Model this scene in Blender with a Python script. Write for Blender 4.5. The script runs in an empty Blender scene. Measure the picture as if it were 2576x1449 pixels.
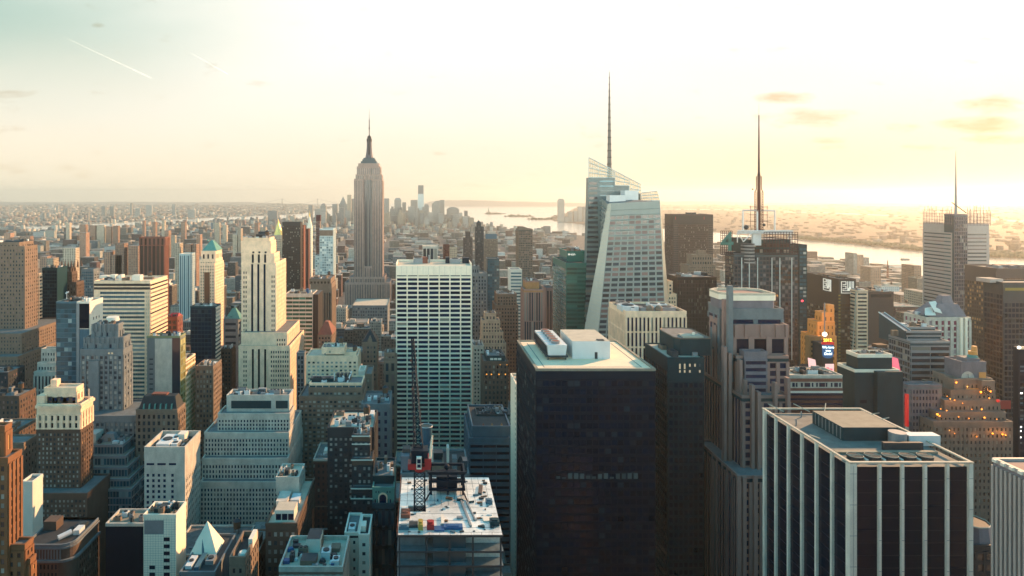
import bpy, math, random
import numpy as np
from mathutils import Vector

# ------------------------------------------------------------------ camera, sky, sun, exposure
scene = bpy.context.scene
COL = scene.collection
W0, H0, F, CX, EYE, CAMZ = 2576.0, 1449.0, 1600.0, 1060.0, 494.0, 263.0
cam_d = bpy.data.cameras.new("camera")
cam = bpy.data.objects.new("camera", cam_d); COL.objects.link(cam)
cam.location = (0, 0, CAMZ); cam.rotation_euler = (math.radians(90), 0, 0)
cam_d.sensor_width = 36.0; cam_d.lens = 36.0 * F / W0
cam_d.shift_x = (W0 / 2 - CX) / W0
cam_d.shift_y = -(H0 / 2 - EYE) / W0
cam_d.clip_start = 1.0; cam_d.clip_end = 120000.0
scene.camera = cam

SUN_AZ, SUN_EL = math.radians(54), math.radians(22)
scene.view_settings.view_transform = 'Standard'
scene.view_settings.look = 'None'
scene.view_settings.gamma = 1.0
scene.view_settings.exposure = 0.86
world = bpy.data.worlds.new("World"); scene.world = world; world.use_nodes = True

def make_world():
    nt = world.node_tree; nt.nodes.clear(); N = nt.nodes; L = nt.links
    out = N.new('ShaderNodeOutputWorld'); bg = N.new('ShaderNodeBackground')
    sky = N.new('ShaderNodeTexSky'); sky.sky_type = 'NISHITA'; sky.sun_disc = False
    sky.sun_elevation = SUN_EL; sky.sun_rotation = SUN_AZ
    sky.altitude = 200; sky.air_density = 1.0; sky.dust_density = 2.2; sky.ozone_density = 1.0
    tint = N.new('ShaderNodeMix'); tint.data_type = 'RGBA'; tint.blend_type = 'MULTIPLY'
    tint.inputs[0].default_value = 1.0; tint.inputs[7].default_value = (1.02, 1.0, 0.92, 1)
    L.new(sky.outputs[0], tint.inputs[6])
    tc = N.new('ShaderNodeTexCoord'); sep = N.new('ShaderNodeSeparateXYZ'); L.new(tc.outputs['Generated'], sep.inputs[0])
    def m(op, a, b=None, c=None):
        n = N.new('ShaderNodeMath'); n.operation = op
        for i, v in enumerate((a, b, c)):
            if v is None: continue
            if isinstance(v, (int, float)): n.inputs[i].default_value = v
            else: L.new(v, n.inputs[i])
        return n.outputs[0]
    yy = m('MAXIMUM', sep.outputs[1], 0.02)
    u = m('DIVIDE', sep.outputs[0], yy); v = m('DIVIDE', sep.outputs[2], yy)
    cmb = N.new('ShaderNodeCombineXYZ'); L.new(u, cmb.inputs[0]); L.new(m('MULTIPLY', v, 3.2), cmb.inputs[1])
    noi = N.new('ShaderNodeTexNoise'); noi.inputs['Scale'].default_value = 13.0; noi.inputs['Detail'].default_value = 9.0
    noi.inputs['Roughness'].default_value = 0.6
    L.new(cmb.outputs[0], noi.inputs['Vector'])
    nz = noi.outputs[0]
    tot = None
    # low cloud banks, by azimuth and height over the horizon
    for (px, py, rx, ry, s) in [(1980, 246, 95, 17, .9), (2030, 296, 140, 30, 1.0), (2500, 268, 130, 26, 1.0), (2470, 312, 150, 26, 1.1),
                                (2520, 350, 120, 14, .9), (2285, 320, 75, 15, .8), (2440, 155, 28, 9, .7), (50, 235, 75, 14, .5),
                                (635, 203, 48, 16, .5), (190, 385, 120, 14, .4), (1108, 388, 30, 9, .4), (250, 62, 22, 9, .5), (120, 420, 220, 30, .3),
                                (2080, 352, 60, 10, .6), (2320, 372, 120, 10, .5), (1180, 470, 260, 22, .25), (1600, 350, 200, 24, .25)]:
        cu, cv = (px - CX) / F, (EYE - py) / F
        du = m('DIVIDE', m('SUBTRACT', u, cu), rx / F); dv = m('DIVIDE', m('SUBTRACT', v, cv), ry / F)
        r = m('ADD', m('MULTIPLY', du, du), m('MULTIPLY', dv, dv))
        e = m('MULTIPLY', m('MAXIMUM', m('SUBTRACT', 1.25, r), 0.0), s)
        tot = e if tot is None else m('MAXIMUM', tot, e)
    front = m('GREATER_THAN', sep.outputs[1], 0.03)
    mask = m('MULTIPLY', front, m('MINIMUM', m('MAXIMUM', m('MULTIPLY', m('SUBTRACT', m('ADD', m('MULTIPLY', tot, 0.42), m('MULTIPLY', nz, 1.5)), 0.93), 1.9), 0.0), 1.0))
    mix = N.new('ShaderNodeMix'); mix.data_type = 'RGBA'; mix.blend_type = 'MULTIPLY'
    L.new(m('MULTIPLY', mask, CLOUD_DARK), mix.inputs[0]); L.new(tint.outputs[2], mix.inputs[6]); mix.inputs[7].default_value = (0.55, 0.47, 0.40, 1)
    # thin high veil of cloud ahead: cream low down, white towards the sun, letting the blue-green through high on the far side
    def ss(lo, hi, x): n = N.new('ShaderNodeMapRange'); n.interpolation_type = 'SMOOTHSTEP'; n.inputs[1].default_value = lo; n.inputs[2].default_value = hi; L.new(x, n.inputs[0]); return n.outputs[0]
    def mx(f, a_, b_):
        n = N.new('ShaderNodeMix'); n.data_type = 'RGBA'
        for i, v_ in ((0, f), (6, a_), (7, b_)):
            if isinstance(v_, (int, float)): n.inputs[i].default_value = v_
            elif isinstance(v_, tuple): n.inputs[i].default_value = (*v_, 1)
            else: L.new(v_, n.inputs[i])
        return n.outputs[2]
    n2 = N.new('ShaderNodeTexNoise'); n2.inputs['Scale'].default_value = 2.0; n2.inputs['Detail'].default_value = 6.0
    L.new(cmb.outputs[0], n2.inputs['Vector'])
    xw = m('ADD', sep.outputs[0], m('MULTIPLY', m('SUBTRACT', n2.outputs[0], .5), .30))
    near = ss(-.66, -.10, xw)
    low = mx(ss(.0, .15, sep.outputs[2]), mx(ss(.15, .6, sep.outputs[0]), VEIL_LOW, VEIL_LOW_SUN), VEIL_MID)
    high = mx(near, VEIL_TEAL, VEIL_WHITE)
    col = mx(ss(.06, .25, m('ADD', sep.outputs[2], m('MULTIPLY', m('SUBTRACT', n2.outputs[0], .5), .12))), low, high)
    cl = N.new('ShaderNodeMix'); cl.data_type = 'RGBA'; cl.blend_type = 'MULTIPLY'; L.new(m('MULTIPLY', mask, CLOUD_DARK), cl.inputs[0]); L.new(col, cl.inputs[6]); cl.inputs[7].default_value = (*CLOUD_TINT, 1)
    fr = ss(-.25, .35, sep.outputs[1])
    bk = N.new('ShaderNodeMix'); bk.data_type = 'RGBA'; bk.blend_type = 'MULTIPLY'; bk.inputs[0].default_value = 1; L.new(sky.outputs[0], bk.inputs[6]); bk.inputs[7].default_value = (*BACK_TINT, 1)
    bk2 = mx(VEIL, bk.outputs[2], mx(ss(.05, .27, sep.outputs[2]), BACK_LOW, BACK_MID))
    fin = mx(fr, bk2, mx(VEIL, tint.outputs[2], cl.outputs[2])); fin = mx(ss(.38, .8, sep.outputs[2]), fin, ZENITH)
    L.new(fin, bg.inputs[0]); bg.inputs[1].default_value = SKY_STRENGTH
    L.new(bg.outputs[0], out.inputs[0])
VEIL = 0.985; VEIL_LOW = (6.9, 6.05, 4.5); VEIL_LOW_SUN = (6.9, 5.1, 3.2); VEIL_MID = (7.2, 6.55, 5.45); VEIL_TEAL = (2.8, 4.05, 3.5); VEIL_WHITE = (7.9, 7.5, 6.7)
CLOUD_TINT = (.70, .58, .45); BACK_TINT = (1.0, 1.5, 1.4); BACK_LOW = (54.0, 49.5, 39.5); BACK_MID = (1.2, 7.2, 10.2); ZENITH = (0.4, 3.2, 5.4)
SKY_STRENGTH = 0.085; CLOUD_DARK = 1.0
make_world()

sun_d = bpy.data.lights.new("sun", 'SUN'); sun_d.energy = 5.0; sun_d.angle = math.radians(0.5); sun_d.color = (1.0, 0.57, 0.28)
sun = bpy.data.objects.new("sun", sun_d); COL.objects.link(sun)
sdir = Vector((math.sin(SUN_AZ) * math.cos(SUN_EL), math.cos(SUN_AZ) * math.cos(SUN_EL), math.sin(SUN_EL)))
sun.rotation_euler = sdir.to_track_quat('Z', 'Y').to_euler()
sun.location = (2000, 2000, 2000)
HAZE_DENSITY = 0.00005; HAZE_COL = (0.94, 0.98, 0.92); HAZE_G = 0.62
scene.cycles.volume_bounces = 0
scene.cycles.max_bounces = 6; scene.cycles.diffuse_bounces = 2; scene.cycles.glossy_bounces = 3
scene.cycles.transparent_max_bounces = 12; scene.cycles.caustics_reflective = False; scene.cycles.caustics_refractive = False
scene.cycles.sample_clamp_indirect = 4.0

R = random.Random(11)
def X(px, Y): return (px - CX) * Y / F
def Z(py, Y): return CAMZ - (py - EYE) * Y / F
def PX(x, y): return CX + F * x / max(y, 1.0)
def PY(z, y): return EYE + F * (CAMZ - z) / max(y, 1.0)
def G(px, py):                       # the ground point seen at a pixel
    Y = F * CAMZ / (py - EYE); return (X(px, Y), Y)

# ------------------------------------------------------------------ mesh builder
class MB:
    def __init__(s): s.v = []; s.f = []; s.m = []
    def quad(s, a, b, c, d, m=0):
        i = len(s.v); s.v += [tuple(a), tuple(b), tuple(c), tuple(d)]; s.f.append((i, i+1, i+2, i+3)); s.m.append(m); return s
    def tri(s, a, b, c, m=0):
        i = len(s.v); s.v += [tuple(a), tuple(b), tuple(c)]; s.f.append((i, i+1, i+2)); s.m.append(m); return s
    def box(s, x0, x1, y0, y1, z0, z1, m=0, top=None, bottom=True):
        i = len(s.v); t = m if top is None else top
        s.v += [(x0,y0,z0),(x1,y0,z0),(x1,y1,z0),(x0,y1,z0),(x0,y0,z1),(x1,y0,z1),(x1,y1,z1),(x0,y1,z1)]
        fs = [(0,1,5,4),(1,2,6,5),(2,3,7,6),(3,0,4,7)]
        s.f += [tuple(i+k for k in q) for q in fs]; s.m += [m]*4
        s.f.append((i+4,i+5,i+6,i+7)); s.m.append(t)
        if bottom: s.f.append((i+3,i+2,i+1,i)); s.m.append(m)
        return s
    def prism(s, pts, z0, z1, m=0, top=None, pts2=None):
        n = len(pts); i = len(s.v); q = pts2 or pts
        s.v += [(p[0],p[1],z0) for p in pts] + [(p[0],p[1],z1) for p in q]
        for k in range(n): s.f.append((i+k, i+(k+1)%n, i+n+(k+1)%n, i+n+k)); s.m.append(m)
        s.f.append(tuple(i+n+k for k in range(n))); s.m.append(m if top is None else top)
        s.f.append(tuple(i+n-1-k for k in range(n))); s.m.append(m)
        return s
    def cyl(s, x, y, r, z0, z1, n=16, m=0, r2=None, top=None):
        r2 = r if r2 is None else r2
        a = [(x+r*math.cos(2*math.pi*k/n), y+r*math.sin(2*math.pi*k/n)) for k in range(n)]
        b = [(x+r2*math.cos(2*math.pi*k/n), y+r2*math.sin(2*math.pi*k/n)) for k in range(n)]
        return s.prism(a, z0, z1, m, top, b)
    def pyr(s, x0, x1, y0, y1, z0, z1, m=0, fx=0.0, fy=0.0):
        cx, cy = (x0+x1)/2, (y0+y1)/2; hx, hy = (x1-x0)/2, (y1-y0)/2
        a = [(x0,y0),(x1,y0),(x1,y1),(x0,y1)]
        fx = max(fx, .01); fy = max(fy, .01)
        b = [(cx-hx*fx,cy-hy*fy),(cx+hx*fx,cy-hy*fy),(cx+hx*fx,cy+hy*fy),(cx-hx*fx,cy+hy*fy)]
        return s.prism(a, z0, z1, m, m, b)
    def bar(s, p, q, r, m=0, n=4, r2=None):
        p = Vector(p); q = Vector(q); d = (q-p)
        if d.length < 1e-6: return s
        d.normalize(); u = d.orthogonal().normalized(); w = d.cross(u); i = len(s.v); r2 = r if r2 is None else r2
        for c, rr in ((p, r), (q, r2)):
            for k in range(n):
                a = 2*math.pi*(k+.5)/n; s.v.append(tuple(c + rr*(math.cos(a)*u + math.sin(a)*w)))
        for k in range(n): s.f.append((i+k, i+(k+1)%n, i+n+(k+1)%n, i+n+k)); s.m.append(m)
        s.f.append(tuple(i+n+k for k in range(n))); s.m.append(m); s.f.append(tuple(i+n-1-k for k in range(n))); s.m.append(m)
        return s
    def sphere(s, c, r, m=0, n=12, k=8):
        i = len(s.v)
        for a in range(k+1):
            t = math.pi*a/k
            for b in range(n):
                p = 2*math.pi*b/n; s.v.append((c[0]+r*math.sin(t)*math.cos(p), c[1]+r*math.sin(t)*math.sin(p), c[2]+r*math.cos(t)))
        for a in range(k):
            for b in range(n):
                s.f.append((i+a*n+b, i+(a+1)*n+b, i+(a+1)*n+(b+1)%n, i+a*n+(b+1)%n)); s.m.append(m)
        return s
    def lattice(s, p, q, w0, w1, nseg, rl, rb, m=0):
        """square lattice boom from p to q"""
        p = Vector(p); q = Vector(q); d = (q-p).normalized()
        u = d.cross(Vector((0,1,0))) if abs(d.y) < .95 else d.cross(Vector((1,0,0)))
        u.normalize(); w = d.cross(u).normalized(); prev = None
        for k in range(nseg+1):
            t = k/nseg; c = p.lerp(q, t); h = (w0*(1-t)+w1*t)/2
            pts = [c+u*h+w*h, c-u*h+w*h, c-u*h-w*h, c+u*h-w*h]
            for a in range(4): s.bar(pts[a], pts[(a+1)%4], rb, m)
            if prev:
                for a in range(4):
                    s.bar(prev[a], pts[a], rl, m); s.bar(prev[a], pts[(a+1)%4], rb, m); s.bar(prev[(a+1)%4], pts[a], rb, m)
            prev = pts
        return s
    def mesh(s, name, mats, origin=(0,0,0)):
        me = bpy.data.meshes.new(name); o = origin
        me.from_pydata([(a-o[0], b-o[1], c-o[2]) for a,b,c in s.v], [], s.f)
        for mt in (mats if isinstance(mats, (list, tuple)) else [mats]): me.materials.append(M[mt] if isinstance(mt, str) else mt)
        if any(s.m): me.polygons.foreach_set('material_index', s.m)
        me.update(); return me
    def build(s, name, mats, parent=None, origin=None):
        """links ONE mesh object; vertices are given in world space"""
        o = origin or (tuple(parent.location) if parent else (0,0,0))
        ob = bpy.data.objects.new(name, s.mesh(name, mats, o)); COL.objects.link(ob)
        if parent:
            ob.parent = parent
            if parent.parent: pass
        else: ob.location = o
        return ob

def tag(o, label=None, cat=None, group=None, kind=None):
    if label: o['label'] = label
    if cat: o['category'] = cat
    if group: o['group'] = group
    if kind: o['kind'] = kind
    return o
def thing(name, label, cat, loc, group=None):
    o = bpy.data.objects.new(name, None); COL.objects.link(o); o.location = loc; o.empty_display_size = 5
    return tag(o, label, cat, group)
def sub(mb, name, mats, part):
    """a sub-part under a part whose own origin is its thing's origin"""
    o = tuple(part.parent.location) if part.parent else tuple(part.location)
    ob = bpy.data.objects.new(name, mb.mesh(name, mats, o)); COL.objects.link(ob); ob.parent = part
    return ob

# ------------------------------------------------------------------ materials
M = {}
def nodes(name):
    mt = bpy.data.materials.new(name); mt.use_nodes = True; nt = mt.node_tree
    b = nt.nodes['Principled BSDF']; M[name] = mt
    return mt, nt, nt.nodes, nt.links, b
def mathn(N, L):
    def m(op, a, b=None, c=None):
        n = N.new('ShaderNodeMath'); n.operation = op
        for i, v in enumerate((a, b, c)):
            if v is None: continue
            if isinstance(v, (int, float)): n.inputs[i].default_value = v
            else: L.new(v, n.inputs[i])
        return n.outputs[0]
    return m
def mixc(N, L, f, a, b, blend='MIX'):
    n = N.new('ShaderNodeMix'); n.data_type = 'RGBA'; n.blend_type = blend
    for i, v in ((0, f), (6, a), (7, b)):
        if isinstance(v, (int, float)): n.inputs[i].default_value = v
        elif isinstance(v, (tuple, list)): n.inputs[i].default_value = (*v[:3], 1)
        else: L.new(v, n.inputs[i])
    return n.outputs[2]
def plain(name, col, rough=0.8, metal=0.0, var=0.36, scale=0.25, streak=0.5, spec=0.4):
    """weathered plain surface: broad blotches, fine grain and vertical streaks"""
    mt, nt, N, L, b = nodes(name); m = mathn(N, L)
    tc = N.new('ShaderNodeTexCoord'); mp = N.new('ShaderNodeMapping'); L.new(tc.outputs['Object'], mp.inputs[0])
    mp.inputs['Scale'].default_value = (1, 1, 1 - 0.85*streak)
    n1 = N.new('ShaderNodeTexNoise'); n1.inputs['Scale'].default_value = scale; n1.inputs['Detail'].default_value = 6; L.new(mp.outputs[0], n1.inputs['Vector'])
    n2 = N.new('ShaderNodeTexNoise'); n2.inputs['Scale'].default_value = scale*9; n2.inputs['Detail'].default_value = 3; L.new(tc.outputs['Object'], n2.inputs['Vector'])
    k = m('ADD', m('MULTIPLY', m('SUBTRACT', n1.outputs[0], .5), 2.2*var), m('ADD', 1.0, m('MULTIPLY', m('SUBTRACT', n2.outputs[0], .5), 1.2*var)))
    vm = N.new('ShaderNodeVectorMath'); vm.operation = 'SCALE'; vm.inputs[0].default_value = col[:3]; L.new(k, vm.inputs['Scale'])
    L.new(vm.outputs[0], b.inputs['Base Color'])
    b.inputs['Roughness'].default_value = rough; b.inputs['Metallic'].default_value = metal; b.inputs['Specular IOR Level'].default_value = spec
    return mt
def glass(name, col, col2=(.30,.27,.21), blind=.16, rough=.12, metal=0.0, spec=.6, warm=0.0):
    """window panes: each pane its own tone, some with a pale blind drawn"""
    mt, nt, N, L, b = nodes(name); m = mathn(N, L)
    oi = N.new('ShaderNodeObjectInfo'); ge = N.new('ShaderNodeNewGeometry')
    wn = N.new('ShaderNodeTexWhiteNoise'); wn.noise_dimensions = '4D'
    L.new(oi.outputs['Location'], wn.inputs['Vector']); L.new(m('MULTIPLY', ge.outputs['Random Per Island'], 317.0), wn.inputs['W'])
    v = wn.outputs[0]
    wn2 = N.new('ShaderNodeTexWhiteNoise'); wn2.noise_dimensions = '1D'; L.new(m('MULTIPLY', v, 97.0), wn2.inputs['W'])
    k = m('ADD', .55, m('MULTIPLY', v, .95))
    vm = N.new('ShaderNodeVectorMath'); vm.operation = 'SCALE'; vm.inputs[0].default_value = col[:3]; L.new(k, vm.inputs['Scale'])
    isb = m('LESS_THAN', wn2.outputs[0], blind)
    c = mixc(N, L, m('MULTIPLY', isb, m('ADD', .35, m('MULTIPLY', v, .6))), vm.outputs[0], col2)
    L.new(c, b.inputs['Base Color']); L.new(m('ADD', rough, m('MULTIPLY', isb, .3)), b.inputs['Roughness'])
    b.inputs['Metallic'].default_value = metal; b.inputs['Specular IOR Level'].default_value = spec
    return mt
def emit(name, col, strength, base=None):
    mt, nt, N, L, b = nodes(name)
    b.inputs['Base Color'].default_value = (*(base or col)[:3], 1); b.inputs['Emission Color'].default_value = (*col[:3], 1)
    b.inputs['Emission Strength'].default_value = strength; return mt
def facade(name, wall, bay, floor, wf, hf, gl=(.02,.028,.035), roofc=(.22,.21,.19), blind=.18, jitter=.25, island=False):
    """masonry with rows of windows, a tar or gravel roof on level faces"""
    mt, nt, N, L, b = nodes(name); m = mathn(N, L)
    tc = N.new('ShaderNodeTexCoord'); sp = N.new('ShaderNodeSeparateXYZ'); L.new(tc.outputs['Object'], sp.inputs[0])
    ge = N.new('ShaderNodeNewGeometry'); sn = N.new('ShaderNodeSeparateXYZ'); L.new(ge.outputs['True Normal'], sn.inputs[0])
    oi = N.new('ShaderNodeObjectInfo')
    rnd = ge.outputs['Random Per Island'] if island else oi.outputs['Random']
    isx = m('GREATER_THAN', m('ABSOLUTE', sn.outputs[0]), .5); up = m('GREATER_THAN', m('ABSOLUTE', sn.outputs[2]), .5)
    u = m('ADD', m('MULTIPLY', sp.outputs[0], m('SUBTRACT', 1.0, isx)), m('MULTIPLY', sp.outputs[1], isx))
    bb = m('MULTIPLY', bay, m('ADD', .8, m('MULTIPLY', rnd, .45)))
    uu = m('DIVIDE', u, bb); vv = m('DIVIDE', sp.outputs[2], floor)
    inu = m('LESS_THAN', m('ABSOLUTE', m('SUBTRACT', m('FRACT', m('ADD', uu, 100.0)), .5)), wf/2)
    inv = m('LESS_THAN', m('ABSOLUTE', m('SUBTRACT', m('FRACT', vv), .5)), hf/2)
    mask = m('MULTIPLY', m('MULTIPLY', inu, inv), m('SUBTRACT', 1.0, up))
    cb = N.new('ShaderNodeCombineXYZ'); L.new(m('FLOOR', uu), cb.inputs[0]); L.new(m('FLOOR', vv), cb.inputs[1]); L.new(m('ADD', m('MULTIPLY', isx, 7.0), m('MULTIPLY', rnd, 91.0)), cb.inputs[2])
    wn = N.new('ShaderNodeTexWhiteNoise'); wn.noise_dimensions = '3D'; L.new(cb.outputs[0], wn.inputs['Vector'])
    n1 = N.new('ShaderNodeTexNoise'); n1.inputs['Scale'].default_value = .09; n1.inputs['Detail'].default_value = 6; L.new(tc.outputs['Object'], n1.inputs['Vector'])
    n2 = N.new('ShaderNodeTexNoise'); n2.inputs['Scale'].default_value = .8; n2.inputs['Detail'].default_value = 4; L.new(tc.outputs['Object'], n2.inputs['Vector'])
    k = m('ADD', m('MULTIPLY', n1.outputs[0], .7), m('MULTIPLY', n2.outputs[0], .5)); k = m('ADD', .4, k)
    k = m('MULTIPLY', k, m('ADD', 1 - jitter, m('MULTIPLY', rnd, 2*jitter)))
    if island:
        r2 = N.new('ShaderNodeTexWhiteNoise'); r2.noise_dimensions = '1D'; L.new(m('MULTIPLY', rnd, 991.0), r2.inputs['W'])
        rp = N.new('ShaderNodeValToRGB'); rp.color_ramp.interpolation = 'CONSTANT'; L.new(r2.outputs[0], rp.inputs[0])
        cols = wall; rp.color_ramp.elements[0].color = (*cols[0], 1); rp.color_ramp.elements[1].position = 1/len(cols); rp.color_ramp.elements[1].color = (*cols[1], 1)
        for i in range(2, len(cols)): e = rp.color_ramp.elements.new(i/len(cols)); e.color = (*cols[i], 1)
        wallc = rp.outputs[0]
    else:
        wallc = None
    vm = N.new('ShaderNodeVectorMath'); vm.operation = 'SCALE'; L.new(k, vm.inputs['Scale'])
    if wallc is None: vm.inputs[0].default_value = wall
    else: L.new(wallc, vm.inputs[0])
    v2 = N.new('ShaderNodeVectorMath'); v2.operation = 'SCALE'; v2.inputs[0].default_value = roofc
    L.new(m('MULTIPLY', m('ADD', .25, m('MULTIPLY', n2.outputs[0], 1.2)), m('ADD', .5, rnd)), v2.inputs['Scale'])
    g = mixc(N, L, m('MULTIPLY', m('LESS_THAN', wn.outputs[0], blind), .7), gl, (.32,.29,.23))
    c = mixc(N, L, mask, vm.outputs[0], g); c = mixc(N, L, up, c, v2.outputs[0])
    L.new(c, b.inputs['Base Color']); L.new(m('SUBTRACT', .85, m('MULTIPLY', mask, .65)), b.inputs['Roughness'])
    return mt

plain('limestone', (0.442,0.34,0.238)); plain('cream_stone', (.84,.575,.375)); plain('grey_stone', (0.1449,0.1598,0.1613)); plain('pale_concrete', (0.4836,0.429,0.351), var=.45)
plain('white_marble', (.86,.72,.54), var=.12); plain('white_paint', (0.714,0.629,0.51), var=.10, rough=.6); plain('brown_brick', (0.104,0.064,0.044)); plain('red_brick', (0.1042,0.03348,0.0217))
plain('orange_brick', (0.2067,0.0867,0.0357)); plain('tan_brick', (0.192,0.132,0.092)); plain('dark_brick', (.028,.032,.036)); plain('pink_granite', (.27,.165,.135), var=.2); plain('brown_granite', (.085,.06,.052), var=.15)
plain('bronze_metal', (0.02325,0.01705,0.01562), rough=.5, var=.2); plain('black_metal', (.001,.011,.022), rough=.5, var=.3, spec=.15); plain('dark_steel', (.018,.028,.034), rough=.55, var=.4)
plain('grey_metal', (0.238,0.2448,0.2448), rough=.5, metal=.3, var=.2); plain('white_metal', (0.576,0.584,0.56), rough=.45, var=.12); plain('teal_panel', (0.01305,0.04743,0.06087), rough=.35, var=.2)
plain('dark_teal', (.006,.036,.044), rough=.45, var=.3, spec=.2); plain('emerald_panel', (.010,.115,.095), rough=.3, var=.25); plain('blue_panel', (.045,.11,.145), rough=.4)
plain('verdigris', (.09,.24,.20), var=.25); plain('gold_leaf', (.85,.58,.18), rough=.35, metal=.6, var=.15); plain('red_paint', (.32,.018,.02), rough=.5, var=.15); plain('rust_red', (.20,.07,.045))
plain('yellow_paint', (.36,.25,.05), rough=.5); plain('blue_tarp', (.02,.085,.20), rough=.5, var=.4, scale=.8, streak=0)
plain('roof_gravel', (0.2326,0.2023,0.1479), var=.35, scale=.35, streak=0); plain('roof_tar', (0.035,0.035,0.035), var=.5, scale=.3, streak=0); plain('roof_white', (0.4752,0.4032,0.3024), var=.25, scale=.25, streak=0)
plain('roof_grey', (0.1326,0.1435,0.1404), var=.45, scale=.3, streak=0); plain('deck_steel', (0.7544,0.7176,0.644), rough=.32, metal=.35, var=.45, scale=.16, streak=0); plain('wood', (0.112,0.063,0.035)); plain('slate', (0.01225,0.01575,0.0175), rough=.6)
plain('orange_stone', (.33,.17,.07)); plain('mast_red', (.08,.022,.022)); plain('mast_purple', (.03,.012,.018)); plain('spire_steel', (.17,.145,.12), rough=.5); plain('asphalt', (.05,.05,.052), var=.4, scale=.1, streak=0)
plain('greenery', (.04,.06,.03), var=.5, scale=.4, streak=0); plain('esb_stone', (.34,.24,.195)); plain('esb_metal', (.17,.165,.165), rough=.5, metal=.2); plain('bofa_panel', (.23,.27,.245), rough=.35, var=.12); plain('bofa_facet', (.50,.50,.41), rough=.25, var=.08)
plain('pale_glass_panel', (.45,.52,.50), rough=.25, var=.15); plain('rod_screen', (.36,.30,.265), rough=.5, var=.12); plain('purple_grey', (0.1728,0.1488,0.1584)); plain('contrail_white', (.9,.9,.88))
glass('glass_dark', (.016,.024,.034)); glass('glass_navy', (.006,.016,.045), blind=.05, spec=.25); glass('glass_black', (.0005,.009,.022), blind=.06, spec=.2, col2=(.012,.034,.045)); glass('glass_teal', (.03,.10,.13), blind=.12, metal=.25, col2=(.32,.40,.38))
glass('glass_green', (.008,.075,.06), blind=.10, metal=.2, col2=(.02,.17,.13)); glass('glass_brown', (.05,.03,.022), blind=.12); glass('glass_gold', (.30,.25,.07), blind=.25, metal=.3, col2=(.5,.45,.2)); glass('glass_pale', (.34,.44,.44), blind=.3, metal=.3, col2=(.6,.62,.55))
glass('glass_blind', (.03,.04,.05), blind=.55, col2=(.42,.40,.34)); glass('glass_tealdark', (.012,.03,.042), blind=.2, col2=(.10,.11,.11)); glass('glass_red', (.16,.03,.06), blind=.2, col2=(.3,.25,.25)); glass('glass_office', (.03,.04,.05), blind=.3, col2=(.22,.11,.09)); glass('glass_amber_glint', (.06,.04,.03), blind=.3, col2=(.5,.26,.10))  # last glass: orange sun reflection put into the colour of some panes
emit('lit_window', (1.0,.80,.5), .22, base=(.2,.18,.12)); emit('lit_cool', (.35,.72,.72), .02, base=(.02,.04,.05)); emit('dim_cool', (.35,.72,.72), .006, base=(.02,.045,.05)); emit('lit_orange', (1.0,.36,.04), .8); emit('screen_pink', (1.0,.16,.24), .55, base=(.3,.1,.1)); emit('screen_pink_pale', (1.0,.55,.50), .6, base=(.4,.3,.3)); emit('screen_blue', (.01,.10,.26), .45, base=(.01,.05,.1))
emit('screen_white', (.85,1.0,1.0), 1.1); emit('screen_red', (1.0,.02,.02), .2, base=(.5,.02,.02)); emit('screen_gold', (1.0,.62,.08), 1.3); emit('lit_red', (1.0,.02,.05), 2.0); emit('lit_white', (1,.97,.9), 1.2); emit('floodlit_orange_glow', (.95,.36,.07), .07, base=(.5,.22,.06))  # last one: orange stone with faint emission, painting floodlight onto it

emit('sign_cream_glow', (1.0,.95,.82), .22, base=(.7,.68,.6))  # cream sign letters with a faint glow added so they read brighter
def screen_glass():
    mt, nt, N, L, b = nodes('screen_glass')
    tr = N.new('ShaderNodeBsdfTransparent'); mx = N.new('ShaderNodeMixShader'); mx.inputs[0].default_value = .28
    tr.inputs[0].default_value = (1, .97, .9, 1)
    b.inputs['Base Color'].default_value = (.5, .45, .36, 1); b.inputs['Roughness'].default_value = .2
    L.new(tr.outputs[0], mx.inputs[1]); L.new(b.outputs[0], mx.inputs[2]); L.new(mx.outputs[0], nt.nodes['Material Output'].inputs[0])
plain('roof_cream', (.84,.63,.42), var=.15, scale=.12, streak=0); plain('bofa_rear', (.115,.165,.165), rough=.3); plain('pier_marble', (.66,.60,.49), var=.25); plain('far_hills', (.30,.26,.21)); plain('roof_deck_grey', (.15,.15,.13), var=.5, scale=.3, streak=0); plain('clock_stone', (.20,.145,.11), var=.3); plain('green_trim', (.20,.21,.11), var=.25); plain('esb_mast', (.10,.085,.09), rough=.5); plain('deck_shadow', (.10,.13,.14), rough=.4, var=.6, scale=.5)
screen_glass()
def vapour():
    mt, nt, N, L, b = nodes('vapour')
    tr = N.new('ShaderNodeBsdfTransparent'); mx = N.new('ShaderNodeMixShader')
    tc = N.new('ShaderNodeTexCoord'); n = N.new('ShaderNodeTexNoise'); n.inputs['Scale'].default_value = .0012; L.new(tc.outputs['Object'], n.inputs['Vector'])
    m = mathn(N, L); L.new(m('MULTIPLY', n.outputs[0], .07), mx.inputs[0])
    b.inputs['Base Color'].default_value = (.95,.95,.95,1); b.inputs['Roughness'].default_value = 1
    b.inputs['Subsurface Weight'].default_value = 0
    L.new(tr.outputs[0], mx.inputs[1]); L.new(b.outputs[0], mx.inputs[2]); L.new(mx.outputs[0], nt.nodes['Material Output'].inputs[0])
vapour()

# ------------------------------------------------------------------ buildings
FOOT = []      # footprints: (x0,x1,y0,y1,ztop,root or None)
HERO = []      # dicts for filler clamping and for wording
PANES = {}     # root name -> list of (4 corners, material)
def S(bay=3.2, floor=3.8, wf=.5, hf=.55, gl='glass_dark', dp=.35, ds=.30, mt=1.5, ms=.6, mb=0.0):
    return dict(bay=bay, floor=floor, wf=wf, hf=hf, gl=gl, dp=dp, ds=ds, mt=mt, ms=ms, mb=mb)

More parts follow.
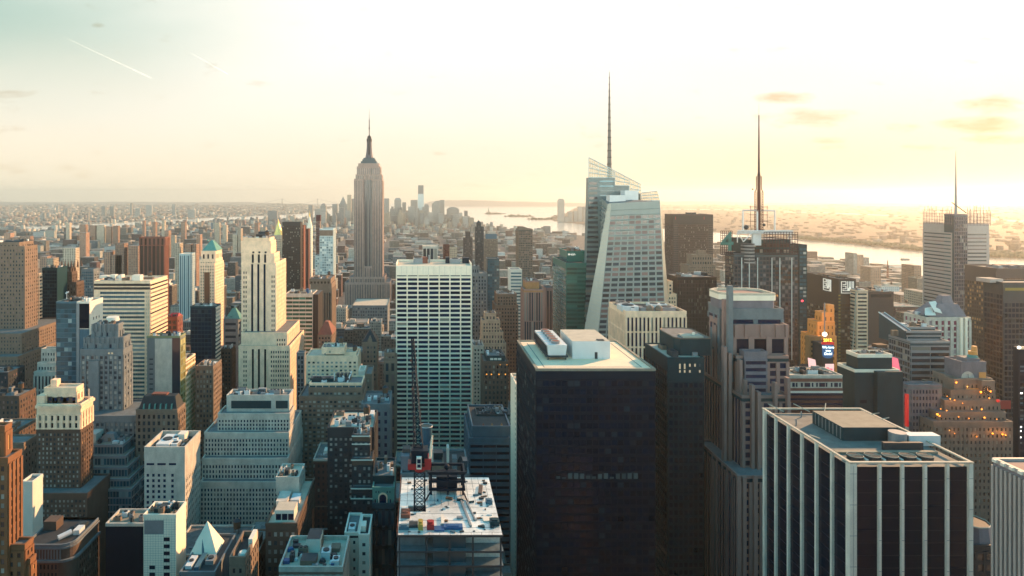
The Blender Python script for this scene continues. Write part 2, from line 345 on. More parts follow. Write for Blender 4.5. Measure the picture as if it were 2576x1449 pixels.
def hero(name, label, px0, px1, ptop, Y, vis, ref, cat='skyscraper', group=None):
    xc = X((px0+px1)/2, Y)
    r = thing(name, label, cat, (xc, Y, 0), group)
    HERO.append(dict(px0=px0, px1=px1, top=ptop, Y=Y, vis=vis, root=r, ref=ref)); PANES[r.name] = []
    r['_vis'] = vis
    return r

def grid_face(fr, root, face, x0, x1, y0, y1, z0, z1, st):
    """frame bars into fr, panes onto the root's list"""
    if st is None: return
    a0, a1 = (x0, x1) if face == 'f' else (y0, y1)
    z1 = z1 - st['mt']; a0 += st['ms']; a1 -= st['ms']; z0 = z0 + st['mb']
    if a1 - a0 < 1 or z1 - z0 < 1: return
    nx = max(1, round((a1-a0)/st['bay'])); ny = max(1, round((z1-z0)/st['floor']))
    bw = (a1-a0)/nx; fh = (z1-z0)/ny; ww = bw*st['wf']; hh = fh*st['hf']; dp, ds = st['dp'], st['ds']
    def slab(p0, p1, q0, q1, d):
        if p1-p0 < .02 or q1-q0 < .02: return
        if face == 'f': fr.box(p0, p1, y0-d, y0, q0, q1)
        elif face == 'r': fr.box(x1, x1+d, p0, p1, q0, q1)
        else: fr.box(x0-d, x0, p0, p1, q0, q1)
    if st['wf'] < .995:
        pw = bw - ww
        for i in range(nx+1):
            c = a0 + i*bw; slab(max(c-pw/2, a0-st['ms']), min(c+pw/2, a1+st['ms']), z0, z1, dp)
    if st['hf'] < .995:
        sh = fh - hh
        for j in range(ny+1):
            c = z0 + j*fh; slab(a0-st['ms']*.99, a1+st['ms']*.99, max(c-sh/2, z0), min(c+sh/2, z1+st['mt']*.0+.0), ds)
    e = .05; lst = PANES[root.name]
    for j in range(ny):
        q0 = z0 + j*fh + (fh-hh)/2; q1 = q0 + hh
        for i in range(nx):
            p0 = a0 + i*bw + (bw-ww)/2; p1 = p0 + ww
            if face == 'f': c = ((p0,y0-e,q0),(p1,y0-e,q0),(p1,y0-e,q1),(p0,y0-e,q1))
            elif face == 'r': c = ((x1+e,p0,q0),(x1+e,p1,q0),(x1+e,p1,q1),(x1+e,p0,q1))
            else: c = ((x0-e,p1,q0),(x0-e,p0,q0),(x0-e,p0,q1),(x0-e,p1,q1))
            lst.append((c, st['gl']))

def box_block(root, part, x0, x1, y0, y1, z0, z1, wall, front=None, side=None, roof='roof_grey', parapet=1.1, frame=None, both=False):
    core = MB().box(x0, x1, y0, y1, z0, z1, 0, 1).build(part, [wall, roof], root)
    fr = MB()
    grid_face(fr, root, 'f', x0, x1, y0, y1, z0, z1, front)
    if x1 < 0 or both: grid_face(fr, root, 'r', x0, x1, y0, y1, z0, z1, side)
    if x0 > 0 or both: grid_face(fr, root, 'l', x0, x1, y0, y1, z0, z1, side)
    if fr.f: sub(fr, 'facade_frame', frame or wall, core)
    if parapet:
        t = .6; e = .12; p = MB()
        p.box(x0-e, x1+e, y0-e, y0+t, z1-.4, z1+parapet); p.box(x0-e, x1+e, y1-t, y1+e, z1-.4, z1+parapet)
        p.box(x0-e, x0+t, y0+t, y1-t, z1-.4, z1+parapet); p.box(x1-t, x1+e, y0+t, y1-t, z1-.4, z1+parapet)
        sub(p, 'parapet', frame or wall, core)
    FOOT.append((x0, x1, y0, y1, z1, root))
    return core
def blk(root, part, px0, px1, ptop, Y, D, z0=0, wall='limestone', **k):
    return box_block(root, part, X(px0, Y), X(px1, Y), Y, Y+D, z0, Z(ptop, Y), wall, **k)
def Dp(Y, pf, pb): return Y*((pf-CX)/(pb-CX)-1)      # depth from the side's front and back pixel columns
def ridge(root, name, mat, px0, px1, ptop, pbase, Y, D, fx=.0, fy=.0):
    return MB().pyr(X(px0,Y), X(px1,Y), Y, Y+D, Z(pbase,Y), Z(ptop,Y+D/2), 0, fx, fy).build(name, mat, root)
def unit(root, x0, x1, y0, y1, z, h, mat='grey_metal', name='air_unit', fan=True):
    b = MB().box(x0, x1, y0, y1, z, z+h)
    if fan:
        r = min(x1-x0, y1-y0)*.36; n = max(1, int((x1-x0)/(2.6*r)))
        for i in range(n): b.cyl(x0+(i+.5)*(x1-x0)/n, (y0+y1)/2, r, z+h-.05, z+h+.45, 12, 1)
    return b.build(name, [mat, 'dark_steel'], root)
def tank(root, x, y, z, s=1.0, legs=True):
    b = MB()
    if legs:
        for a in (-1, 1):
            for c in (-1, 1): b.bar((x+a*1.3*s, y+c*1.3*s, z), (x+a*1.3*s, y+c*1.3*s, z+3*s), .14*s, 1)
        b.box(x-1.9*s, x+1.9*s, y-1.9*s, y+1.9*s, z+2.8*s, z+3.1*s, 1)
    zz = z+3.1*s if legs else z
    b.cyl(x, y, 2.1*s, zz, zz+4*s, 14, 0); b.cyl(x, y, 2.4*s, zz+4*s, zz+5.6*s, 14, 1, .1)
    return b.build('water_tank', ['wood', 'dark_steel'], root)
def clutter(root, x0, x1, y0, y1, z, n, seed=1, mats=('grey_metal','white_metal','dark_steel')):
    n = int(n*1.4)
    q = random.Random(seed); w = x1-x0; d = y1-y0; done = []
    for i in range(n*6):
        if len(done) >= n: break
        sx = q.uniform(.05, .2)*w; sy = q.uniform(.08, .25)*d; a = q.uniform(x0+.05*w, x1-.05*w-sx); c = q.uniform(y0+.06*d, y1-.06*d-sy)
        if any(a < t[1] and a+sx > t[0] and c < t[3] and c+sy > t[2] for t in done): continue
        done.append((a-.4, a+sx+.4, c-.4, c+sy+.4)); unit(root, a, a+sx, c, c+sy, z, q.uniform(1.0, 3.4), q.choice(mats), fan=q.random() < .7)
def glow(parent, x, y, z, power, col=(1.0,.38,.08), r=.4):
    d = bpy.data.lights.new('lamp_light', 'POINT'); d.energy = power; d.color = col; d.shadow_soft_size = r
    o = bpy.data.objects.new('lamp_light', d); COL.objects.link(o); o.parent = parent; o.location = (x-parent.location[0], y-parent.location[1], z-parent.location[2])
def quad_face(root, a, b, c, d, nx, ny, wf, hf, gl, off=.08, skip=None, rows=None):
    """panes on any flat quad a(bottom left) b(bottom right) c(top right) d(top left)"""
    a, b, c, d = map(Vector, (a, b, c, d)); n = (b-a).cross(d-a).normalized()
    def P(u, v): return (a.lerp(b, u)).lerp(d.lerp(c, u), v) + n*off
    for j in range(ny):
        if rows and not rows(j): continue
        for i in range(nx):
            if skip and skip(i, j): continue
            u0 = (i+(1-wf)/2)/nx; u1 = (i+(1+wf)/2)/nx; v0 = (j+(1-hf)/2)/ny; v1 = (j+(1+hf)/2)/ny
            PANES[root.name].append(((P(u0,v0), P(u1,v0), P(u1,v1), P(u0,v1)), gl))
def finish_panes():
    sc = 1024/W0
    for h in HERO:
        r = h['root']; ps = PANES.get(r.name)
        if not ps: continue
        cand = []
        for i, (c, g) in enumerate(ps):
            xs = [PX(p[0], p[1]) for p in c]; ys = [PY(p[2], p[1]) for p in c]
            if min(p[1] for p in c) < 5: continue
            cx, cy = sum(xs)/4, sum(ys)/4
            ar = abs((xs[1]-xs[0])*(ys[2]-ys[1]))*sc*sc
            if 0 < cx < W0 and 0 < cy < H0 and cy < h['vis'] and ar > 3.2: cand.append((ar, i))
        cand.sort(reverse=True); pick = set(i for _, i in cand[:100]); cache = {}
        rest = {}
        for i, (c, g) in enumerate(ps):
            if i in pick:
                o = [sum(p[k] for p in c)/4 for k in range(3)]
                key = (g,) + tuple(round(p[k]-o[k], 2) for p in c for k in range(3))
                if key not in cache: b = MB(); b.quad(*[[p[k]-o[k] for k in range(3)] for p in c]); cache[key] = b.mesh('window', g)
                ob = bpy.data.objects.new('window', cache[key]); COL.objects.link(ob); ob.parent = r
                ob.location = [o[k]-r.location[k] for k in range(3)]
            else: rest.setdefault(g, MB()).quad(*c)
        if rest:
            b = MB(); ms = list(rest)
            for k, g in enumerate(ms):
                n = len(b.v); b.v += rest[g].v; b.f += [tuple(n+t for t in f) for f in rest[g].f]; b.m += [k]*len(rest[g].f)
            tag(b.build('window', ms, r), kind='stuff')
RANK = ['leftmost','second from left','third from left','fourth from left','fifth from left','sixth from left','seventh from left','eighth from left','ninth from left','tenth from left','eleventh from left','twelfth from left','thirteenth from left','fourteenth from left','fifteenth from left','sixteenth from left']
def uniq(items, cat, group):
    """items: [object, label, x in view]; look-alikes are told apart by their order from the left"""
    gs = {}
    for it in items: gs.setdefault(it[1], []).append(it)
    for lab, its in gs.items():
        its.sort(key=lambda t: t[2]); n = len(its)
        for i, it in enumerate(its):
            tag(it[0], lab if n == 1 else f"{'rightmost' if i == n-1 else RANK[min(i, 15)]} of {n}: {lab}", cat, group)
def text_mesh(root, name, txt, mat, size, loc, rot=(math.pi/2,0,0), extrude=.15, bold=0.0):
    c = bpy.data.curves.new(name, 'FONT'); c.body = txt; c.size = size; c.extrude = extrude; c.align_x = 'CENTER'; c.align_y = 'CENTER'; c.offset = bold
    c.space_line = .95
    t = bpy.data.objects.new('tmp', c); COL.objects.link(t)
    bpy.context.view_layer.update()
    me = bpy.data.meshes.new_from_object(t.evaluated_get(bpy.context.evaluated_depsgraph_get())); bpy.data.objects.remove(t)
    me.materials.clear(); me.materials.append(M[mat])
    ob = bpy.data.objects.new(name, me); COL.objects.link(ob)
    if root: ob.parent = root; ob.location = [loc[k]-root.location[k] for k in range(3)]
    else: ob.location = loc
    ob.rotation_euler = rot
    return ob
# ------------------------------------------------------------------ the setting
def land_mat(name, cols, scale, rough=.9):
    mt, nt, N, L, b = nodes(name); tc = N.new('ShaderNodeTexCoord')
    n = N.new('ShaderNodeTexNoise'); n.inputs['Scale'].default_value = scale; n.inputs['Detail'].default_value = 8; n.inputs['Roughness'].default_value = .7
    L.new(tc.outputs['Object'], n.inputs['Vector'])
    v = N.new('ShaderNodeTexVoronoi'); v.inputs['Scale'].default_value = scale*9; L.new(tc.outputs['Object'], v.inputs['Vector'])
    m = mathn(N, L); f = m('ADD', m('MULTIPLY', n.outputs[0], .75), m('MULTIPLY', v.outputs['Distance'], .35))
    r = N.new('ShaderNodeValToRGB'); L.new(f, r.inputs[0])
    r.color_ramp.elements[0].position = .3; r.color_ramp.elements[0].color = (*cols[0], 1); r.color_ramp.elements[1].position = .75; r.color_ramp.elements[1].color = (*cols[2], 1)
    e = r.color_ramp.elements.new(.5); e.color = (*cols[1], 1)
    L.new(r.outputs[0], b.inputs['Base Color']); b.inputs['Roughness'].default_value = rough
land_mat('city_ground', [(.035,.036,.037), (.06,.06,.058), (.12,.11,.10)], .012)
land_mat('borough_ground', [(.06,.065,.04), (.15,.13,.10), (.32,.28,.22)], .0035)
land_mat('far_land', [(.03,.028,.02), (.065,.05,.036), (.12,.09,.065)], .0016)
def water_mat():
    mt, nt, N, L, b = nodes('river_water'); tc = N.new('ShaderNodeTexCoord')
    n = N.new('ShaderNodeTexNoise'); n.inputs['Scale'].default_value = .02; n.inputs['Detail'].default_value = 6; L.new(tc.outputs['Object'], n.inputs['Vector'])
    bp = N.new('ShaderNodeBump'); bp.inputs['Strength'].default_value = .25; bp.inputs['Distance'].default_value = 6; L.new(n.outputs[0], bp.inputs['Height'])
    L.new(bp.outputs[0], b.inputs['Normal']); b.inputs['Base Color'].default_value = (.80,.74,.64,1); b.inputs['Metallic'].default_value = .6; b.inputs['Roughness'].default_value = .16; b.inputs['IOR'].default_value = 1.33
    b.inputs['Specular IOR Level'].default_value = .9
water_mat()
b = MB(); n = 96
b.v = [(24000*math.cos(2*math.pi*k/n), 24000*math.sin(2*math.pi*k/n), -1.6) for k in range(n)]; b.f = [tuple(range(n))]; b.m = [0]
tag(b.build('water', 'river_water'), kind='structure')
def sheet(name, pts, mat, z=0.0, thick=1.4):
    m = MB().prism([(x, y) for x, y in pts], z-thick, z); return tag(m.build(name, mat), kind='structure')
manh = [G(-900,640), G(-300,592), G(0,583), G(115,582), G(300,572), G(500,559), G(650,551), G(800,549), G(900,554), G(1000,556), G(1100,559), G(1184,563), G(1288,579), G(1475,593), G(1800,617), G(2032,653), G(2300,690), G(2576,745), G(2900,830), (900,300), (900,-300), (-1600,-300), (-1900,1500)]
sheet('ground', manh[::-1], 'city_ground')
brook = [G(-2600,600), G(-900,580), G(-300,574), G(0,569), G(115,568.5), G(300,560), G(500,549), G(650,543.5), G(760,538), G(800,529), G(850,521), G(770,514.5), G(640,512), G(0,511.8), G(-1200,511.8), G(-2600,511.8)]
sheet('ground_far_shore', brook[::-1], 'borough_ground')
jersey = [G(1392,556), G(1475,565), G(1700,576), G(1800,584), G(2007,603), G(2132,612), G(2320,633), G(2494,647), G(2576,650), G(3000,672), G(3600,690), G(5200,560), G(4200,511.8), G(2576,511.8), G(1900,511.8), G(1480,511.8), G(1462,517), G(1440,526), G(1425,536), G(1385,545)]
sheet('ground_west_shore', jersey[::-1], 'far_land')
sheet('ground_staten_shore', [G(1080,516.5), G(1480,516.5), G(1500,511.8), G(1060,511.8)][::-1], 'far_land', .6)
for pts in ([(1216,538), (1232,539.5), (1262,539), (1275,537), (1248,535.6), (1225,535.6)], [(1265,544), (1300,546), (1345,545.6), (1338,543), (1290,541.6)], [(1322,551), (1360,553.5), (1398,553), (1396,549.6), (1350,549)]):
    sheet('island', [G(*p) for p in pts][::-1], 'far_land', 1.0)
# strips of bay water lying in the western lowland
for pts in ([(1960,532.5), (2090,534.6), (2260,542.5), (2262,544.5), (2080,536.4), (1960,534)], [(2494,552.5), (2580,555), (2720,557), (2720,560), (2560,558), (2494,555)], [(1660,525.5), (1760,526.2), (1900,528.2), (1900,529.6), (1740,527.4), (1660,526.6)]):
    tag(MB().prism([G(*p) for p in pts], .2, .5).build('bay_water', 'river_water'), kind='structure')
# low hills on the southern horizon, lightened so their colour carries haze
def hills(name, prof, Y, D, mat):
    b = MB()
    for i in range(len(prof)-1):
        (p0, t0), (p1, t1) = prof[i], prof[i+1]
        a = (X(p0,Y), Y); c = (X(p1,Y), Y); z0, z1 = max(2, Z(t0,Y)), max(2, Z(t1,Y))
        b.quad((a[0],Y-D,0), (c[0],Y-D,0), (c[0],Y,z1), (a[0],Y,z0)); b.quad((a[0],Y,z0), (c[0],Y,z1), (c[0],Y+D,0), (a[0],Y+D,0))
    return tag(b.build(name, mat), kind='structure')
q = random.Random(4)
def prof(pts, step=12, amp=.5):
    o = []
    for (a, ta), (c, tc_) in zip(pts[:-1], pts[1:]):
        n = max(1, int(abs(c-a)/step))
        for k in range(n): t = k/n; o.append((a+(c-a)*t, ta+(tc_-ta)*t + q.uniform(-amp, amp)))
    return o + [pts[-1]]
hills('hills', prof([(1060,514), (1085,506.5), (1130,503.5), (1180,503.3), (1230,505), (1300,507), (1380,508.5), (1470,511), (1540,513)]), 17500, 900, 'far_hills')
hills('hills', prof([(1500,512), (1600,508), (1760,506.5), (1900,509), (2050,511), (2200,513)], 18, .6), 21000, 1200, 'far_hills')
hills('hills', prof([(2100,514), (2280,512), (2450,513), (2600,511), (2800,512)], 18, .8), 18000, 1200, 'far_hills')
hills('hills', prof([(-500,512), (-200,509), (0,508), (140,508.6), (300,507.4), (470,509), (620,508), (700,511)], 14, .6), 20500, 1000, 'far_hills')

# the street grid under the blocks: avenues run away from the camera, streets across
AVES = [(-800,24), (-560,30), (-430,34), (-305,22), (-178,26), (118,30), (392,30), (640,28)]
b = MB()
for x, w in AVES: b.box(x-w/2+4, x+w/2-4, 60, 3000, -.1, .05)
tag(b.build('road', 'asphalt'), kind='structure')

# ------------------------------------------------------------------ landmark towers: far row
def esb():
    Y = 1320
    r = hero('skyscraper', 'tall grey stone tower with stepped crown, dark mast and needle antenna, tallest on skyline', 865, 983, 268, Y, 752, 'the tall needle-topped stone tower')
    cx = 927
    st = S(3.45, 200, .42, .999, 'glass_office', .9, .0, 3, .4)
    top = blk(r, 'crown', cx-26, cx+26, 412, Y+8, 34, Z(421,Y), 'esb_stone', front=S(4,7,.45,.5,mt=5), side=S(4,7,.4,.5,mt=5))
    blk(r, 'setback', cx-29.5, cx+29.5, 420, Y+6, 38, Z(441,Y), 'esb_stone', front=S(4,30,.45,.9,mt=2), side=S(4,30,.45,.9))
    blk(r, 'setback', cx-32.5, cx+33, 440, Y+4, 41, Z(453,Y), 'esb_stone', front=S(3.45,30,.45,.999), side=S(3.45,30,.45,.999))
    x0, x1 = X(cx-36.5,Y), X(cx+34.5,Y)
    w = (x1-x0)
    # shaft: two wings and a recessed middle bay
    z1 = Z(451,Y); z0 = Z(700,Y)
    box_block(r, 'shaft', x0, x0+w*.36, Y, Y+45, z0, z1, 'esb_stone', front=st, side=None)
    box_block(r, 'shaft', x0+w*.64, x1, Y, Y+45, z0, z1, 'esb_stone', front=st, side=st)
    box_block(r, 'shaft', x0+w*.36+.05, x0+w*.64-.05, Y+4, Y+44, Z(672,Y), z1-1, 'esb_metal', front=S(3.3,200,.62,.999,'glass_dark',.6,0), side=None, parapet=0)
    box_block(r, 'shaft', x0+w*.36+.05, x0+w*.64-.05, Y-1, Y+44, z0, Z(671,Y), 'esb_stone', front=st, side=None)
    blk(r, 'setback', cx-49, cx+41, 698, Y-8, 62, Z(712,Y), 'esb_stone', front=st, side=st)
    blk(r, 'setback', cx-60, cx+54, 712, Y-14, 75, 0, 'esb_stone', front=st, side=st)
    xc = X(cx-.5,Y); yc = Y+25; k = Y/F
    ms = MB()
    for a, c, h0, h1 in ((20,20,412,405), (16.5,16.5,405,400), (14,13,400,396)):
        ms.box(xc-a*k, xc+a*k, yc-a*k, yc+a*k, Z(h0,Y), Z(h1,Y))
    ms.build('mast_base', 'teal_panel', r)
    prof_ = [(396,11), (392,9.6), (386,8.4), (378,7.4), (368,6.6), (354,6.2)]
    sh = MB()
    for (ya, ra), (yb, rb) in zip(prof_[:-1], prof_[1:]): sh.cyl(xc, yc, ra*k, Z(ya,Y), Z(yb,Y), 12, 0, rb*k)
    mb = sh.build('mast', 'esb_mast', r)
    wn = MB().box(xc-2*k, xc+2*k, yc-8.6*k, yc-5.5*k, Z(395,Y), Z(354,Y)); sub(wn, 'mast_window', 'bronze_metal', mb)
    cp = MB().cyl(xc, yc, 6.8*k, Z(354,Y), Z(346.5,Y), 14).cyl(xc, yc, 5*k, Z(346.5,Y), Z(341,Y), 14).cyl(xc, yc, 4.4*k, Z(341,Y), Z(337,Y), 14, 0, 1.2*k)
    cp.build('mast_cap', 'bronze_metal', r)
    an = MB().cyl(xc, yc, 1.1*k, Z(337,Y), Z(322,Y), 8, 0, .9*k).cyl(xc, yc, 1.5*k, Z(322,Y), Z(316,Y), 8).cyl(xc, yc, .9*k, Z(316,Y), Z(296,Y), 8, 0, .8*k).cyl(xc, yc, .5*k, Z(296,Y), Z(269,Y), 6, 0, .15*k)
    for yy in (326, 319, 311, 305, 300): an.box(xc-2*k, xc+2*k, yc-.3, yc+.3, Z(yy+1,Y), Z(yy,Y))
    an.build('antenna', 'bronze_metal', r)
esb()

def bofa():
    Y = 590
    r = hero('skyscraper', 'faceted pale glass tower with slanting see-through crown and tall white spire', 1463, 1676, 180, Y, 836, 'the faceted glass spire tower')
    def P(px, py, y): return (X(px,y), y, Z(py,y))
    # rear mass
    Yb = 640
    A = [P(1480.5,447,Yb), P(1547,447,Yb), P(1547,467,Yb), P(1583,467,Yb), P(1583,486,Yb), P(1612,486,Yb)]
    bk = MB(); bx0, bx1 = X(1464,Yb), X(1620,Yb); t0 = X(1480.5,Yb)
    b0 = (bx0, Yb-6, 0); 
    def mass(px0, px1, ptop, m=0):
        l = X(px0,Yb); rr = X(px1,Yb); lb = l - (X(1480.5,Yb)-X(1464,Yb)) if px0 < 1490 else l
        bk.prism([(lb,Yb-4),(rr,Yb-4),(rr,Yb+9),(lb,Yb+9)], 0, Z(ptop,Yb), 0, 1, [(l,Yb),(rr,Yb),(rr,Yb+9),(l,Yb+9)])
    mass(1480.5, 1547, 447); mass(1547.05, 1583, 467); mass(1583.05, 1612, 487)
    core = bk.build('rear_mass', ['bofa_rear','roof_grey'], r); FOOT.append((bx0, bx1, Yb-6, Yb+50, Z(447,Yb), r))
    quad_face(r, P(1465.5,850,Yb-4), P(1512,850,Yb-4), P(1503,455,Yb), P(1481.5,455,Yb), 1, 32, .9, .5, 'glass_dark', .3)
    quad_face(r, P(1505,560,Yb-1.5), P(1545,560,Yb-1.5), P(1546,450,Yb), P(1505,450,Yb), 1, 9, .85, .28, 'glass_teal', .3)
    # front mass: a prism whose corners are cut back as it rises
    bl = [P(1503,850,Y), P(1676,850,Y), P(1690,850,Y+44), P(1500,850,Y+52), P(1466,850,Y+26)]
    tl = [P(1538,511,Y+6), P(1660,506,Y+6), P(1661,506,Y+44), P(1514,499,Y+48), P(1529,513,Y+12)]
    zb = 0
    def ext(p, q):                       # carry an edge down to the ground
        p, q = Vector(p), Vector(q); t = (0-q.z)/(p.z-q.z); return tuple(q+(p-q)*t)
    g = [ext(p, q) for p, q in zip(bl, tl)]
    fm = MB()
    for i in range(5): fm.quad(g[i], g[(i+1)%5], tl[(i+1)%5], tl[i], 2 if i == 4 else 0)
    fm.f.append(tuple(range(len(fm.v), len(fm.v)+5))); fm.v += [tuple(t) for t in tl]; fm.m.append(1)
    c2 = fm.build('front_mass', ['bofa_panel', 'roof_grey', 'bofa_facet'], r); FOOT.append((X(1463,Y), X(1680,Y), Y, Y+52, Z(510,Y), r))
    def at(i, t): return Vector(g[i]).lerp(Vector(tl[i]), t)
    quad_face(r, at(0,.30), at(1,.30), at(1,.955), at(0,.955), 8, 35, .80, .58, 'glass_office', .12)
    # fine lines on the facet and the east side
    ln = MB()
    for k in range(58):
        t = .25 + .75*k/58
        a, c = at(4,t), at(0,t); ln.bar(a+Vector((-.05,-.1,0)), c+Vector((-.05,-.1,0)), .16)
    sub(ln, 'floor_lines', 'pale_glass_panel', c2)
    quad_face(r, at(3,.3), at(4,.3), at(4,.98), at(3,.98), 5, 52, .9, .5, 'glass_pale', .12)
    bd = MB()
    for k in range(37):
        t = .30 + .655*k/35
        if t > .99: break
        a, c = at(0,t), at(1,t); bd.bar(a+Vector((0,-.1,0)), c+Vector((0,-.1,0)), .34)
    sub(bd, 'facade_frame', 'bofa_panel', c2)
    # see-through crown: bars plus tinted panes
    def screen(part, a, b_, c, d, nx, ny):
        a, b_, c, d = map(Vector, (a, b_, c, d)); s = MB(); gl = MB()
        def Q(u, v): return a.lerp(b_, u).lerp(d.lerp(c, u), v)
        for i in range(nx+1): s.bar(Q(i/nx,0), Q(i/nx,1), .35 if i % 4 == 0 else .16)
        for j in range(ny+1): s.bar(Q(0,j/ny), Q(1,j/ny), .42)
        o = s.build(part, 'pale_glass_panel', r); gl.quad(a, b_, c, d)
        back = Vector((0, .25, 0)); gl.quad(d+back, c+back, b_+back, a+back); sub(gl, 'screen_glass', 'screen_glass', o)
    # stepped pieces below the sloping top edge
    def top_at(px): return 396 + (463-396)*(px-1481)/(1611-1481)
    for (a, c, bot, nx, ny) in ((1481,1547,447,11,4), (1547,1583,467,6,3), (1583,1612,487,5,3)):
        screen('crown_screen', P(a,bot,Yb), P(c,bot,Yb), P(c,top_at(c),Yb), P(a,top_at(a),Yb), nx, ny)
    screen('crown_screen', P(1614,505,Y+44), P(1660,505,Y+44), P(1653,481,Y+44), P(1614,485,Y+44), 7, 3)
    unit(r, X(1534,Y+22), X(1574,Y+22), Y+22, Y+34, Z(509,Y+22), Z(491,Y+22)-Z(509,Y+22), 'white_metal', 'plant_room', False)
    unit(r, X(1572,Y+26), X(1606,Y+26), Y+26, Y+40, Z(508,Y+26), Z(479,Y+26)-Z(508,Y+26), 'white_metal', 'plant_room', False)
    sp = MB(); xs = X(1533,Yb+6); ys = Yb+6; zt = Z(180,ys); zz = Z(447,ys)
    sp.cyl(xs, ys, 2.4, zz, zz+.35*(zt-zz), 10, 0, 1.7).cyl(xs, ys, 1.7, zz+.35*(zt-zz), zz+.7*(zt-zz), 10, 0, 1.0).cyl(xs, ys, 1.0, zz+.7*(zt-zz), zt, 8, 0, .2)
    s_ = sp.build('spire', 'spire_steel', r)
    rg = MB()
    for k in range(16):
        z = zz+(zt-zz)*k/16; rr = 2.9-2.3*k/16; rg.cyl(xs, ys, rr, z, z+.7, 8)
    sub(rg, 'spire_ring', 'bronze_metal', s_)
bofa()

def conde():
    Y = 600
    r = hero('skyscraper', 'dark glass tower with open sign frames and a tall reddish lattice mast on top', 1815, 2027, 255, Y, 905, 'the tower with the red lattice mast')
    gl = S(3.0, 3.9, .8, .7, 'glass_tealdark', .12, .2, 2, .5); dk = S(2.6, 3.9, .86, .7, 'glass_dark', .12, .25, 2, .5)
    blk(r, 'wall', 1846, 2008, 640, Y, Dp(Y,1846,1824), 0, 'teal_panel', front=gl, side=dk, frame='dark_steel')
    blk(r, 'wall', 2009.5, 2030, 618, Y+30, 30, 0, 'dark_teal', front=S(3,3.9,.9,.6,'glass_teal'), side=None)
    blk(r, 'upper_wall', 1884, 1988, 604, Y+6, 34, Z(640,Y), 'dark_teal', front=S(3.2,6,.85,.6,'glass_brown',.1,.5,2), side=None, parapet=.6)
    # orange evening reflection painted as amber panes on the upper right
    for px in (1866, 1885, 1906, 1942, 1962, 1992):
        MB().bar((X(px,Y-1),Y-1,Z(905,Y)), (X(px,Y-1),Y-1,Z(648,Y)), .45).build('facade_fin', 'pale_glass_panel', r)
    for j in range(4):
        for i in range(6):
            if (i*7+j*5) % 4: MB().box(X(1950+i*10,Y), X(1958+i*10,Y), Y-.6, Y-.3, Z(712-j*11,Y), Z(705-j*11,Y)).build('painted_reflection_pane', 'glass_amber_glint', r)
    # drum
    k = Y/F; xd, yd = X(1885,Y), Y-3
    d = MB(); 
    for j in range(12): d.cyl(xd, yd+6, 16*k, Z(662-j*4.2,Y), Z(659-j*4.2,Y), 20, j % 2)
    d.build('roof_drum', ['grey_metal', 'dark_steel'], r)
    # sign frames left and right
    def frame(px0, px1, p0, p1, y, nx, ny):
        s = MB()
        for i in range(nx+1): s.bar((X(px0+(px1-px0)*i/nx,y), y, Z(p1,y)), (X(px0+(px1-px0)*i/nx,y), y, Z(p0,y)), .28)
        for j in range(ny+1): s.bar((X(px0,y), y, Z(p1+(p0-p1)*j/ny,y)), (X(px1,y), y, Z(p1+(p0-p1)*j/ny,y)), .28)
        s.build('sign_frame', 'mast_purple', r)
    frame(1813, 1842, 640, 581, Y-4, 6, 10); frame(1922, 2007, 640, 584, Y-4, 12, 9)
    MB().lattice((X(1858,Y),Y+1,Z(584,Y)), (X(1995,Y),Y+1,Z(584,Y)), 2.2, 2.2, 12, .45, .2).build('roof_truss', 'white_metal', r)
    MB().box(X(1897,Y), X(1918,Y), Y+2, Y+5, Z(618,Y), Z(584,Y)).build('roof_panel', 'white_metal', r)
    v = MB()
    for a, c, p, q_ in ((1857,586,1870,608), (1870,608,1893,584), (1855,584,1855,610), (1990,586,1990,612), (1983,600,1990,586)): v.bar((X(a,Y-1),Y-1,Z(c,Y)), (X(p,Y-1),Y-1,Z(q_,Y)), .5)
    v.build('roof_brace', 'white_metal', r)
    text_mesh(r, 'sign_numeral', '4', 'emerald_panel', 25, (X(1829,Y-6), Y-6, Z(610,Y-6)), extrude=.5, bold=.25)
    # portal frame round the mast
    p = MB(); y = Y+14
    for px in (1869, 1949): p.bar((X(px,y),y,Z(582,y)), (X(px,y),y,Z(528,y)), .85)
    p.bar((X(1868,y),y,Z(529,y)), (X(1950,y),y,Z(530,y)), .7); p.bar((X(1897,y),y-6,Z(582,y)), (X(1897,y),y-6,Z(531,y)), .8)
    for a, c in ((1873,1897), (1946,1922)): p.bar((X(a,y),y,Z(532,y)), (X(c,y),y,Z(560,y)), .15)
    p.build('portal_frame', 'white_metal', r)
    m = MB(); xm = X(1909,y); z = lambda q_: Z(q_,y); kk = y/F
    m.lattice((xm,y,z(584)), (xm,y,z(483)), 14*kk, 14*kk, 16, .3, .13)
    m.lattice((xm,y,z(483)), (xm,y,z(475)), 14*kk, 9*kk, 1, .3, .13).lattice((xm,y,z(475)), (xm,y,z(443)), 9*kk, 9*kk, 7, .28, .12)
    m.cyl(xm, y, 1.0, z(584), z(440), 8)
    m.build('mast', 'mast_red', r)
    m2 = MB().cyl(xm, y, 3.4*kk, z(443), z(436), 10).cyl(xm, y, 2.6*kk, z(436), z(400), 10, 0, 2.2*kk); m2.build('mast_section', 'mast_purple', r)
    for i, (a, c, mt_) in enumerate(((400,372,'mast_red'), (372,345,'mast_purple'), (345,318,'mast_red'), (318,290,'mast_purple'))): MB().cyl(xm, y, (2.2-.25*i)*kk, z(a), z(c), 8, 0, (2.0-.25*i)*kk).build('mast_section', mt_, r)
    MB().cyl(xm, y, .5*kk, z(290), z(257), 6, 0, .15*kk).build('mast_tip', 'grey_metal', r)
    pl = MB(); 
    for q_ in (520, 540, 556): pl.box(xm-21*kk, xm+21*kk, y-2, y+2, z(q_)-.4, z(q_))
    for s_ in (-21, 21): pl.bar((xm+s_*kk,y,z(572)), (xm+s_*kk,y,z(517)), .2)
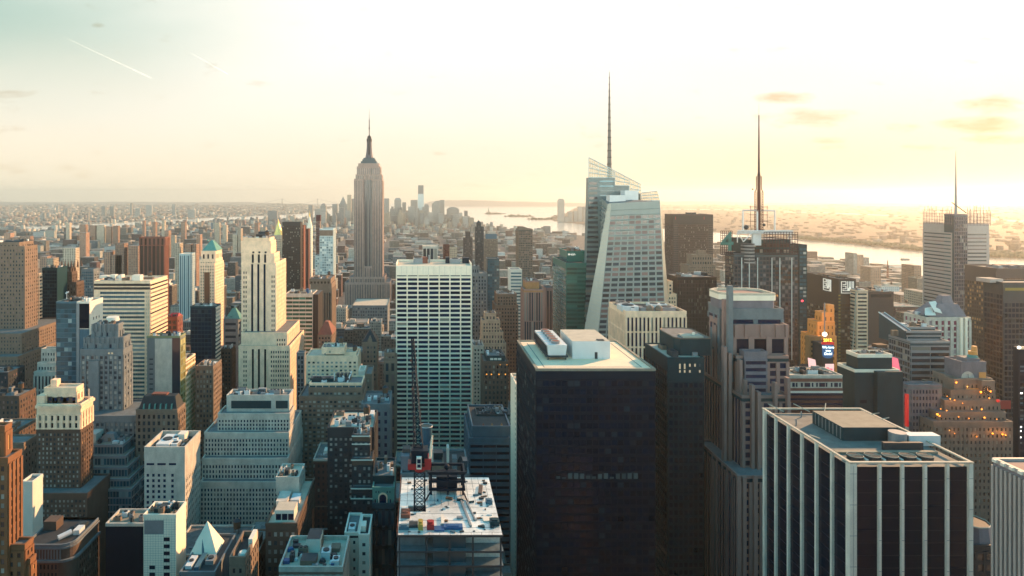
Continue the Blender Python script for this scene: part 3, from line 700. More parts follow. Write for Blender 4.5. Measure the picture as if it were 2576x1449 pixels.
    pl.build('mast_platform', 'mast_purple', r)
    ds = MB(); ds.sphere((X(1880,Y),Y+2,Z(572,Y)), 2.2); ds.sphere((X(1925,Y),Y+2,Z(566,Y)), 1.4); ds.sphere((xm-7, y-2, z(476)), .8)
    ds.build('dish', 'dark_steel', r)
    MB().sphere((X(2018,Y-2),Y-2,Z(757,Y-2)), .9).build('warning_light', 'lit_red', r)
conde()

def nyt():
    Y = 740
    r = hero('skyscraper', 'grey rod-screened tower with spiky open roof screens and a thin mast', 2319, 2496, 380, Y, 800, 'the grey rod-screened tower')
    st = S(60, 4.3, .999, .36, 'glass_office', .3, .5, 9, 1.5)
    xl = X(2395,Y); D = Dp(Y,2395,2321)
    core = blk(r, 'core', 2400, 2434, 541, Y-2.5, 14, 0, 'teal_panel', front=S(2.2,4.3,.8,.8,'glass_dark',.3,.3,2), side=None, frame='purple_grey')
    blk(r, 'wall', 2396, 2488, 566, Y, D, 0, 'rod_screen', front=S(35,4.3,.9,.36,'glass_office',.3,.5,9,1), side=S(60,4.3,.96,.34,'glass_office',.3,.5,9,1))
    MB().box(X(2488.2,Y), X(2495,Y), Y+4, Y+D, 0, Z(572,Y)).build('corner_notch', 'bronze_metal', r)
    rods = MB(); q = random.Random(3)
    for px in [2434+i*3.6 for i in range(17)]:
        rods.bar((X(px,Y),Y,Z(568,Y)), (X(px,Y),Y,Z(q.uniform(517,540),Y)), .32)
    for j in range(5): rods.bar((X(2434,Y),Y,Z(562-j*8,Y)), (X(2493,Y),Y,Z(562-j*8,Y)), .2)
    for i in range(18):
        y = Y+1+(D-2)*i/17; rods.bar((xl,y,Z(566,Y)), (xl,y,Z(566,Y)+q.uniform(10,23)), .32)
    for j in range(5): rods.bar((xl,Y,Z(562-j*8,Y)), (xl,Y+D,Z(562-j*8,Y)), .2)
    for px in (2440,2449,2458,2466,2474): rods.bar((X(px,Y+20),Y+20,Z(566,Y)), (X(px,Y+20),Y+20,Z(516,Y+20)), .5, 0, 4, .1)
    rods.build('roof_screen', 'purple_grey', r)
    xm = X(2404.5,Y+15); MB().cyl(xm, Y+15, 1.5, Z(541,Y), Z(470,Y+15), 8, 0, 1.0).cyl(xm, Y+15, 1.0, Z(470,Y+15), Z(380,Y+15), 8, 0, .15).build('mast', 'grey_metal', r)
    MB().bar((X(2394,Y+8),Y+8,Z(509,Y)), (X(2431,Y+8),Y+8,Z(536,Y)), .5).build('roof_derrick', 'dark_steel', r)
nyt()

def grace():
    Y = 560
    r = hero('office_tower', 'white stone slab tower with a bright grid of wide dark windows facing straight on', 996, 1187, 658, Y, 1135, 'the white grid slab')
    z0 = 0; x0, x1 = X(996,Y), X(1187,Y); z1 = Z(668,Y)
    core = MB().box(x0, x1, Y+1.2, Y+34, 0, z1, 0, 1).build('wall', ['white_marble','roof_white'], r); FOOT.append((x0,x1,Y,Y+34,z1,r))
    fr = MB(); bw = (x1-x0-1.0)/7; a0 = x0+.5; fh = 11.3*Y/F; top = Z(699,Y); pw = bw*.115
    fr.box(x0, x1, Y-.3, Y+1.2, Z(692.6,Y), z1)                     # blank band over the windows
    fr.box(x0, x1, Y-.25, Y+1.2, Z(700,Y), Z(695.2,Y))
    for i in range(8): c = a0+i*bw; fr.box(max(c-pw/2,x0), min(c+pw/2,x1), Y-.5, Y+1.2, 0, Z(692.6,Y)-.02)
    j = 0
    while True:
        t = top - (j+1)*fh
        if t < 2: break
        fr.box(x0, x1, Y-.2, Y+1.2, t, t+fh*.34); j += 1
    sub(fr, 'facade_frame', 'white_marble', core); jn = MB()
    for i in range(1,14): jn.box(x0+i*(x1-x0)/14-.05, x0+i*(x1-x0)/14+.05, Y-.33, Y-.3, Z(692,Y), z1-.4)
    sub(jn, 'panel_joint', 'grey_stone', core)
    e = .05
    for i in range(7): PANES[r.name].append((((a0+i*bw+pw/2,Y+1.1,Z(695.2,Y)),(a0+(i+1)*bw-pw/2,Y+1.1,Z(695.2,Y)),(a0+(i+1)*bw-pw/2,Y+1.1,Z(692.6,Y)),(a0+i*bw+pw/2,Y+1.1,Z(692.6,Y))), 'glass_navy'))
    for k in range(j):
        t = top-(k+1)*fh
        for i in range(7):
            p0, p1 = a0+i*bw+pw/2, a0+(i+1)*bw-pw/2
            PANES[r.name].append((((p0,Y+1.1,t+fh*.34),(p1,Y+1.1,t+fh*.34),(p1,Y+1.1,t+fh),(p0,Y+1.1,t+fh)), 'glass_navy'))
    p = MB(); p.box(x0,x0+.8,Y+1.3,Y+34,z1,z1+2); p.box(x1-.8,x1,Y+1.3,Y+34,z1,z1+2); p.box(x0,x1,Y+33.2,Y+34.1,z1,z1+2); sub(p, 'parapet', 'white_marble', core)
    for a, c, h, mt_ in ((1040,1063,4.5,'grey_metal'), (1063,1076,5.5,'rust_red'), (1121,1131,5.5,'black_metal'), (1133,1158,4,'grey_metal'), (1164,1180,5,'black_metal'), (1078,1082,7,'grey_metal')):
        unit(r, X(a,Y+18), X(c,Y+18), Y+18, Y+26, z1, h, mt_, fan=mt_=='grey_metal')
grace()

def dark_slab():
    Y = 297; D = 59
    r = hero('office_tower', 'huge black office tower whose pale flat roof carries a white box and cooling fans', 1301, 1649, 840, Y, 1449, 'the huge black flat-roofed tower')
    x0, x1 = X(1348,Y), X(1649,Y); z1 = Z(930,Y)
    st = S(2.85, 3.95, .86, .62, 'glass_black', .12, .12, 4.5, .3)
    core = box_block(r, 'wall', x0, x1, Y, Y+D, 0, z1, 'black_metal', front=st, side=S(2.6,3.95,.7,.6,'glass_teal',.25,.12,4.5,.3), roof='roof_cream', parapet=0, frame='black_metal')
    p = MB(); t = 1.6
    p.box(x0-.1,x1+.1,Y-.1,Y+.9,z1-.6,z1+.5); p.box(x0-.1,x1+.1,Y+D-1.5,Y+D,z1,z1+.6); p.box(x0-.1,x0+1.2,Y+.9,Y+D-1.5,z1,z1+.6); p.box(x1-1.2,x1+.1,Y+.9,Y+D-1.5,z1,z1+.6)
    sub(p, 'parapet', 'roof_gravel', core)
    w2 = MB(); w2.box(x0+5,x1-5,Y+4.4,Y+4.7,z1+.02,z1+.1); w2.box(x0+4.6,x0+4.9,Y+4,Y+D-6,z1+.02,z1+.1); w2.box(x1-5.2,x1-4.9,Y+4,Y+D-6,z1+.02,z1+.1); sub(w2, 'roof_seam', 'roof_grey', core)
    ya = Y+20; k = ya/F
    h = MB().box(X(1518-78,ya), X(1535,ya), ya, ya+28, z1, z1+(908-864)*k, 0, 1); o = h.build('roof_house', ['white_metal','roof_white'], r)
    dr = MB().box(X(1496,ya), X(1503,ya), ya-.15, ya, z1, z1+3.3); sub(dr, 'door', 'dark_steel', o)
    ht = MB().box(X(1505,ya), X(1522,ya), ya+1.2, ya+3.6, z1+(908-864)*k, z1+(908-864)*k+.4); sub(ht, 'hatch', 'dark_steel', o)
    yc = Y+18; xa, xb = X(1376,yc), X(1426,yc)
    ct = MB(); zc = z1+2.2; zt = zc+5.2
    ct.prism([(xa+.6,yc),(xb-.6,yc),(xb-.6,yc+34),(xa+.6,yc+34)], zc, zt, 0, 0, [(xa,yc-.6),(xb,yc-.6),(xb,yc+34.6),(xa,yc+34.6)])
    o = ct.build('cooling_tower', 'white_metal', r)
    fr = MB(); fr.box(xa-.4, xb+.4, yc-1, yc+35, z1+1.4, zc-.01)
    for i in range(6):
        for s_ in (xa+.5, xb-.5): fr.bar((s_,yc+i*6.6,z1),(s_,yc+i*6.6,z1+1.5),.25)
    sub(fr, 'support_frame', 'dark_steel', o)
    sd = MB().quad((xa+.25,yc+34,zc+.4),(xa+.25,yc+.5,zc+.4),(xa-.1,yc+.5,zt-.9),(xa-.1,yc+34,zt-.9)); sub(sd, 'louvre', 'black_metal', o)
    for i in range(6):
        f = MB().cyl((xa+xb)/2, yc+3.4+i*5.4, 2.1, zt, zt+1.3, 16, 0, 2.3).cyl((xa+xb)/2, yc+3.4+i*5.4, 1.7, zt+1.25, zt+1.36, 12, 1); sub(f, 'fan', ['grey_metal','rust_red'], o)
    # one lit floor
    for i in range(14):
        px = 1399+i*15; t_ = (1197,1200,1190,1190,1191,1196,1198,1192,1190,1199,1191,1191,1190,1190)[i]; MB().box(X(px,Y-.14), X(px+10.5,Y-.14), Y-.18, Y-.14, Z(1204,Y), Z(t_,Y)).build('lit_window', 'lit_cool' if i in (2,3,4,7,8,12,13) else 'dim_cool', r)
dark_slab()

def pier_tower():
    Y = 198; D = 49
    r = hero('office_tower', 'black glass tower with white vertical stripes and a roof full of fans', 1927, 2442, 1020, Y, 1449, 'the white-striped black tower')
    x0, x1 = X(2147,Y)-.9, X(2439,Y); z1 = Z(1153,Y)-1
    core = MB().box(x0, x1, Y, Y+D, 0, z1-1.6, 0, 1).build('wall', ['glass_black','roof_deck_grey'], r); FOOT.append((x0,x1,Y,Y+D,z1,r))
    p = MB()
    wpx = Y/F
    for i, c in enumerate((2209.5,2266.5,2323.5,2379.5)): p.box(X(c-3.2,Y), X(c+3.2,Y), Y-.9, Y, 0, z1-.4)
    p.box(X(2432,Y), x1+.4, Y-.9, Y+1, 0, z1-.4)
    p.box(x0-.9, x0+1.3, Y-1.0, Y+1.0, 0, z1-.4)
    n = 6
    for i in range(1, n): y = Y+D*i/n; p.box(x0-.9, x0, y-.42, y+.42, 0, z1-.4)
    p.box(x0-.9, x0+.5, Y+D-1, Y+D+.4, 0, z1-.4)
    sub(p, 'pier', 'pier_marble', core)
    jn = MB()
    for j in range(18):
        zj = z1-5-j*9.6
        for c in (2209.5,2266.5,2323.5,2379.5): jn.box(X(c-3.2,Y)-.02, X(c+3.2,Y)+.02, Y-.93, Y-.9, zj, zj+.16)
        jn.box(x0-.92, x0+1.32, Y-1.03, Y-1.0, zj+1.5, zj+1.66); jn.box(X(2432,Y), x1+.4, Y-.93, Y-.9, zj, zj+.16)
    jn.box(x0+.2, x0+.32, Y-1.04, Y-1.0, 0, z1-1)
    sub(jn, 'panel_joint', 'grey_metal', core)
    rl = MB(); rl.box(x0-1,x1+.5,Y-1.1,Y-.1,z1-.22,z1+.22); rl.box(x0-1,x0-.1,Y-.1,Y+D,z1-.22,z1+.22); rl.box(x1-.4,x1+.5,Y-.1,Y+D,z1-.22,z1+.22); rl.box(x0-1,x1+.5,Y+D,Y+D+.9,z1-.22,z1+.22)
    sub(rl, 'roof_rail', 'roof_white', core)
    fl = MB()
    for j in range(46): fl.box(x0+.3, x1-.3, Y-.06, Y-.001, z1-6-j*3.9, z1-5.7-j*3.9); fl.box(x0-.06, x0-.001, Y+.3, Y+D-.3, z1-6-j*3.9, z1-5.7-j*3.9)
    sub(fl, 'floor_lines', 'black_metal', core)
    zr = z1-1.6
    hx0, hx1 = X(2058,Y+33), X(2190,Y+33)
    o = MB().box(hx0+1, hx0+20, Y+21, Y+38, zr, zr+4.6, 0, 1).build('roof_house', ['dark_teal','roof_gravel'], r)
    dv = MB()
    for i in range(8): dv.box(hx0+.9, hx0+1, Y+22+i*2, Y+22.3+i*2, zr+.3, zr+4.3)
    sub(dv, 'louvre', 'grey_metal', o)
    MB().cyl(hx0+17.5, Y+18, 2.6, zr, zr+4.2, 18).build('roof_drum', 'grey_metal', r)
    MB().box(hx0+20.5, hx0+31, Y+16.5, Y+20, zr, zr+3.4).build('duct_house', 'white_metal', r)
    MB().box(hx0+9, hx0+22, Y+12.4, Y+13.6, zr, zr+2.6).build('screen_wall', 'dark_steel', r)
    for i in range(5):
        cx = x0+5.2+i*5.6; f = MB().cyl(cx, Y+5.6, 2.2, zr, zr+1.3, 20, 0, 2.35, 1)
        o = f.build('roof_fan', ['dark_steel','black_metal'], r); g_ = MB()
        for a in range(12): g_.bar((cx+2.3*math.cos(a*math.pi/6),Y+5.6+2.3*math.sin(a*math.pi/6),zr+1.4), (cx+2.3*math.cos((a+1)*math.pi/6),Y+5.6+2.3*math.sin((a+1)*math.pi/6),zr+1.4), .09)
        for a in (-.35, .35): g_.bar((cx-2.2,Y+5.6+a,zr+1.42), (cx+2.2,Y+5.6+a,zr+1.42), .07)
        sub(g_, 'fan_guard', 'roof_white', o)
        if i < 4: MB().box(cx+2.3, cx+3.2, Y+4, Y+6.6, zr, zr+.6).build('roof_curb', 'white_paint', r)
    MB().box(x0+2, x1-2, Y+9.6, Y+11.2, zr, zr+.7).build('walkway', 'roof_gravel', r)
    for (a, c, e, f_) in ((x0+6,Y+47,x0+2,Y+51), (x0+16,Y+47,x0+12,Y+51), (x0+21,Y+46,x0+25,Y+51.5), (x1-12,Y+40,x1+1,Y+40.4), (x1-9,Y+35,x1+1,Y+35.4), (x0+3,Y+20,x0-1.4,Y+18.5)):
        MB().bar((a,c,zr+1.2), (e,f_,zr+3.0), .16).build('davit', 'roof_white', r)
    q = random.Random(5)
    for i in range(7): x = q.uniform(x0+3,x1-5); y = q.uniform(Y+26,Y+46); MB().cyl(x, y, .25, zr, zr+q.uniform(1,2.6), 6).build('vent_pipe', 'grey_metal', r)
pier_tower()

def corner_tower():
    r = hero('office_tower', 'grey tower of closely set vertical stripes cut off by the right edge, lower right corner', 2490, 2700, 1157, 132, 1449, 'the striped corner tower')
    x0 = X(2498,140); z1 = Z(1157,140)
    core = box_block(r, 'wall', x0, x0+55, 92, 140, 0, z1, 'purple_grey', front=None, side=S(1.06,400,.5,.999,'glass_navy',.5,0,1.0,.3), roof='pink_granite', parapet=.5, frame='rod_screen')
    b = MB()
    for i in range(24): b.box(x0-.55, x0-.05, 92.8+i*2, 93.7+i*2, z1-.2, z1+.45)
    sub(b, 'cornice_block', 'white_paint', core)
    q = random.Random(8)
    for i in range(12): y = q.uniform(125,139.5); z = z1-q.uniform(18,42); MB().box(x0-.09, x0-.06, y, y+.5, z, z+.6).build('lit_window', 'lit_window', r)
    MB().box(x0+4, x0+30, 100, 128, z1, z1+3).build('roof_house', 'pink_granite', r)
corner_tower()
# ------------------------------------------------------------------ left side towers
def T(name, label, ref, vis, Y, tiers, cat='building', **common):
    """stacked blocks, top first: (part, px0, px1, side px at the back or None, ptop, dY, overrides)"""
    px0 = min(t[1] for t in tiers); px1 = max(max(t[2], t[3] or 0) for t in tiers)
    if tiers[0][3]: px0 = min(px0, min(t[3] or 9999 for t in tiers))
    r = hero(name, label, px0, px1, min(t[4] for t in tiers), Y, vis, ref, cat)
    cores = []
    for i, (part, a, c, sd, top, dY, ov) in enumerate(tiers):
        y = Y + dY; k = dict(common); k.update(ov); D = k.pop('D', None)
        if D is None: D = (Dp(y, c, sd) if (sd and c < CX) else Dp(y, a, sd) if sd else 22)
        z0 = k.pop('z0', None)
        if z0 is None: z0 = Z(tiers[i+1][4], Y + tiers[i+1][5]) - .02 if i+1 < len(tiers) else 0
        cores.append(blk(r, part, a, c, top, y, max(D, 4), z0, **k))
    t0 = tiers[0]; k = dict(common); k.update(t0[6]); y = Y + t0[5]
    if Y < 800 and k.get('parapet', 1):
        D = k.get('D') or (Dp(y, t0[2], t0[3]) if (t0[3] and t0[2] < CX) else Dp(y, t0[1], t0[3]) if t0[3] else 22)
        xa, xb = X(t0[1], y), X(t0[2], y)
        if xb-xa > 8 and D > 8: clutter(r, xa, xb, y+.5, y+D-.5, Z(t0[4], y), 5, int(abs(xa*7+y)), ('grey_metal','dark_steel','white_metal','tan_brick'))
        if xb-xa > 14 and D > 12 and k.get('wall') in ('tan_brick','brown_brick','dark_brick','cream_stone','grey_stone') and int(abs(xa)) % 2: tank(r, xa+(xb-xa)*.78, y+D*.66, Z(t0[4], y), .9)
    return r, cores

br = S(2.9, 3.7, .45, .52, 'glass_office', .25, .2)
# far left brick tower with the slanted dark roof
r, c = T('skyscraper', 'tall brown brick tower with dark slanted roof and sunlit orange side, left edge', 'the tall brown brick tower', 985, 640,
  [('crown', -60, 48, 84, 612, 6, dict(front=S(4,9,.4,.5), side=S(4,9,.4,.5))),
   ('wall', -60, 62, 94, 622, 0, dict()),
   ('setback', -60, 54, 101, 842, -26, dict(D=80)),
   ('setback', -60, 44, 103, 900, -40, dict(D=96))], cat='skyscraper', wall='tan_brick', front=br, side=S(3.6,3.7,.4,.5,'glass_office',.3,.2))
MB().pyr(X(-60,650), X(52,650), 646, 690, Z(622,640), Z(606,655), 0, .75, .4).build('roof', 'slate', r)
T('office_tower', 'narrow pale slab with slanting stripes squeezed beside the tall brown brick tower', 'the narrow striped slab', 860, 690, [('wall', 92, 99, 106, 690, 0, dict())], wall='cream_stone', front=S(3,3.8,.8,.5), side=S(30,3.8,.999,.5,'glass_dark'))
T('office_tower', 'plain dark green glass slab standing behind the white-sided glass tower', 'the dark green glass slab', 870, 700, [('wall', 106, 144, None, 676, 0, dict(D=20))], wall='dark_teal', front=S(2.4,3.8,.9,.75,'glass_black',.1,.1), side=None)
# gothic crown
Y = 720
r, c = T('gothic_tower', 'brown gothic tower with a crown of pointed spikes', 'the spiked brown gothic tower', 800, Y,
  [('crown', 146, 178, 190, 672, 6, dict(front=S(4.2,14,.42,.8,'glass_brown',.6), side=S(4.2,14,.42,.8,'glass_brown',.6), parapet=0)),
   ('wall', 144, 181, 194, 686, 3, dict()), ('setback', 131, 192, 206, 712, 0, dict(D=16))], cat='skyscraper', wall='brown_brick', front=S(3.2,3.7,.42,.55,'glass_brown',.5), side=S(3.2,3.7,.42,.55,'glass_brown',.5))
b = MB()
for px in (147,155,163,171,178): b.pyr(X(px-2.2,Y), X(px+2.2,Y), Y+6, Y+8, Z(674,Y), Z(654,Y), 0)
for px, y in ((181.5,Y+11),(183.5,Y+17)): b.pyr(X(px-2.2,Y), X(px+2.2,Y), y, y+2, Z(674,Y), Z(656,Y), 0)
b.build('pinnacle', 'brown_brick', r)
T('office_tower', 'grey-blue block with a sunlit tan west side, right of the spiked gothic tower', 'the tan-sided grey block', 745, 800, [('wall', 205, 235, 250, 679, 0, dict())], wall='grey_stone', front=S(2.2,3.6,.7,.6,'glass_teal'), side=S(6,3.6,.5,.4))
# white-sided glass tower
Y = 520
r, c = T('glass_tower', 'blue glass tower with a blank white sunlit west side and cluttered roof', 'the white-sided glass tower', 970, Y, [('wall', 141, 192, 195, 762, 0, dict(D=22))], cat='skyscraper', wall='teal_panel', front=S(3.4,3.9,.97,.8,'glass_teal',.08,.1,5), side=None, frame='blue_panel', roof='roof_gravel')
x0, x1 = X(192.3,Y), X(225,Y); D = Dp(Y,225,259)
o = box_block(r, 'west_wing', x0, x1, Y+.3, Y+D, 0, Z(762,Y), 'white_paint', parapet=1, roof='roof_gravel')
p = MB().box(x0+2.5, x1-.3, Y-.1, Y+.29, Z(826,Y), Z(764,Y)); sub(p, 'dark_glazing', 'glass_black', o)
p = MB().box(x0, x0+2.4, Y-.2, Y+.29, 0, Z(763,Y)); sub(p, 'corner_pier', 'grey_metal', o)
p = MB().box(x0+2.5, x1-.3, Y+.05, Y+.29, 0, Z(828,Y)); sub(p, 'wall_panel', 'blue_panel', o)
for j in range(2):
    for i in range(3): sub(MB().box(x1+.02, x1+.1, Y+6+i*4.5, Y+7+i*4.5, Z(808+j*18,Y), Z(801+j*18,Y)), 'window', 'glass_dark', o)
clutter(r, X(143,Y), X(222,Y), Y+2, Y+20, Z(762,Y), 7, 3)
b = MB().bar((X(168,Y+6),Y+6,Z(760,Y)), (X(168,Y+6),Y+6,Z(733,Y+6)), .25); b.bar((X(165,Y+6),Y+6,Z(738,Y+6)), (X(173,Y+6),Y+6,Z(734,Y+6)), .5); b.build('window_washing_rig', 'white_metal', r)
# broad striped slab
Y = 640
r, c = T('office_tower', 'broad slab of pale and dark horizontal stripes with a flat white roof', 'the broad striped slab', 1000, Y,
   [('wall', 237, 378, 421, 709, 0, dict(roof='roof_white'))], cat='skyscraper', wall='cream_stone', front=S(57,4.1,.999,.55,'glass_teal',.4,.45,9,6), side=S(60,4.1,.999,.45,'glass_blind',.4,.5,1.5,.3))
b = MB()
for j in range(2): b.box(X(237,Y), X(377.9,Y), Y-.5, Y-.01, Z(716+j*9,Y)-1.3, Z(716+j*9,Y)+1)
sub(b, 'louvre_band', 'bronze_metal', c[0])
for i in range(26): sub(MB().box(X(258+i*4.6,Y), X(258.6+i*4.6,Y), Y-.3, Y-.06, 0, Z(735,Y)), 'mullion', 'grey_metal', c[0])
for a, d_, e, h in ((299,306,8,12), (332,353,10,11), (250,270,26,6), (275,290,24,8)): MB().box(X(a,Y+e), X(d_,Y+e), Y+e, Y+e+7, Z(709,Y), Z(709,Y)+h*.5).build('roof_house', 'white_paint', r)
# red-brown tower, teal tower and pyramid-roofed tower in the middle distance
Y = 1250
r, c = T('skyscraper', 'red-brown tower with vertical ribs and a flared top, standing far left above the low blocks', 'the ribbed red-brown tower', 697, Y, [('crown', 350, 415, 419.5, 598, -1, dict(front=S(8,40,.5,.9,'glass_brown',.7,0,1), D=22)), ('wall', 351, 414, 418.5, 617, 0, dict(D=20))], cat='skyscraper', wall='rust_red', front=S(8,200,.74,.999,'glass_brown',1.0,0,1), side=S(5,200,.4,.999,'glass_brown',.6,0,1))
T('office_tower', 'small teal glass tower with dark vertical stripes, left of the green-roofed tower', 'the small teal tower', 712, 1150, [('wall', 451, 477, 491, 640, 0, dict(roof='roof_white'))], wall='pale_glass_panel', front=S(3.4,200,.6,.999,'glass_teal',.4,0,2), side=S(3,4,.5,.5,'glass_teal'))
Y = 820
r, c = T('skyscraper', 'slender cream tower topped by a green copper pyramid roof', 'the green-pyramid tower', 815, Y,
  [('crown', 506, 542, 558, 633, 6, dict(front=S(5,8,.4,.6), side=S(5,8,.4,.6))), ('setback', 502, 542, 560, 655, 3, dict(front=S(3.5,4.5,.35,.5))), ('wall', 502, 540, 563, 664, 0, dict())], cat='skyscraper', wall='cream_stone', front=S(3.1,3.9,.4,.55,'glass_office'), side=S(3.6,3.9,.35,.6,'glass_amber_glint'))
ridge(r, 'roof', 'verdigris', 508, 545, 604, 631, Y+7, 26, .12, .2)
MB().pyr(X(521,Y+18), X(525,Y+18), Y+17, Y+20, Z(606,Y+18), Z(600,Y+18)).build('roof_lantern', 'verdigris', r)
sub(MB().box(X(514,Y), X(528,Y), Y-.4, Y-.05, Z(800,Y), Z(685,Y)), 'window_bay', 'glass_brown', c[2])
# 500-foot striped limestone tower
Y = 600
lm = S(2.6, 3.75, .55, .55, 'glass_office', .3, .2, 2)
r, c = T('skyscraper', 'tall pale limestone tower with three black vertical stripes and stepped sunlit shoulders', 'the black-striped limestone tower', 1000, Y,
  [('crown', 612, 678, 690, 601, 4, dict(front=None, side=None)), ('shaft', 607, 681, 694, 609, 2, dict(front=None, side=S(3,3.75,.2,.5))),
   ('shoulder', 607, 690, 703, 640, 0, dict(front=None)), ('shoulder', 607, 694, 708, 664, -2, dict(front=None, D=44)),
   ('setback', 607, 722, 731, 839, -12, dict(front=None, D=60)), ('setback', 600, 729, 742, 873, -18, dict(front=None, D=70))], cat='skyscraper', wall='cream_stone', side=S(3,3.75,.35,.5,'glass_office',.3,.2))
yf = Y-18.3
for px in (636, 651.3, 667):
    y0_ = Y-2.2
    b = MB().box(X(px-2.3,Y), X(px+2.3,Y), Y-2.4, Y-2.02, Z(870,Y), Z(664,Y)).box(X(px-2.3,Y), X(px+2.3,Y), Y-.3, Y-.02, Z(664,Y), Z(640,Y)).box(X(px-2.3,yf), X(px+2.3,yf), yf, yf+.25, 0, Z(873,yf)-2).box(X(px-2.3,Y), X(px+2.3,Y), Y+1.7, Y+1.98, Z(640,Y), Z(633,Y)).build('window_stripe', 'glass_black', r)
def pair_windows(px0, px1, p0, p1, y, nx, ny, gl='glass_office', wf=.5, hf=.5):
    quad_face(r, (X(px0,y),y,Z(p1,y)), (X(px1,y),y,Z(p1,y)), (X(px1,y),y,Z(p0,y)), (X(px0,y),y,Z(p0,y)), nx, ny, wf, hf, gl, .07)
pair_windows(682, 692, 690, 837, Y-2, 2, 12); pair_windows(611, 622, 680, 837, Y-2, 2, 13); pair_windows(695, 719, 850, 872, Y-12, 4, 2)
pair_windows(680, 727, 880, 1010, Y-18, 8, 11); pair_windows(611, 622, 880, 1010, Y-18, 2, 11)
b = MB()
for i in range(8): b.box(X(612+i*8.6,Y), X(614.5+i*8.6,Y), Y+3.5, Y+3.98, Z(628,Y), Z(599,Y))
sub(b, 'buttress', 'cream_stone', c[0])
unit(r, X(645,Y+12), X(668,Y+12), Y+10, Y+18, Z(601,Y+4), 4, 'bronze_metal', 'roof_house', False); unit(r, X(650,Y+20), X(672,Y+20), Y+20, Y+26, Z(601,Y+4), 6, 'dark_steel', 'roof_house', False)
MB().bar((X(655,Y+14),Y+14,Z(600,Y)), (X(655,Y+14),Y+14,Z(580,Y+14)), .2).build('antenna', 'dark_steel', r)
# black glass block with striped lit side
Y = 590
r, c = T('office_tower', 'black glass block with a sunlit side of slanting white stripes', 'the black glass block', 915, Y, [('wall', 479, 542, 555, 773, 0, dict(roof='roof_white'))], wall='black_metal', front=S(3.2,3.9,.9,.8,'glass_black',.1,.12,2), side=S(40,3.9,.999,.45,'glass_blind',.3,.4,1), frame='dark_teal')
sub(MB().box(c[0].parent.location[0]+6, X(541.8,Y), Y-.14, Y-.11, Z(915,Y), Z(775,Y)), 'glazing_strip', 'glass_dark', c[0])
q_ = MB()
for j in range(16): q_.box(X(542,Y)+.05, X(542,Y)+.5, Y+.2, Y+14.6, Z(776+j*10,Y)-1.0, Z(776+j*10,Y)+.9)
sub(q_, 'balcony_band', 'white_paint', c[0])
Y = 720
r, c = T('office_tower', 'small grey tower with a teal pyramid roof, left of the black-striped limestone tower', 'the teal pyramid roof', 860, Y, [('wall', 562, 598, 606, 804, 0, dict())], wall='grey_stone', front=S(14,7,.8,.4), side=S(8,7,.7,.4))
ridge(r, 'roof', 'verdigris', 566, 604, 774, 803, Y+1, 14, .2, .2)
MB().box(X(581,Y+6), X(588,Y+6), Y+6, Y+9, Z(775,Y+6), Z(769,Y+6)).build('roof_lantern', 'dark_teal', r)
r, c = T('building', 'red-roofed building glowing in the sun beside the broad striped slab', 'the red-roofed building', 850, 700, [('wall', 420, 446, 459, 800, 0, dict())], wall='rust_red', front=S(6,6,.7,.6,'glass_dark'), side=S(4,5,.5,.5,'glass_red'))
ridge(r, 'roof', 'red_paint', 421, 447, 787, 800, 701, 16, .7, .1)
# art deco grey tower
Y = 430
ad = S(3.05, 3.5, .62, .55, 'glass_blind', .55, .25, 3)
r, c = T('skyscraper', 'grey art deco tower with a scalloped stepped crown and a round drum on top', 'the grey art deco tower', 1090, Y,
  [('crown', 233, 296, 310, 819, 8, dict(front=S(4.4,10,.4,.6,'glass_navy',.9,.3,4), side=S(4.4,10,.4,.6,'glass_navy',.8,.3,4))),
   ('setback', 212, 309, 328, 852, 4, dict(front=S(4.8,7,.32,.6,'glass_navy',.7,.3,3), side=S(4.8,7,.3,.6,'glass_navy',.6,.3,3))),
   ('wall', 202, 310, 333, 882, 0, dict()), ('setback', 202, 350, 371, 1050, -14, dict(D=34))], cat='skyscraper', wall='grey_stone', front=ad, side=S(3.6,3.9,.45,.52,'glass_blind',.4,.25,3))
yy = Y+14
MB().cyl(X(275,yy), yy+5, 4.4, Z(820,Y), Z(800,yy), 20, 0, 4.1).build('roof_drum', 'white_paint', r)
b = MB()
for i in range(7):
    px = 233+i*10.5; b.cyl(X(px,Y+8), Y+8, .85, Z(852,Y+4), Z(815,Y+8), 8)
b.build('finial_column', 'grey_stone', r)
b = MB()
for i in range(9):
    px = 213+i*12; b.cyl(X(px,Y+4), Y+4, .9, Z(882,Y), Z(848,Y+4), 8)
b.build('finial_column', 'grey_stone', r)
MB().box(X(222,Y-2), X(248,Y-2), Y-2, Y, 0, Z(908,Y-2)).build('projecting_bay', 'grey_stone', r)
for i in range(2): MB().box(X(272+i*8,Y-.7), X(276+i*8,Y-.7), Y-.75, Y-.6, Z(890,Y), Z(886,Y)).build('lit_window', 'lit_window', r)
# grey blank building with glass strip, and the yellow-green glass wing
Y = 470
r, c = T('office_tower', 'block with a blank pale grey north wall and a greenish glass corner', 'the blank grey wall block', 1010, Y, [('wall', 370, 453, 467, 849, 0, dict(front=None))], wall='grey_stone', roof='roof_white', side=S(5,5,.8,.75,'glass_gold',.15,.2), frame='green_trim')
sub(MB().box(X(390,Y), X(433,Y), Y-.25, Y-.01, 0, Z(852,Y)), 'wall_panel', 'pale_concrete', c[0])
sub(MB().box(X(433.4,Y), X(452.6,Y), Y-.3, Y-.01, 0, Z(850,Y)), 'glazing_strip', 'glass_dark', c[0])
for j in range(9): sub(MB().box(X(376,Y), X(385,Y), Y-.1, Y-.01, Z(905+j*12.5,Y), Z(902+j*12.5,Y)), 'window', 'glass_dark', c[0])
clutter(r, X(400,Y), X(450,Y), Y+2, Y+9, Z(849,Y), 6, 9, ('white_metal','blue_tarp','grey_metal'))
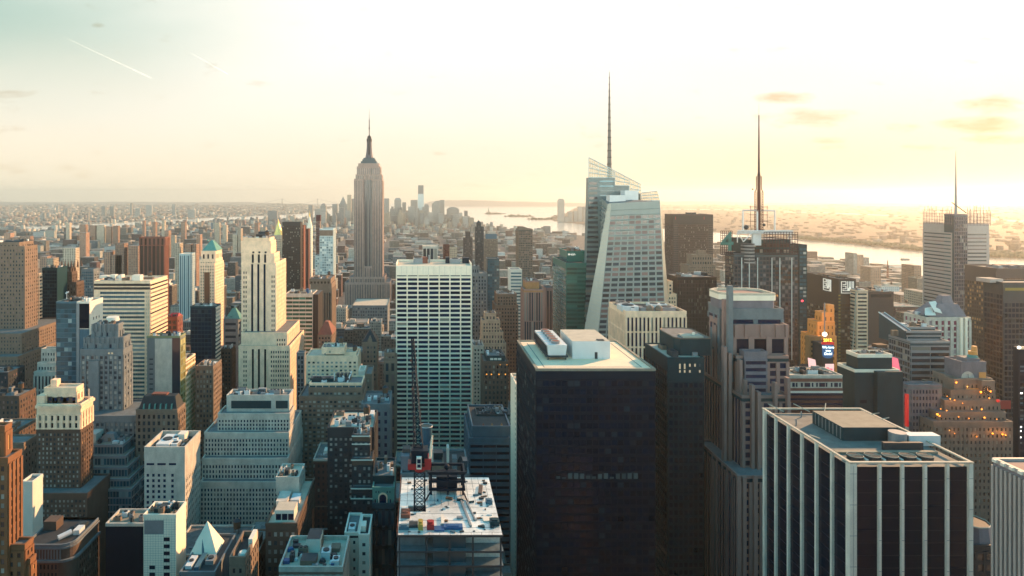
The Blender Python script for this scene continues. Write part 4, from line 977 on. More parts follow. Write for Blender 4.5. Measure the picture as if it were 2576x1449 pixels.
T('office_tower', 'wing of yellow-green glass with slanting bands catching the sun', 'the yellow-green glass wing', 1085, 484, [('wall', 428, 457, 491, 916, 0, dict())], wall='tan_brick', front=S(3,3.9,.8,.6,'glass_gold'), side=S(2.4,3.9,.85,.6,'glass_gold',.2,.3), frame='cream_stone')
# mansard and red roof box
Y = 410
r, c = T('building', 'old brown building with a steep dark mansard roof carrying an orange-red roof box', 'the dark mansard building', 1092, Y, [('wall', 342, 446, 466, 1034, 0, dict())], wall='tan_brick', front=S(3,4.2,.5,.6,'glass_dark',.4), side=S(3,4.2,.5,.6,'glass_amber_glint',.4))
MB().pyr(X(346,Y), X(444,Y), Y+.8, Y+13.5, Z(1034,Y), Z(995,Y+5), 0, .82, .5).build('roof', 'slate', r)
MB().box(X(382,Y+6), X(420,Y+6), Y+5.5, Y+10, Z(1003,Y+6), Z(990,Y+6)).build('roof_house', 'rust_red', r)
for i in range(6): MB().pyr(X(358+i*14,Y), X(362+i*14,Y), Y+.4, Y+3, Z(1030,Y), Z(1018,Y), 0, .6, .6).build('dormer', 'verdigris', r)
T('building', 'slim beige office block with a sunlit west side full of small windows', 'the slim beige block', 1085, 500, [('wall', 492, 536, 557, 924, 0, dict(roof='roof_white'))], wall='tan_brick', front=S(2.6,3.8,.55,.55,'glass_blind'), side=S(2.9,3.8,.5,.5,'glass_amber_glint'))
T('building', 'tall brown block behind the slim beige block', 'the tall brown block', 985, 610, [('wall', 556, 582, 592, 880, 0, dict())], wall='brown_brick', front=S(3,3.7,.45,.5), side=S(3,3.7,.45,.5))
# stepped white office block
Y = 372
so = S(1.87, 2.7, .5, .62, 'glass_navy', .4, .3, 2.5, .3)
r, c = T('office_building', 'broad stepped office block of white stone with rows of small dark windows', 'the stepped white office block', 1300, Y,
  [('penthouse', 570, 728, 738, 998, 24, dict(front=None, side=None, z0=None)), ('wall', 548, 729, 741, 1044, 18, dict()), ('setback', 514, 727, 740, 1092, 12, dict(D=40)), ('setback', 508, 724, 738, 1157, 6, dict(D=52)), ('setback', 503, 716, 735, 1216, 0, dict(D=62))],
  wall='pale_concrete', front=so, side=S(2.2,2.7,.4,.55,'glass_blind',.3,.25,2.5))
yp = Y+24
sub(MB().box(X(582,yp), X(682,yp), yp-.3, yp-.01, Z(1027,yp), Z(1008,yp)).box(X(694,yp), X(724,yp), yp-.3, yp-.01, Z(1027,yp), Z(1008,yp)), 'louvre_band', 'dark_teal', c[0])
clutter(r, X(575,yp), X(725,yp), yp+1, yp+9, Z(998,yp), 12, 4, ('white_metal','grey_metal','blue_panel'))
# foreground, lower left
Y = 370
bw = S(2.3, 2.7, .5, .52, 'glass_blind', .3, .2, 2)
r, c = T('building', 'cream and brown brick tower with a stepped cornice and glowing orange west side, lower left', 'the cream-topped brown brick tower', 1310, Y,
  [('penthouse', 111, 192, 210, 979, 5, dict(front=S(6,11,.5,.25,'glass_dark',.3,.2,2), side=S(4,6,.4,.5,'glass_amber_glint'), wall='cream_stone', roof='roof_white')),
   ('upper_wall', 92, 203, 234, 1021, 0, dict(wall='cream_stone', front=S(3.7,4.3,.42,.66,'glass_dark',.7,.2,5), side=S(3.0,4.2,.35,.7,'glass_amber_glint',.5,.2,4))),
   ('wall', 92.4, 202.6, 233.6, 1079, .15, dict(wall='brown_brick', front=bw, side=S(2.6,2.7,.5,.52,'glass_amber_glint',.3,.2,2), parapet=0)),
   ('base', 82, 220, 247, 1246, -9, dict(wall='brown_brick', front=bw, D=26))])
b = MB().box(X(91,Y), X(204.5,Y), Y-1.2, Y, Z(1026,Y), Z(1021,Y)+.4).box(X(203,Y), X(203,Y)+1.2, Y-1.2, Y+14, Z(1026,Y), Z(1021,Y)+.4); sub(b, 'cornice', 'cream_stone', c[1])
b = MB().box(X(91.5,Y), X(203.5,Y), Y-.8, Y, Z(1079,Y), Z(1076,Y)); sub(b, 'cornice', 'cream_stone', c[1])
sub(MB().box(X(113,Y+5), X(191,Y+5), Y+4.7, Y+4.95, Z(1018,Y+5), Z(999,Y+5)), 'wall_panel', 'brown_brick', c[0])
for i in range(5): sub(MB().box(X(122+i*15,Y+4.6), X(128+i*15,Y+4.6), Y+4.5, Y+4.65, Z(1007,Y+5), Z(1000,Y+5)), 'window', 'glass_navy', c[0])
MB().box(X(127,Y+9), X(143,Y+9), Y+9, Y+13, Z(979,Y+5), Z(956,Y+9)).build('chimney', 'cream_stone', r)
MB().box(X(92,Y+2), X(112,Y+2), Y+2, Y+10, Z(1021,Y), Z(996,Y+2)).build('stair_tower', 'cream_stone', r)
MB().bar((X(224,Y+9),Y+9,Z(1021,Y)), (X(224,Y+9),Y+9,Z(990,Y)), .4).build('finial', 'cream_stone', r)
Y = 262
r, c = T('building', 'orange brick tower cut by the left edge, sunlit side striped with dark bays', 'the orange brick tower', 1449, Y,
  [('crown', -60, 12, 30, 1078, 4, dict(front=S(4,5,.4,.5), side=S(3,8,.4,.6,'glass_amber_glint'))), ('wall', -60, 20, 55, 1158, 0, dict())], wall='orange_brick', front=S(3,3.8,.5,.55,'glass_blind'), side=S(2.6,3.8,.42,.7,'glass_brown',.5,.2))
for (a, y, t, D_) in ((62,1,1376,6), (76,2,1412,4)): blk(r, 'setback', -60, a, t, Y+y, D_, 0, 'orange_brick', front=S(3,3.8,.45,.5,'glass_dark'), side=S(3,3.8,.45,.5,'glass_amber_glint'))
T('building', 'slim white slab with a blank sunlit wall beside the orange brick tower', 'the slim white slab lower left', 1320, 330, [('wall', 54, 82, 93, 1216, 0, dict(D=9))], wall='white_paint', front=None, side=None, roof='roof_grey')
T('building', 'long brown block with a sloping sunlit parapet behind the orange brick tower', 'the long brown block', 1210, 395, [('upper_wall', -60, 30, 70, 1092, 14, dict(D=26)), ('wall', -60, 60, 93, 1118, 0, dict(D=14))], wall='tan_brick', front=S(3.2,3.9,.45,.5,'glass_dark'), side=S(3.2,3.9,.4,.5,'glass_dark'))
T('building', 'dark brown older block with a cluttered roof at the left edge', 'the dark brown block', 1080, 450, [('wall', -60, 48, 90, 1000, 0, dict())], wall='brown_brick', front=br, side=br)
T('building', 'dark brick block in shade under the tall brown brick tower', 'the shaded brick block', 1005, 540, [('wall', -60, 20, 62, 940, 0, dict())], wall='dark_brick', front=br, side=br)
r, c = T('building', 'small white tiered building with a row of columns, in shade', 'the small white colonnaded building', 990, 560, [('setback', 104, 141, None, 880, 10, dict(D=8)), ('setback', 94, 141, None, 915, 5, dict(D=14)), ('wall', 85, 141, None, 938, 0, dict(D=20, front=S(3.2,14,.5,.85,'glass_dark',.7,.2,2)))], wall='pale_concrete', front=S(2.5,5,.5,.5))
# stepped teal glass block
Y = 385
sg = S(1.9, 4.2, .84, .8, 'glass_teal', .12, .2, .4, .2)
r, c = T('office_building', 'blue-green glass block stepping outward in five terraces', 'the terraced glass block', 1310, Y,
  [('terrace', 222, 309, 337, 1121, 16, dict()), ('terrace', 222, 315, 348, 1150, 12, dict(D=24)), ('terrace', 222, 321, 362, 1178, 8, dict(D=32)), ('terrace', 222, 326, 368, 1207, 4, dict(D=38)), ('terrace', 222, 331, 372, 1233, 0, dict(D=44))],
  wall='dark_teal', front=sg, side=sg, frame='grey_metal', roof='roof_gravel', parapet=.7)
MB().box(X(224,Y+22), X(245,Y+22), Y+20, Y+30, Z(1121,Y+16), Z(1090,Y+22)).build('roof_house', 'pale_concrete', r)
b = MB(); xx, y_ = X(272,Y+24), Y+24; b.prism([(xx-7,y_-2),(xx+6,y_-2),(xx+6,y_+3),(xx-7,y_+3)], Z(1121,Y+16), Z(1121,Y+16)+5, 0, 0, [(xx-1,y_-1.6),(xx+4,y_-1.6),(xx+4,y_+2.6),(xx-1,y_+2.6)]); b.build('roof_skylight', 'grey_metal', r)
# two white concrete blocks
Y = 345
r, c = T('building', 'weathered white concrete block with a sunken roof and columns of small windows', 'the weathered concrete block', 1290, Y, [('wall', 363, 465, 504, 1139, 0, dict(front=None, roof='roof_tar', parapet=3.2))], wall='pale_concrete', side=S(2.2,3.7,.4,.5,'glass_dark',.15,.1,14), frame='pale_concrete')
for a, e in ((369,388), (396,417), (425,443)): sub(MB().box(X(a,Y), X(e,Y), Y-.12, Y-.01, Z(1170,Y), Z(1165,Y)), 'louvre', 'glass_navy', c[0])
for px in (372, 386, 400, 414, 434):
    for j in range(12 if px != 434 else 8): sub(MB().box(X(px-3,Y), X(px+3,Y), Y-.1, Y-.01, Z(1199+j*13.6,Y), Z(1192+j*13.6,Y)), 'window', 'glass_navy', c[0])
z = Z(1139,Y); unit(r, X(392,Y+5), X(425,Y+5), Y+5, Y+20, z-.2, 3.0, 'white_metal'); unit(r, X(428,Y+6), X(445,Y+6), Y+6, Y+13, z-.2, 2.6, 'white_metal', fan=False); unit(r, X(448,Y+17), X(466,Y+17), Y+16, Y+22, z, 4, 'white_paint', fan=False)
Y = 280
r, c = T('building', 'narrow white tiled block with one column of dark openings, bottom left', 'the white tiled block', 1449, Y, [('wall', 361, 443, 468, 1300, 0, dict(front=None, side=None))], wall='white_marble', roof='roof_gravel', frame='white_marble')
gr = MB()
for i in range(12): gr.box(X(361,Y)+.6+i*1.18, X(361,Y)+.66+i*1.18, Y-.03, Y-.005, 0, Z(1304,Y))
for j in range(40): gr.box(X(361,Y)+.2, X(443,Y)-.2, Y-.035, Y-.008, Z(1308+j*6,Y)-.03, Z(1308+j*6,Y)+.03)
sub(gr, 'tile_joints', 'grey_stone', c[0]); sub(MB().box(X(363,Y), X(412,Y), Y-.045, Y-.036, Z(1344,Y), Z(1309,Y)), 'wall_panel', 'grey_metal', c[0])
for j in range(7):
    sub(MB().box(X(412,Y), X(427,Y), Y-.12, Y-.01, Z(1361+j*17.7,Y), Z(1352+j*17.7,Y)), 'window', 'glass_black', c[0])
    if j > 3: sub(MB().box(X(376,Y), X(390,Y), Y-.12, Y-.01, Z(1361+j*17.7,Y), Z(1352+j*17.7,Y)), 'window', 'glass_black', c[0])
unit(r, X(386,Y+3), X(428,Y+3), Y+3.5, Y+9.5, Z(1300,Y), 1.8, 'dark_teal')
# low roof with white edge over the dark gap
T('building', 'low block with a flat grey roof and pale edge beside the narrow white tiled block', 'the low flat-roofed block', 1449, 300, [('wall', 266, 362, 372, 1322, 0, dict(D=14, front=None))], wall='black_metal', frame='pale_concrete', roof='roof_gravel', side=None)  # wall coloured near-black to paint the dark void below the roof edge
# rounded corner building
Y = 285
r = hero('building', 'brown building with a rounded corner, heavy cornice and tarred roof, bottom left', 57, 232, 1330, Y, 1449, 'the round-cornered brown building')
x0, x1 = X(57,Y), X(180,Y); D = 24; z1 = Z(1376,Y)
def rounded(e, rr=5.5): return [(x0-e, Y-e)] + [(x1-rr+(rr+e)*math.sin(t*math.pi/12), Y+rr-(rr+e)*math.cos(t*math.pi/12)) for t in range(7)] + [(x1+e, Y+D), (x0-e, Y+D)]
c0 = MB().prism(rounded(0), 0, z1, 0, 1).build('wall', ['brown_brick','roof_tar'], r); FOOT.append((x0,x1,Y,Y+D,z1,r))
sub(MB().prism(rounded(1.1), z1-6.6, z1-5.6).prism(rounded(.5), z1-1.0, z1-.2), 'cornice', 'grey_stone', c0)
b = MB()
for i in range(13): x = x0+.7+i*(x1-x0-6)/12; b.box(x, x+.55, Y-.35, Y, z1-5.6, z1-1)
sub(b, 'pilaster', 'grey_stone', c0)
grid_face(fr := MB(), r, 'f', x0, x1-5.5, Y, Y+D, 0, z1-6.6, S(1.7,3.6,.5,.6,'glass_dark',.25,.2,.5)); grid_face(fr, r, 'r', x0, x1, Y+5.5, Y+D, 0, z1-6.6, S(1.7,3.6,.5,.6,'glass_dark',.25,.2,.5)); sub(fr, 'facade_frame', 'brown_brick', c0)
pr = MB(); pp = rounded(0); pi_ = rounded(-.6)
for i in range(len(pp)): a, bq = pp[i], pp[(i+1)%len(pp)]; ai, bi = pi_[i], pi_[(i+1)%len(pp)]; pr.quad((*a,z1),(*bq,z1),(*bq,z1+1.1),(*a,z1+1.1)); pr.quad((*a,z1+1.1),(*bq,z1+1.1),(*bi,z1+1.1),(*ai,z1+1.1)); pr.quad((*bi,z1),(*ai,z1),(*ai,z1+1.1),(*bi,z1+1.1))
sub(pr, 'parapet', 'grey_stone', c0)
MB().bar((x0+13,Y+5,z1+1.3), (x0+17,Y+9,z1+2.2), 1.2, 0, 10).build('duct', 'white_metal', r); unit(r, x0+17, x0+20, Y+10, Y+15, z1, 2.2, 'white_metal', fan=False); unit(r, x0+1, x0+7, Y+14, Y+20, z1, 4.2, 'brown_brick', 'roof_house', False); unit(r, x1-7, x1-3, Y+14, Y+20, z1, 1.6, 'dark_steel')
# white pyramid skylight building
Y = 272
r = hero('building', 'building topped by a steep white pyramid skylight, bottom left', 447, 588, 1312, Y, 1449, 'the white pyramid skylight')
x0, x1 = X(470,Y), X(556,Y); z1 = Z(1395,Y+6)
c0 = box_block(r, 'wall', x0, x1, Y-8, Y+22, 0, z1, 'grey_stone', front=S(3,3.8,.5,.5), side=None, parapet=.8, roof='roof_tar')
py_ = MB().pyr(X(477,Y+6), X(545,Y+6), Y+6, Y+17, z1, Z(1312,Y+11), 0).build('pyramid_skylight', 'white_marble', r)
a = Vector((X(511,Y+6),Y+5.8,z1+.2)); t_ = Vector((X(511,Y+11),Y+10.2,Z(1338,Y+11))); sub(MB().bar(a, t_, .5), 'skylight_slot', 'blue_panel', py_)
MB().box(X(500,Y), X(512,Y), Y-6, Y+5, z1, z1+1.4).build('roof_walkway', 'blue_panel', r); unit(r, X(476,Y), X(492,Y), Y-5, Y+3, z1, 1.4, 'white_metal'); unit(r, X(520,Y), X(540,Y), Y-2, Y+3, z1, 1.8, 'grey_metal')
Y = 262
r = hero('building', 'small block with a round white dish in its sunken roof, bottom left', 540, 590, 1372, Y, 1449, 'the block with a white roof dish')
box_block(r, 'wall', X(548,Y)+6, X(587,Y)+6, Y-4, Y+16, 0, Z(1400,Y), 'tan_brick', front=S(3,3.8,.4,.5), side=S(3,3.8,.4,.5), parapet=2.2, roof='roof_tar')
MB().cyl(X(560,Y)+8, Y+2, 2.2, Z(1400,Y), Z(1400,Y)+.9, 20, 0, 1.6).build('roof_dish', 'white_paint', r); MB().box(X(575,Y)+6.5, X(586,Y)+6.5, Y+6, Y+14, Z(1400,Y), Z(1376,Y)).build('roof_house', 'white_paint', r)

# ------------------------------------------------------------------ middle
Y = 520
r, c = T('building', 'cream apartment block in several stepped parts with a large blank middle wall', 'the cream stepped apartment block', 965, Y,
  [('tall_wing', 809, 866, 872, 877, 2, dict(front=None)), ('wing', 866.3, 896, 903, 889, 5, dict(front=S(6,4.6,.35,.4,'glass_office'), D=16)), ('wall', 770, 900, 909, 898, 0, dict(D=24))], wall='cream_stone', roof='roof_white', front=S(3.9,3.2,.5,.48,'glass_blind',.25,.2,3), side=S(3.5,4,.3,.4,'glass_amber_glint'))
for px, py in ((829,884),(829,896),(829,908),(862,912),(862,921),(817,890),(817,902)): MB().box(X(px-2,Y), X(px+2,Y), Y+1.75, Y+1.95, Z(py+5,Y), Z(py,Y)).build('window', 'glass_dark', r)
tank(r, X(893,Y+14), Y+14, Z(889,Y+5), .9, False)
T('building', 'small tan block with a bright sunlit edge right of the cream apartment block', 'the small tan block', 985, 480, [('wall', 918, 935, 941, 944, 0, dict())], wall='tan_brick', front=S(5,5,.3,.3), side=None)
T('building', 'low block with a white wedge roof wall right of the cream apartment block', 'the white wedge roof', 985, 495, [('wall', 902, 918, 922, 935, 0, dict(D=14))], wall='white_paint', front=None, side=None, roof='roof_white')
T('building', 'narrow dark block with slim piers behind the cream apartment block', 'the narrow dark piered block', 960, 560, [('wall', 746, 766, 770, 890, 0, dict())], wall='grey_stone', front=S(3,4,.6,.7,'glass_dark'), side=None)
Y = 430
r, c = T('building', 'wide beige office block with a blue glass penthouse and rows of paired windows', 'the glass-penthouse block', 1092, Y,
  [('penthouse', 778, 911, 917, 967, 2, dict(wall='dark_teal', front=S(4.4,3.6,.9,.8,'glass_teal',.2,.3,.6,.1), side=None, frame='cream_stone')), ('wall', 776, 911, 917, 979, 0, dict(D=24)), ('wing', 752, 914, 920, 1000, -4, dict(D=28))], wall='tan_brick', front=S(2.75,2.9,.62,.5,'glass_blind',.3,.2,1.5), side=br)
y_ = Y+8
for a, e in ((780,806), (808,838)): unit(r, X(a,y_), X(e,y_), y_, y_+6, Z(967,Y+2), 2.4, 'dark_teal')
MB().bar((X(841,y_),y_,Z(966,Y)), (X(841,y_),y_,Z(937,y_)), .35).build('flue', 'white_metal', r); MB().bar((X(858,y_+8),y_+8,Z(960,Y)), (X(866,y_+2),y_+2,Z(951,y_)), .5).build('duct', 'white_metal', r); MB().bar((X(884,y_+8),y_+8,Z(951,Y)), (X(872,y_-4),y_-4,Z(962,y_)), .6).build('duct', 'white_metal', r)
for i in range(4): MB().box(X(846+i*10,y_+5), X(853+i*10,y_+5), y_+5, y_+8, Z(964,Y), Z(953,Y)).build('roof_house', 'dark_steel', r)
T('building', 'grey block with a heavy cornice beneath the wide beige block', 'the grey corniced block', 1092, 418, [('wall', 909, 981, 986, 1020, 0, dict(roof='roof_grey', front=S(4.2,5.2,.4,.5,'glass_navy',.35,.3,3)))], wall='grey_stone', side=br)
Y = 352
r, c = T('building', 'dark brown brick block with a pale flat roof deep in the shaded street', 'the mid-street brick block', 1225, Y, [('wall', 824, 941, 950, 1080, 0, dict(roof='roof_white'))], wall='dark_brick', front=S(2.6,2.9,.5,.5,'glass_blind',.25,.2,4), side=br)
clutter(r, X(832,Y), X(935,Y), Y+3, Y+18, Z(1080,Y), 7, 12, ('grey_metal','blue_panel','white_metal'))
Y = 330
r, c = T('building', 'narrow red brick front crossed by white cornice lines in the shaded street', 'the white-lined brick front', 1310, Y,
  [('upper_wall', 887, 930, 934, 1096, 8, dict(wall='brown_brick')), ('wall', 885, 937, 941, 1156, 4, dict(wall='brown_brick')), ('setback', 884, 936, 941, 1228, 0, dict(wall='dark_brick'))], front=S(2.3,3.0,.5,.5,'glass_blind',.25,.2,3), side=br, parapet=.6, frame='dark_brick')
for k, (a, e, t, dy) in enumerate(((887,930,1096,8), (887,930,1116,8), (885,937,1156,4), (884,936,1228,0), (884,936,1253,0))): MB().box(X(a,Y+dy)-.4, X(e,Y+dy)+.4, Y+dy-.6, Y+dy-.02, Z(t+2,Y+dy), Z(t-.5,Y+dy)).build('cornice', 'white_paint', r)
Y = 312
r, c = T('building', 'turquoise ornate facade with an arched window in the shaded street', 'the turquoise arched facade', 1320, Y, [('attic', 938, 992, None, 1202, 6, dict(wall='dark_teal', front=None)), ('wall', 937, 992, None, 1231, 0, dict(front=None)), ('setback', 937, 992, None, 1272, -3, dict(wall='teal_panel', front=S(3.4,9,.45,.8,'glass_dark',.3), D=22))], wall='verdigris')
def arch(cx, y, w, zb, zt, mat, name, d=.3):
    n = 10; hw = w/2; pts = [(cx-hw,zb),(cx+hw,zb)] + [(cx+hw*math.cos(math.pi*k/n), zt-hw+hw*math.sin(math.pi*k/n)) for k in range(n+1)]
    b = MB(); i = 0; b.v = [(px,y-d,pz) for px, pz in pts] + [(px,y,pz) for px, pz in pts]; m_ = len(pts); b.f = [tuple(range(m_))]; b.m = [0]
    for k in range(m_): b.f.append((k, m_+k, m_+(k+1)%m_, (k+1)%m_)); b.m.append(0)
    return b.build(name, mat, r)
arch(X(963,Y), Y, 4.6, Z(1266,Y), Z(1239,Y), 'cream_stone', 'window_surround', .35); arch(X(963,Y), Y-.36, 3.4, Z(1265,Y), Z(1243,Y), 'glass_navy', 'arched_window', .1)
for px in (944, 951, 975, 982): MB().box(X(px-1.6,Y), X(px+1.6,Y), Y-.2, Y-.02, Z(1264,Y), Z(1256,Y)).build('window', 'glass_navy', r)
for px in (946, 953, 974, 981): MB().box(X(px-1.2,Y), X(px+1.2,Y), Y-.2, Y-.02, Z(1240,Y), Z(1235,Y)).build('window', 'glass_navy', r)
MB().box(X(937,Y), X(992,Y), Y-.5, Y-.02, Z(1272,Y), Z(1269.5,Y)).build('cornice', 'cream_stone', r)
# long pale roof, lower middle
Y = 290
r, c = T('building', 'brown brick block with a long pale roof crowded with sheds, lower middle', 'the long pale roof', 1449, Y, [('upper_wall', 694, 752, 776, 1205, 30, dict(wall='pale_concrete', roof='roof_white', front=None, side=br, D=16)), ('wall', 668, 748, 790, 1322, 0, dict(D=46, roof='roof_white'))], wall='brown_brick', front=S(2.8,4,.5,.5,'glass_blind',.25,.2,2), side=S(2.8,4,.4,.5,'glass_dark'))
z = Z(1322,Y)
o = MB().box(X(692,Y+4), X(740,Y+4), Y+3.5, Y+12, z, z+5.2, 0, 1).build('roof_house', ['white_paint','roof_white'], r)
for i in range(3): sub(MB().box(X(694+i*15.5,Y+3.4), X(707+i*15.5,Y+3.4), Y+3.35, Y+3.48, z+.8, z+3.6), 'window', 'glass_navy', o)
for a, e, d_, f_, h, m_ in ((694,722,16,27,3.4,'pale_concrete'), (730,752,20,27,2.2,'white_metal'), (742,750,13,17,2,'blue_panel'), (700,712,28,31,1.6,'grey_metal')): unit(r, X(a,Y+d_), X(e,Y+d_), Y+d_, Y+f_, z, h, m_, fan=False)
b = MB(); b.bar((X(726,Y+13),Y+13,z+.6), (X(755,Y+24),Y+24,z+.6), .5); b.bar((X(755,Y+24),Y+24,z+.6), (X(757,Y+30),Y+30,z+.6), .5); b.build('duct', 'tan_brick', r)
Y = 262
r, c = T('building', 'pale-roofed block with parapets, blue tarpaulins and a white stair house, bottom middle', 'the tarpaulin roof', 1449, Y, [('wall', 702, 862, 869, 1436, 0, dict(D=24, roof='roof_white', parapet=1.8))], wall='tan_brick', front=S(3,4,.45,.5,'glass_dark'), side=br, frame='pale_concrete')
z = Z(1436,Y); k = Y/F
MB().box(X(772,Y+15), X(806,Y+15), Y+14, Y+23, z, z+5.5, 0, 1).build('stair_house', ['white_paint','dark_steel'], r); MB().box(X(757,Y+5), X(796,Y+5), Y+3, Y+9, z, z+2.4, 0, 1).build('roof_house', ['tan_brick','dark_teal'], r)
q = random.Random(21)
for i in range(26):
    a = q.uniform(710, 845); d_ = q.uniform(2, 21); x = X(a,Y+d_); y = Y+d_
    if 768 < a < 808 and d_ > 12: continue
    m_ = q.choice(['blue_tarp','dark_steel','grey_metal','white_metal','dark_steel','blue_tarp'])
    if q.random() < .4: MB().sphere((x, y, z+.3), q.uniform(.6,1.5), 0, 7, 4).build('tarpaulin_heap' if m_ == 'blue_tarp' else 'roof_debris', m_, r)
    else: s_ = q.uniform(.6,1.6); MB().box(x-s_, x+s_, y-s_*.7, y+s_*.7, z, z+q.uniform(.5,1.8)).build('air_unit', m_, r)
Y = 285
r, c = T('building', 'group of low roofs with a tall white shaft beside the construction site', 'the low roofs with the white shaft', 1449, Y, [('shaft', 902, 929, 932, 1350, 0, dict(wall='white_paint', roof='roof_tar', D=18, z0=0)), ('wall', 867, 901.5, None, 1345, 6, dict(wall='dark_brick', roof='roof_grey', D=18))], wall='dark_brick', front=S(3,4,.4,.4,'glass_dark'), side=None, frame='white_paint')
unit(r, X(876,Y+8), X(893,Y+8), Y+8, Y+14, Z(1345,Y+6), 1.6, 'white_metal'); unit(r, X(908,Y+4), X(920,Y+4), Y+4, Y+9, Z(1350,Y), 2.6, 'white_paint', fan=False)
# green glass banded block and its neighbours
Y = 700
r, c = T('office_tower', 'curved office block banded in pale stone and green glass with a dark brown end', 'the green-banded office block', 880, Y, [('wall', 718, 787, 798, 741, 0, dict(roof='roof_gravel', D=30))], wall='pale_concrete', front=S(8,4.4,.97,.58,'glass_green',.25,.5,2), side=None)
MB().box(X(787.3,Y), X(800,Y), Y+1, Y+34, 0, Z(741,Y)).build('end_wing', 'bronze_metal', r); unit(r, X(770,Y+8), X(776,Y+8), Y+8, Y+12, Z(741,Y), 5, 'blue_tarp', 'roof_house', False)
sub(MB().box(X(718,Y), X(787,Y), Y-.8, Y-.52, Z(747,Y), Z(741,Y)), 'roof_band', 'pale_concrete', c[0])
T('office_tower', 'tan tower with close vertical piers and a sunlit west edge behind the green-banded block', 'the tan piered tower', 850, 790, [('crown', 778, 832, 843, 703, 2, dict(front=S(4,9,.55,.6,'glass_brown'))), ('wall', 782, 834, 845, 716, 0, dict())], cat='skyscraper', wall='tan_brick', front=S(3.2,300,.5,.999,'glass_dark',.5,0,10), side=S(3.4,300,.35,.999,'glass_amber_glint',.4,0,5))
Y = 1000
r, c = T('skyscraper', 'pale glass tower with a brown louvred top, left of the needle-topped tower', 'the pale glass tower', 703, Y, [('wall', 804, 838, 845, 577, 0, dict(D=32)), ], cat='skyscraper', wall='pale_glass_panel', front=S(3.1,3.9,.86,.75,'glass_pale',.15,.2,11), side=S(4,3.9,.3,.5,'glass_pale'))
sub(MB().box(X(804.3,Y), X(837.7,Y), Y-.6, Y-.01, Z(593,Y), Z(579,Y)), 'louvre_band', 'tan_brick', c[0]); blk(r, 'wing', 793, 803.8, 645, Y+2, 24, 0, 'pale_glass_panel', front=S(3.1,3.9,.86,.75,'glass_pale',.15,.2), side=None)
T('skyscraper', 'plain dark brown slab in the distance, left of the pale glass tower', 'the plain dark brown slab', 690, 1300, [('wall', 710, 756, 757.5, 560, 0, dict(D=22))], cat='skyscraper', wall='bronze_metal', front=S(3,3.9,.6,.6,'glass_brown',.15,.15,6), side=None)
T('skyscraper', 'thin red-brown tower between the dark brown slab and the white clock spire', 'the thin red-brown tower', 690, 1360, [('wall', 757, 764, 771, 568, 0, dict(D=26))], cat='skyscraper', wall='rust_red', front=S(3,3.9,.7,.6,'glass_dark'), side=None)
T('skyscraper', 'thin dark red tower in front of the white clock spire', 'the thin dark red tower', 720, 1330, [('wall', 770, 776, 779, 577, 0, dict(D=20))], cat='skyscraper', wall='red_brick', front=None, side=None)
r, c = T('skyscraper', 'unfinished slim tower topped with red netting, right of the white clock spire', 'the slim red-netted tower', 650, 1400, [('upper_wall', 795, 806, None, 542, 0, dict(wall='mast_red', front=None, D=10)), ('wall', 795, 805, None, 556, .5, dict(wall='tan_brick', D=10))], cat='skyscraper', front=S(3,4,.6,.6,'glass_red'))
Y = 1700
r = hero('skyscraper', 'white clock spire tower with a gilded lantern at its tip', 771, 786, 533, Y, 640, 'the white clock spire', 'skyscraper')
box_block(r, 'shaft', X(772,Y), X(784,Y), Y, Y+14, 0, Z(572,Y), 'white_marble', front=S(3,5,.3,.4), side=None)
MB().pyr(X(772,Y), X(784,Y), Y, Y+14, Z(572,Y), Z(545,Y), 0, .22, .22).build('spire', 'white_marble', r); MB().cyl(X(778,Y), Y+7, 1.8, Z(546,Y), Z(541,Y), 8).sphere((X(778,Y),Y+7,Z(539,Y)), 2.2).cyl(X(778,Y), Y+7, .8, Z(538,Y), Z(529,Y), 6, 0, .1).build('lantern', 'gold_leaf', r)
Y = 1650
r = hero('skyscraper', 'tower with a bright gilded pyramid roof, left of the plain dark brown slab', 686, 730, 551, Y, 700, 'the gilded pyramid tower')
box_block(r, 'shaft', X(686,Y), X(709,Y), Y, Y+26, Z(640,Y), Z(592,Y), 'limestone', front=S(4,6,.35,.5), side=S(4,6,.35,.5)); box_block(r, 'wing', X(684,Y), X(729,Y), Y-4, Y+40, 0, Z(622,Y), 'limestone', front=S(4,5,.4,.5), side=S(4,5,.4,.5))
MB().cyl(X(697.5,Y), Y+13, 12, Z(592,Y), Z(563,Y), 8, 0, 3.2).build('roof', 'gold_leaf', r); MB().cyl(X(697.5,Y), Y+13, 2.4, Z(563,Y), Z(551,Y), 8, 0, .1).build('lantern', 'gold_leaf', r)
T('building', 'flat-roofed pale block at the foot of the tall needle-topped tower', 'the flat pale block', 795, 1010, [('wall', 886, 975, None, 770, 0, dict(D=70, roof='roof_white'))], wall='grey_stone', front=S(4,5,.5,.5), side=None)
Y = 560
r, c = T('building', 'narrow old tower with a steep gabled roof in front of the dark side street', 'the gabled old tower', 985, Y, [('wall', 912, 948, 951, 860, 0, dict(D=20, parapet=0))], wall='tan_brick', front=S(3.0,4,.5,.5,'glass_office',.3,.2,3), side=br)
b = MB(); x0, x1 = X(912,Y), X(948,Y); zz = Z(860,Y); b.quad((x0,Y,zz),(x1,Y,zz),((x0+x1)/2,Y+8,zz+10),((x0+x1)/2,Y+8,zz+10)); b.quad((x1,Y,zz),(x1,Y+20,zz),((x0+x1)/2,Y+12,zz+10),((x0+x1)/2,Y+8,zz+10)); b.quad((x0,Y+20,zz),(x0,Y,zz),((x0+x1)/2,Y+8,zz+10),((x0+x1)/2,Y+12,zz+10)); b.build('roof', 'slate', r)
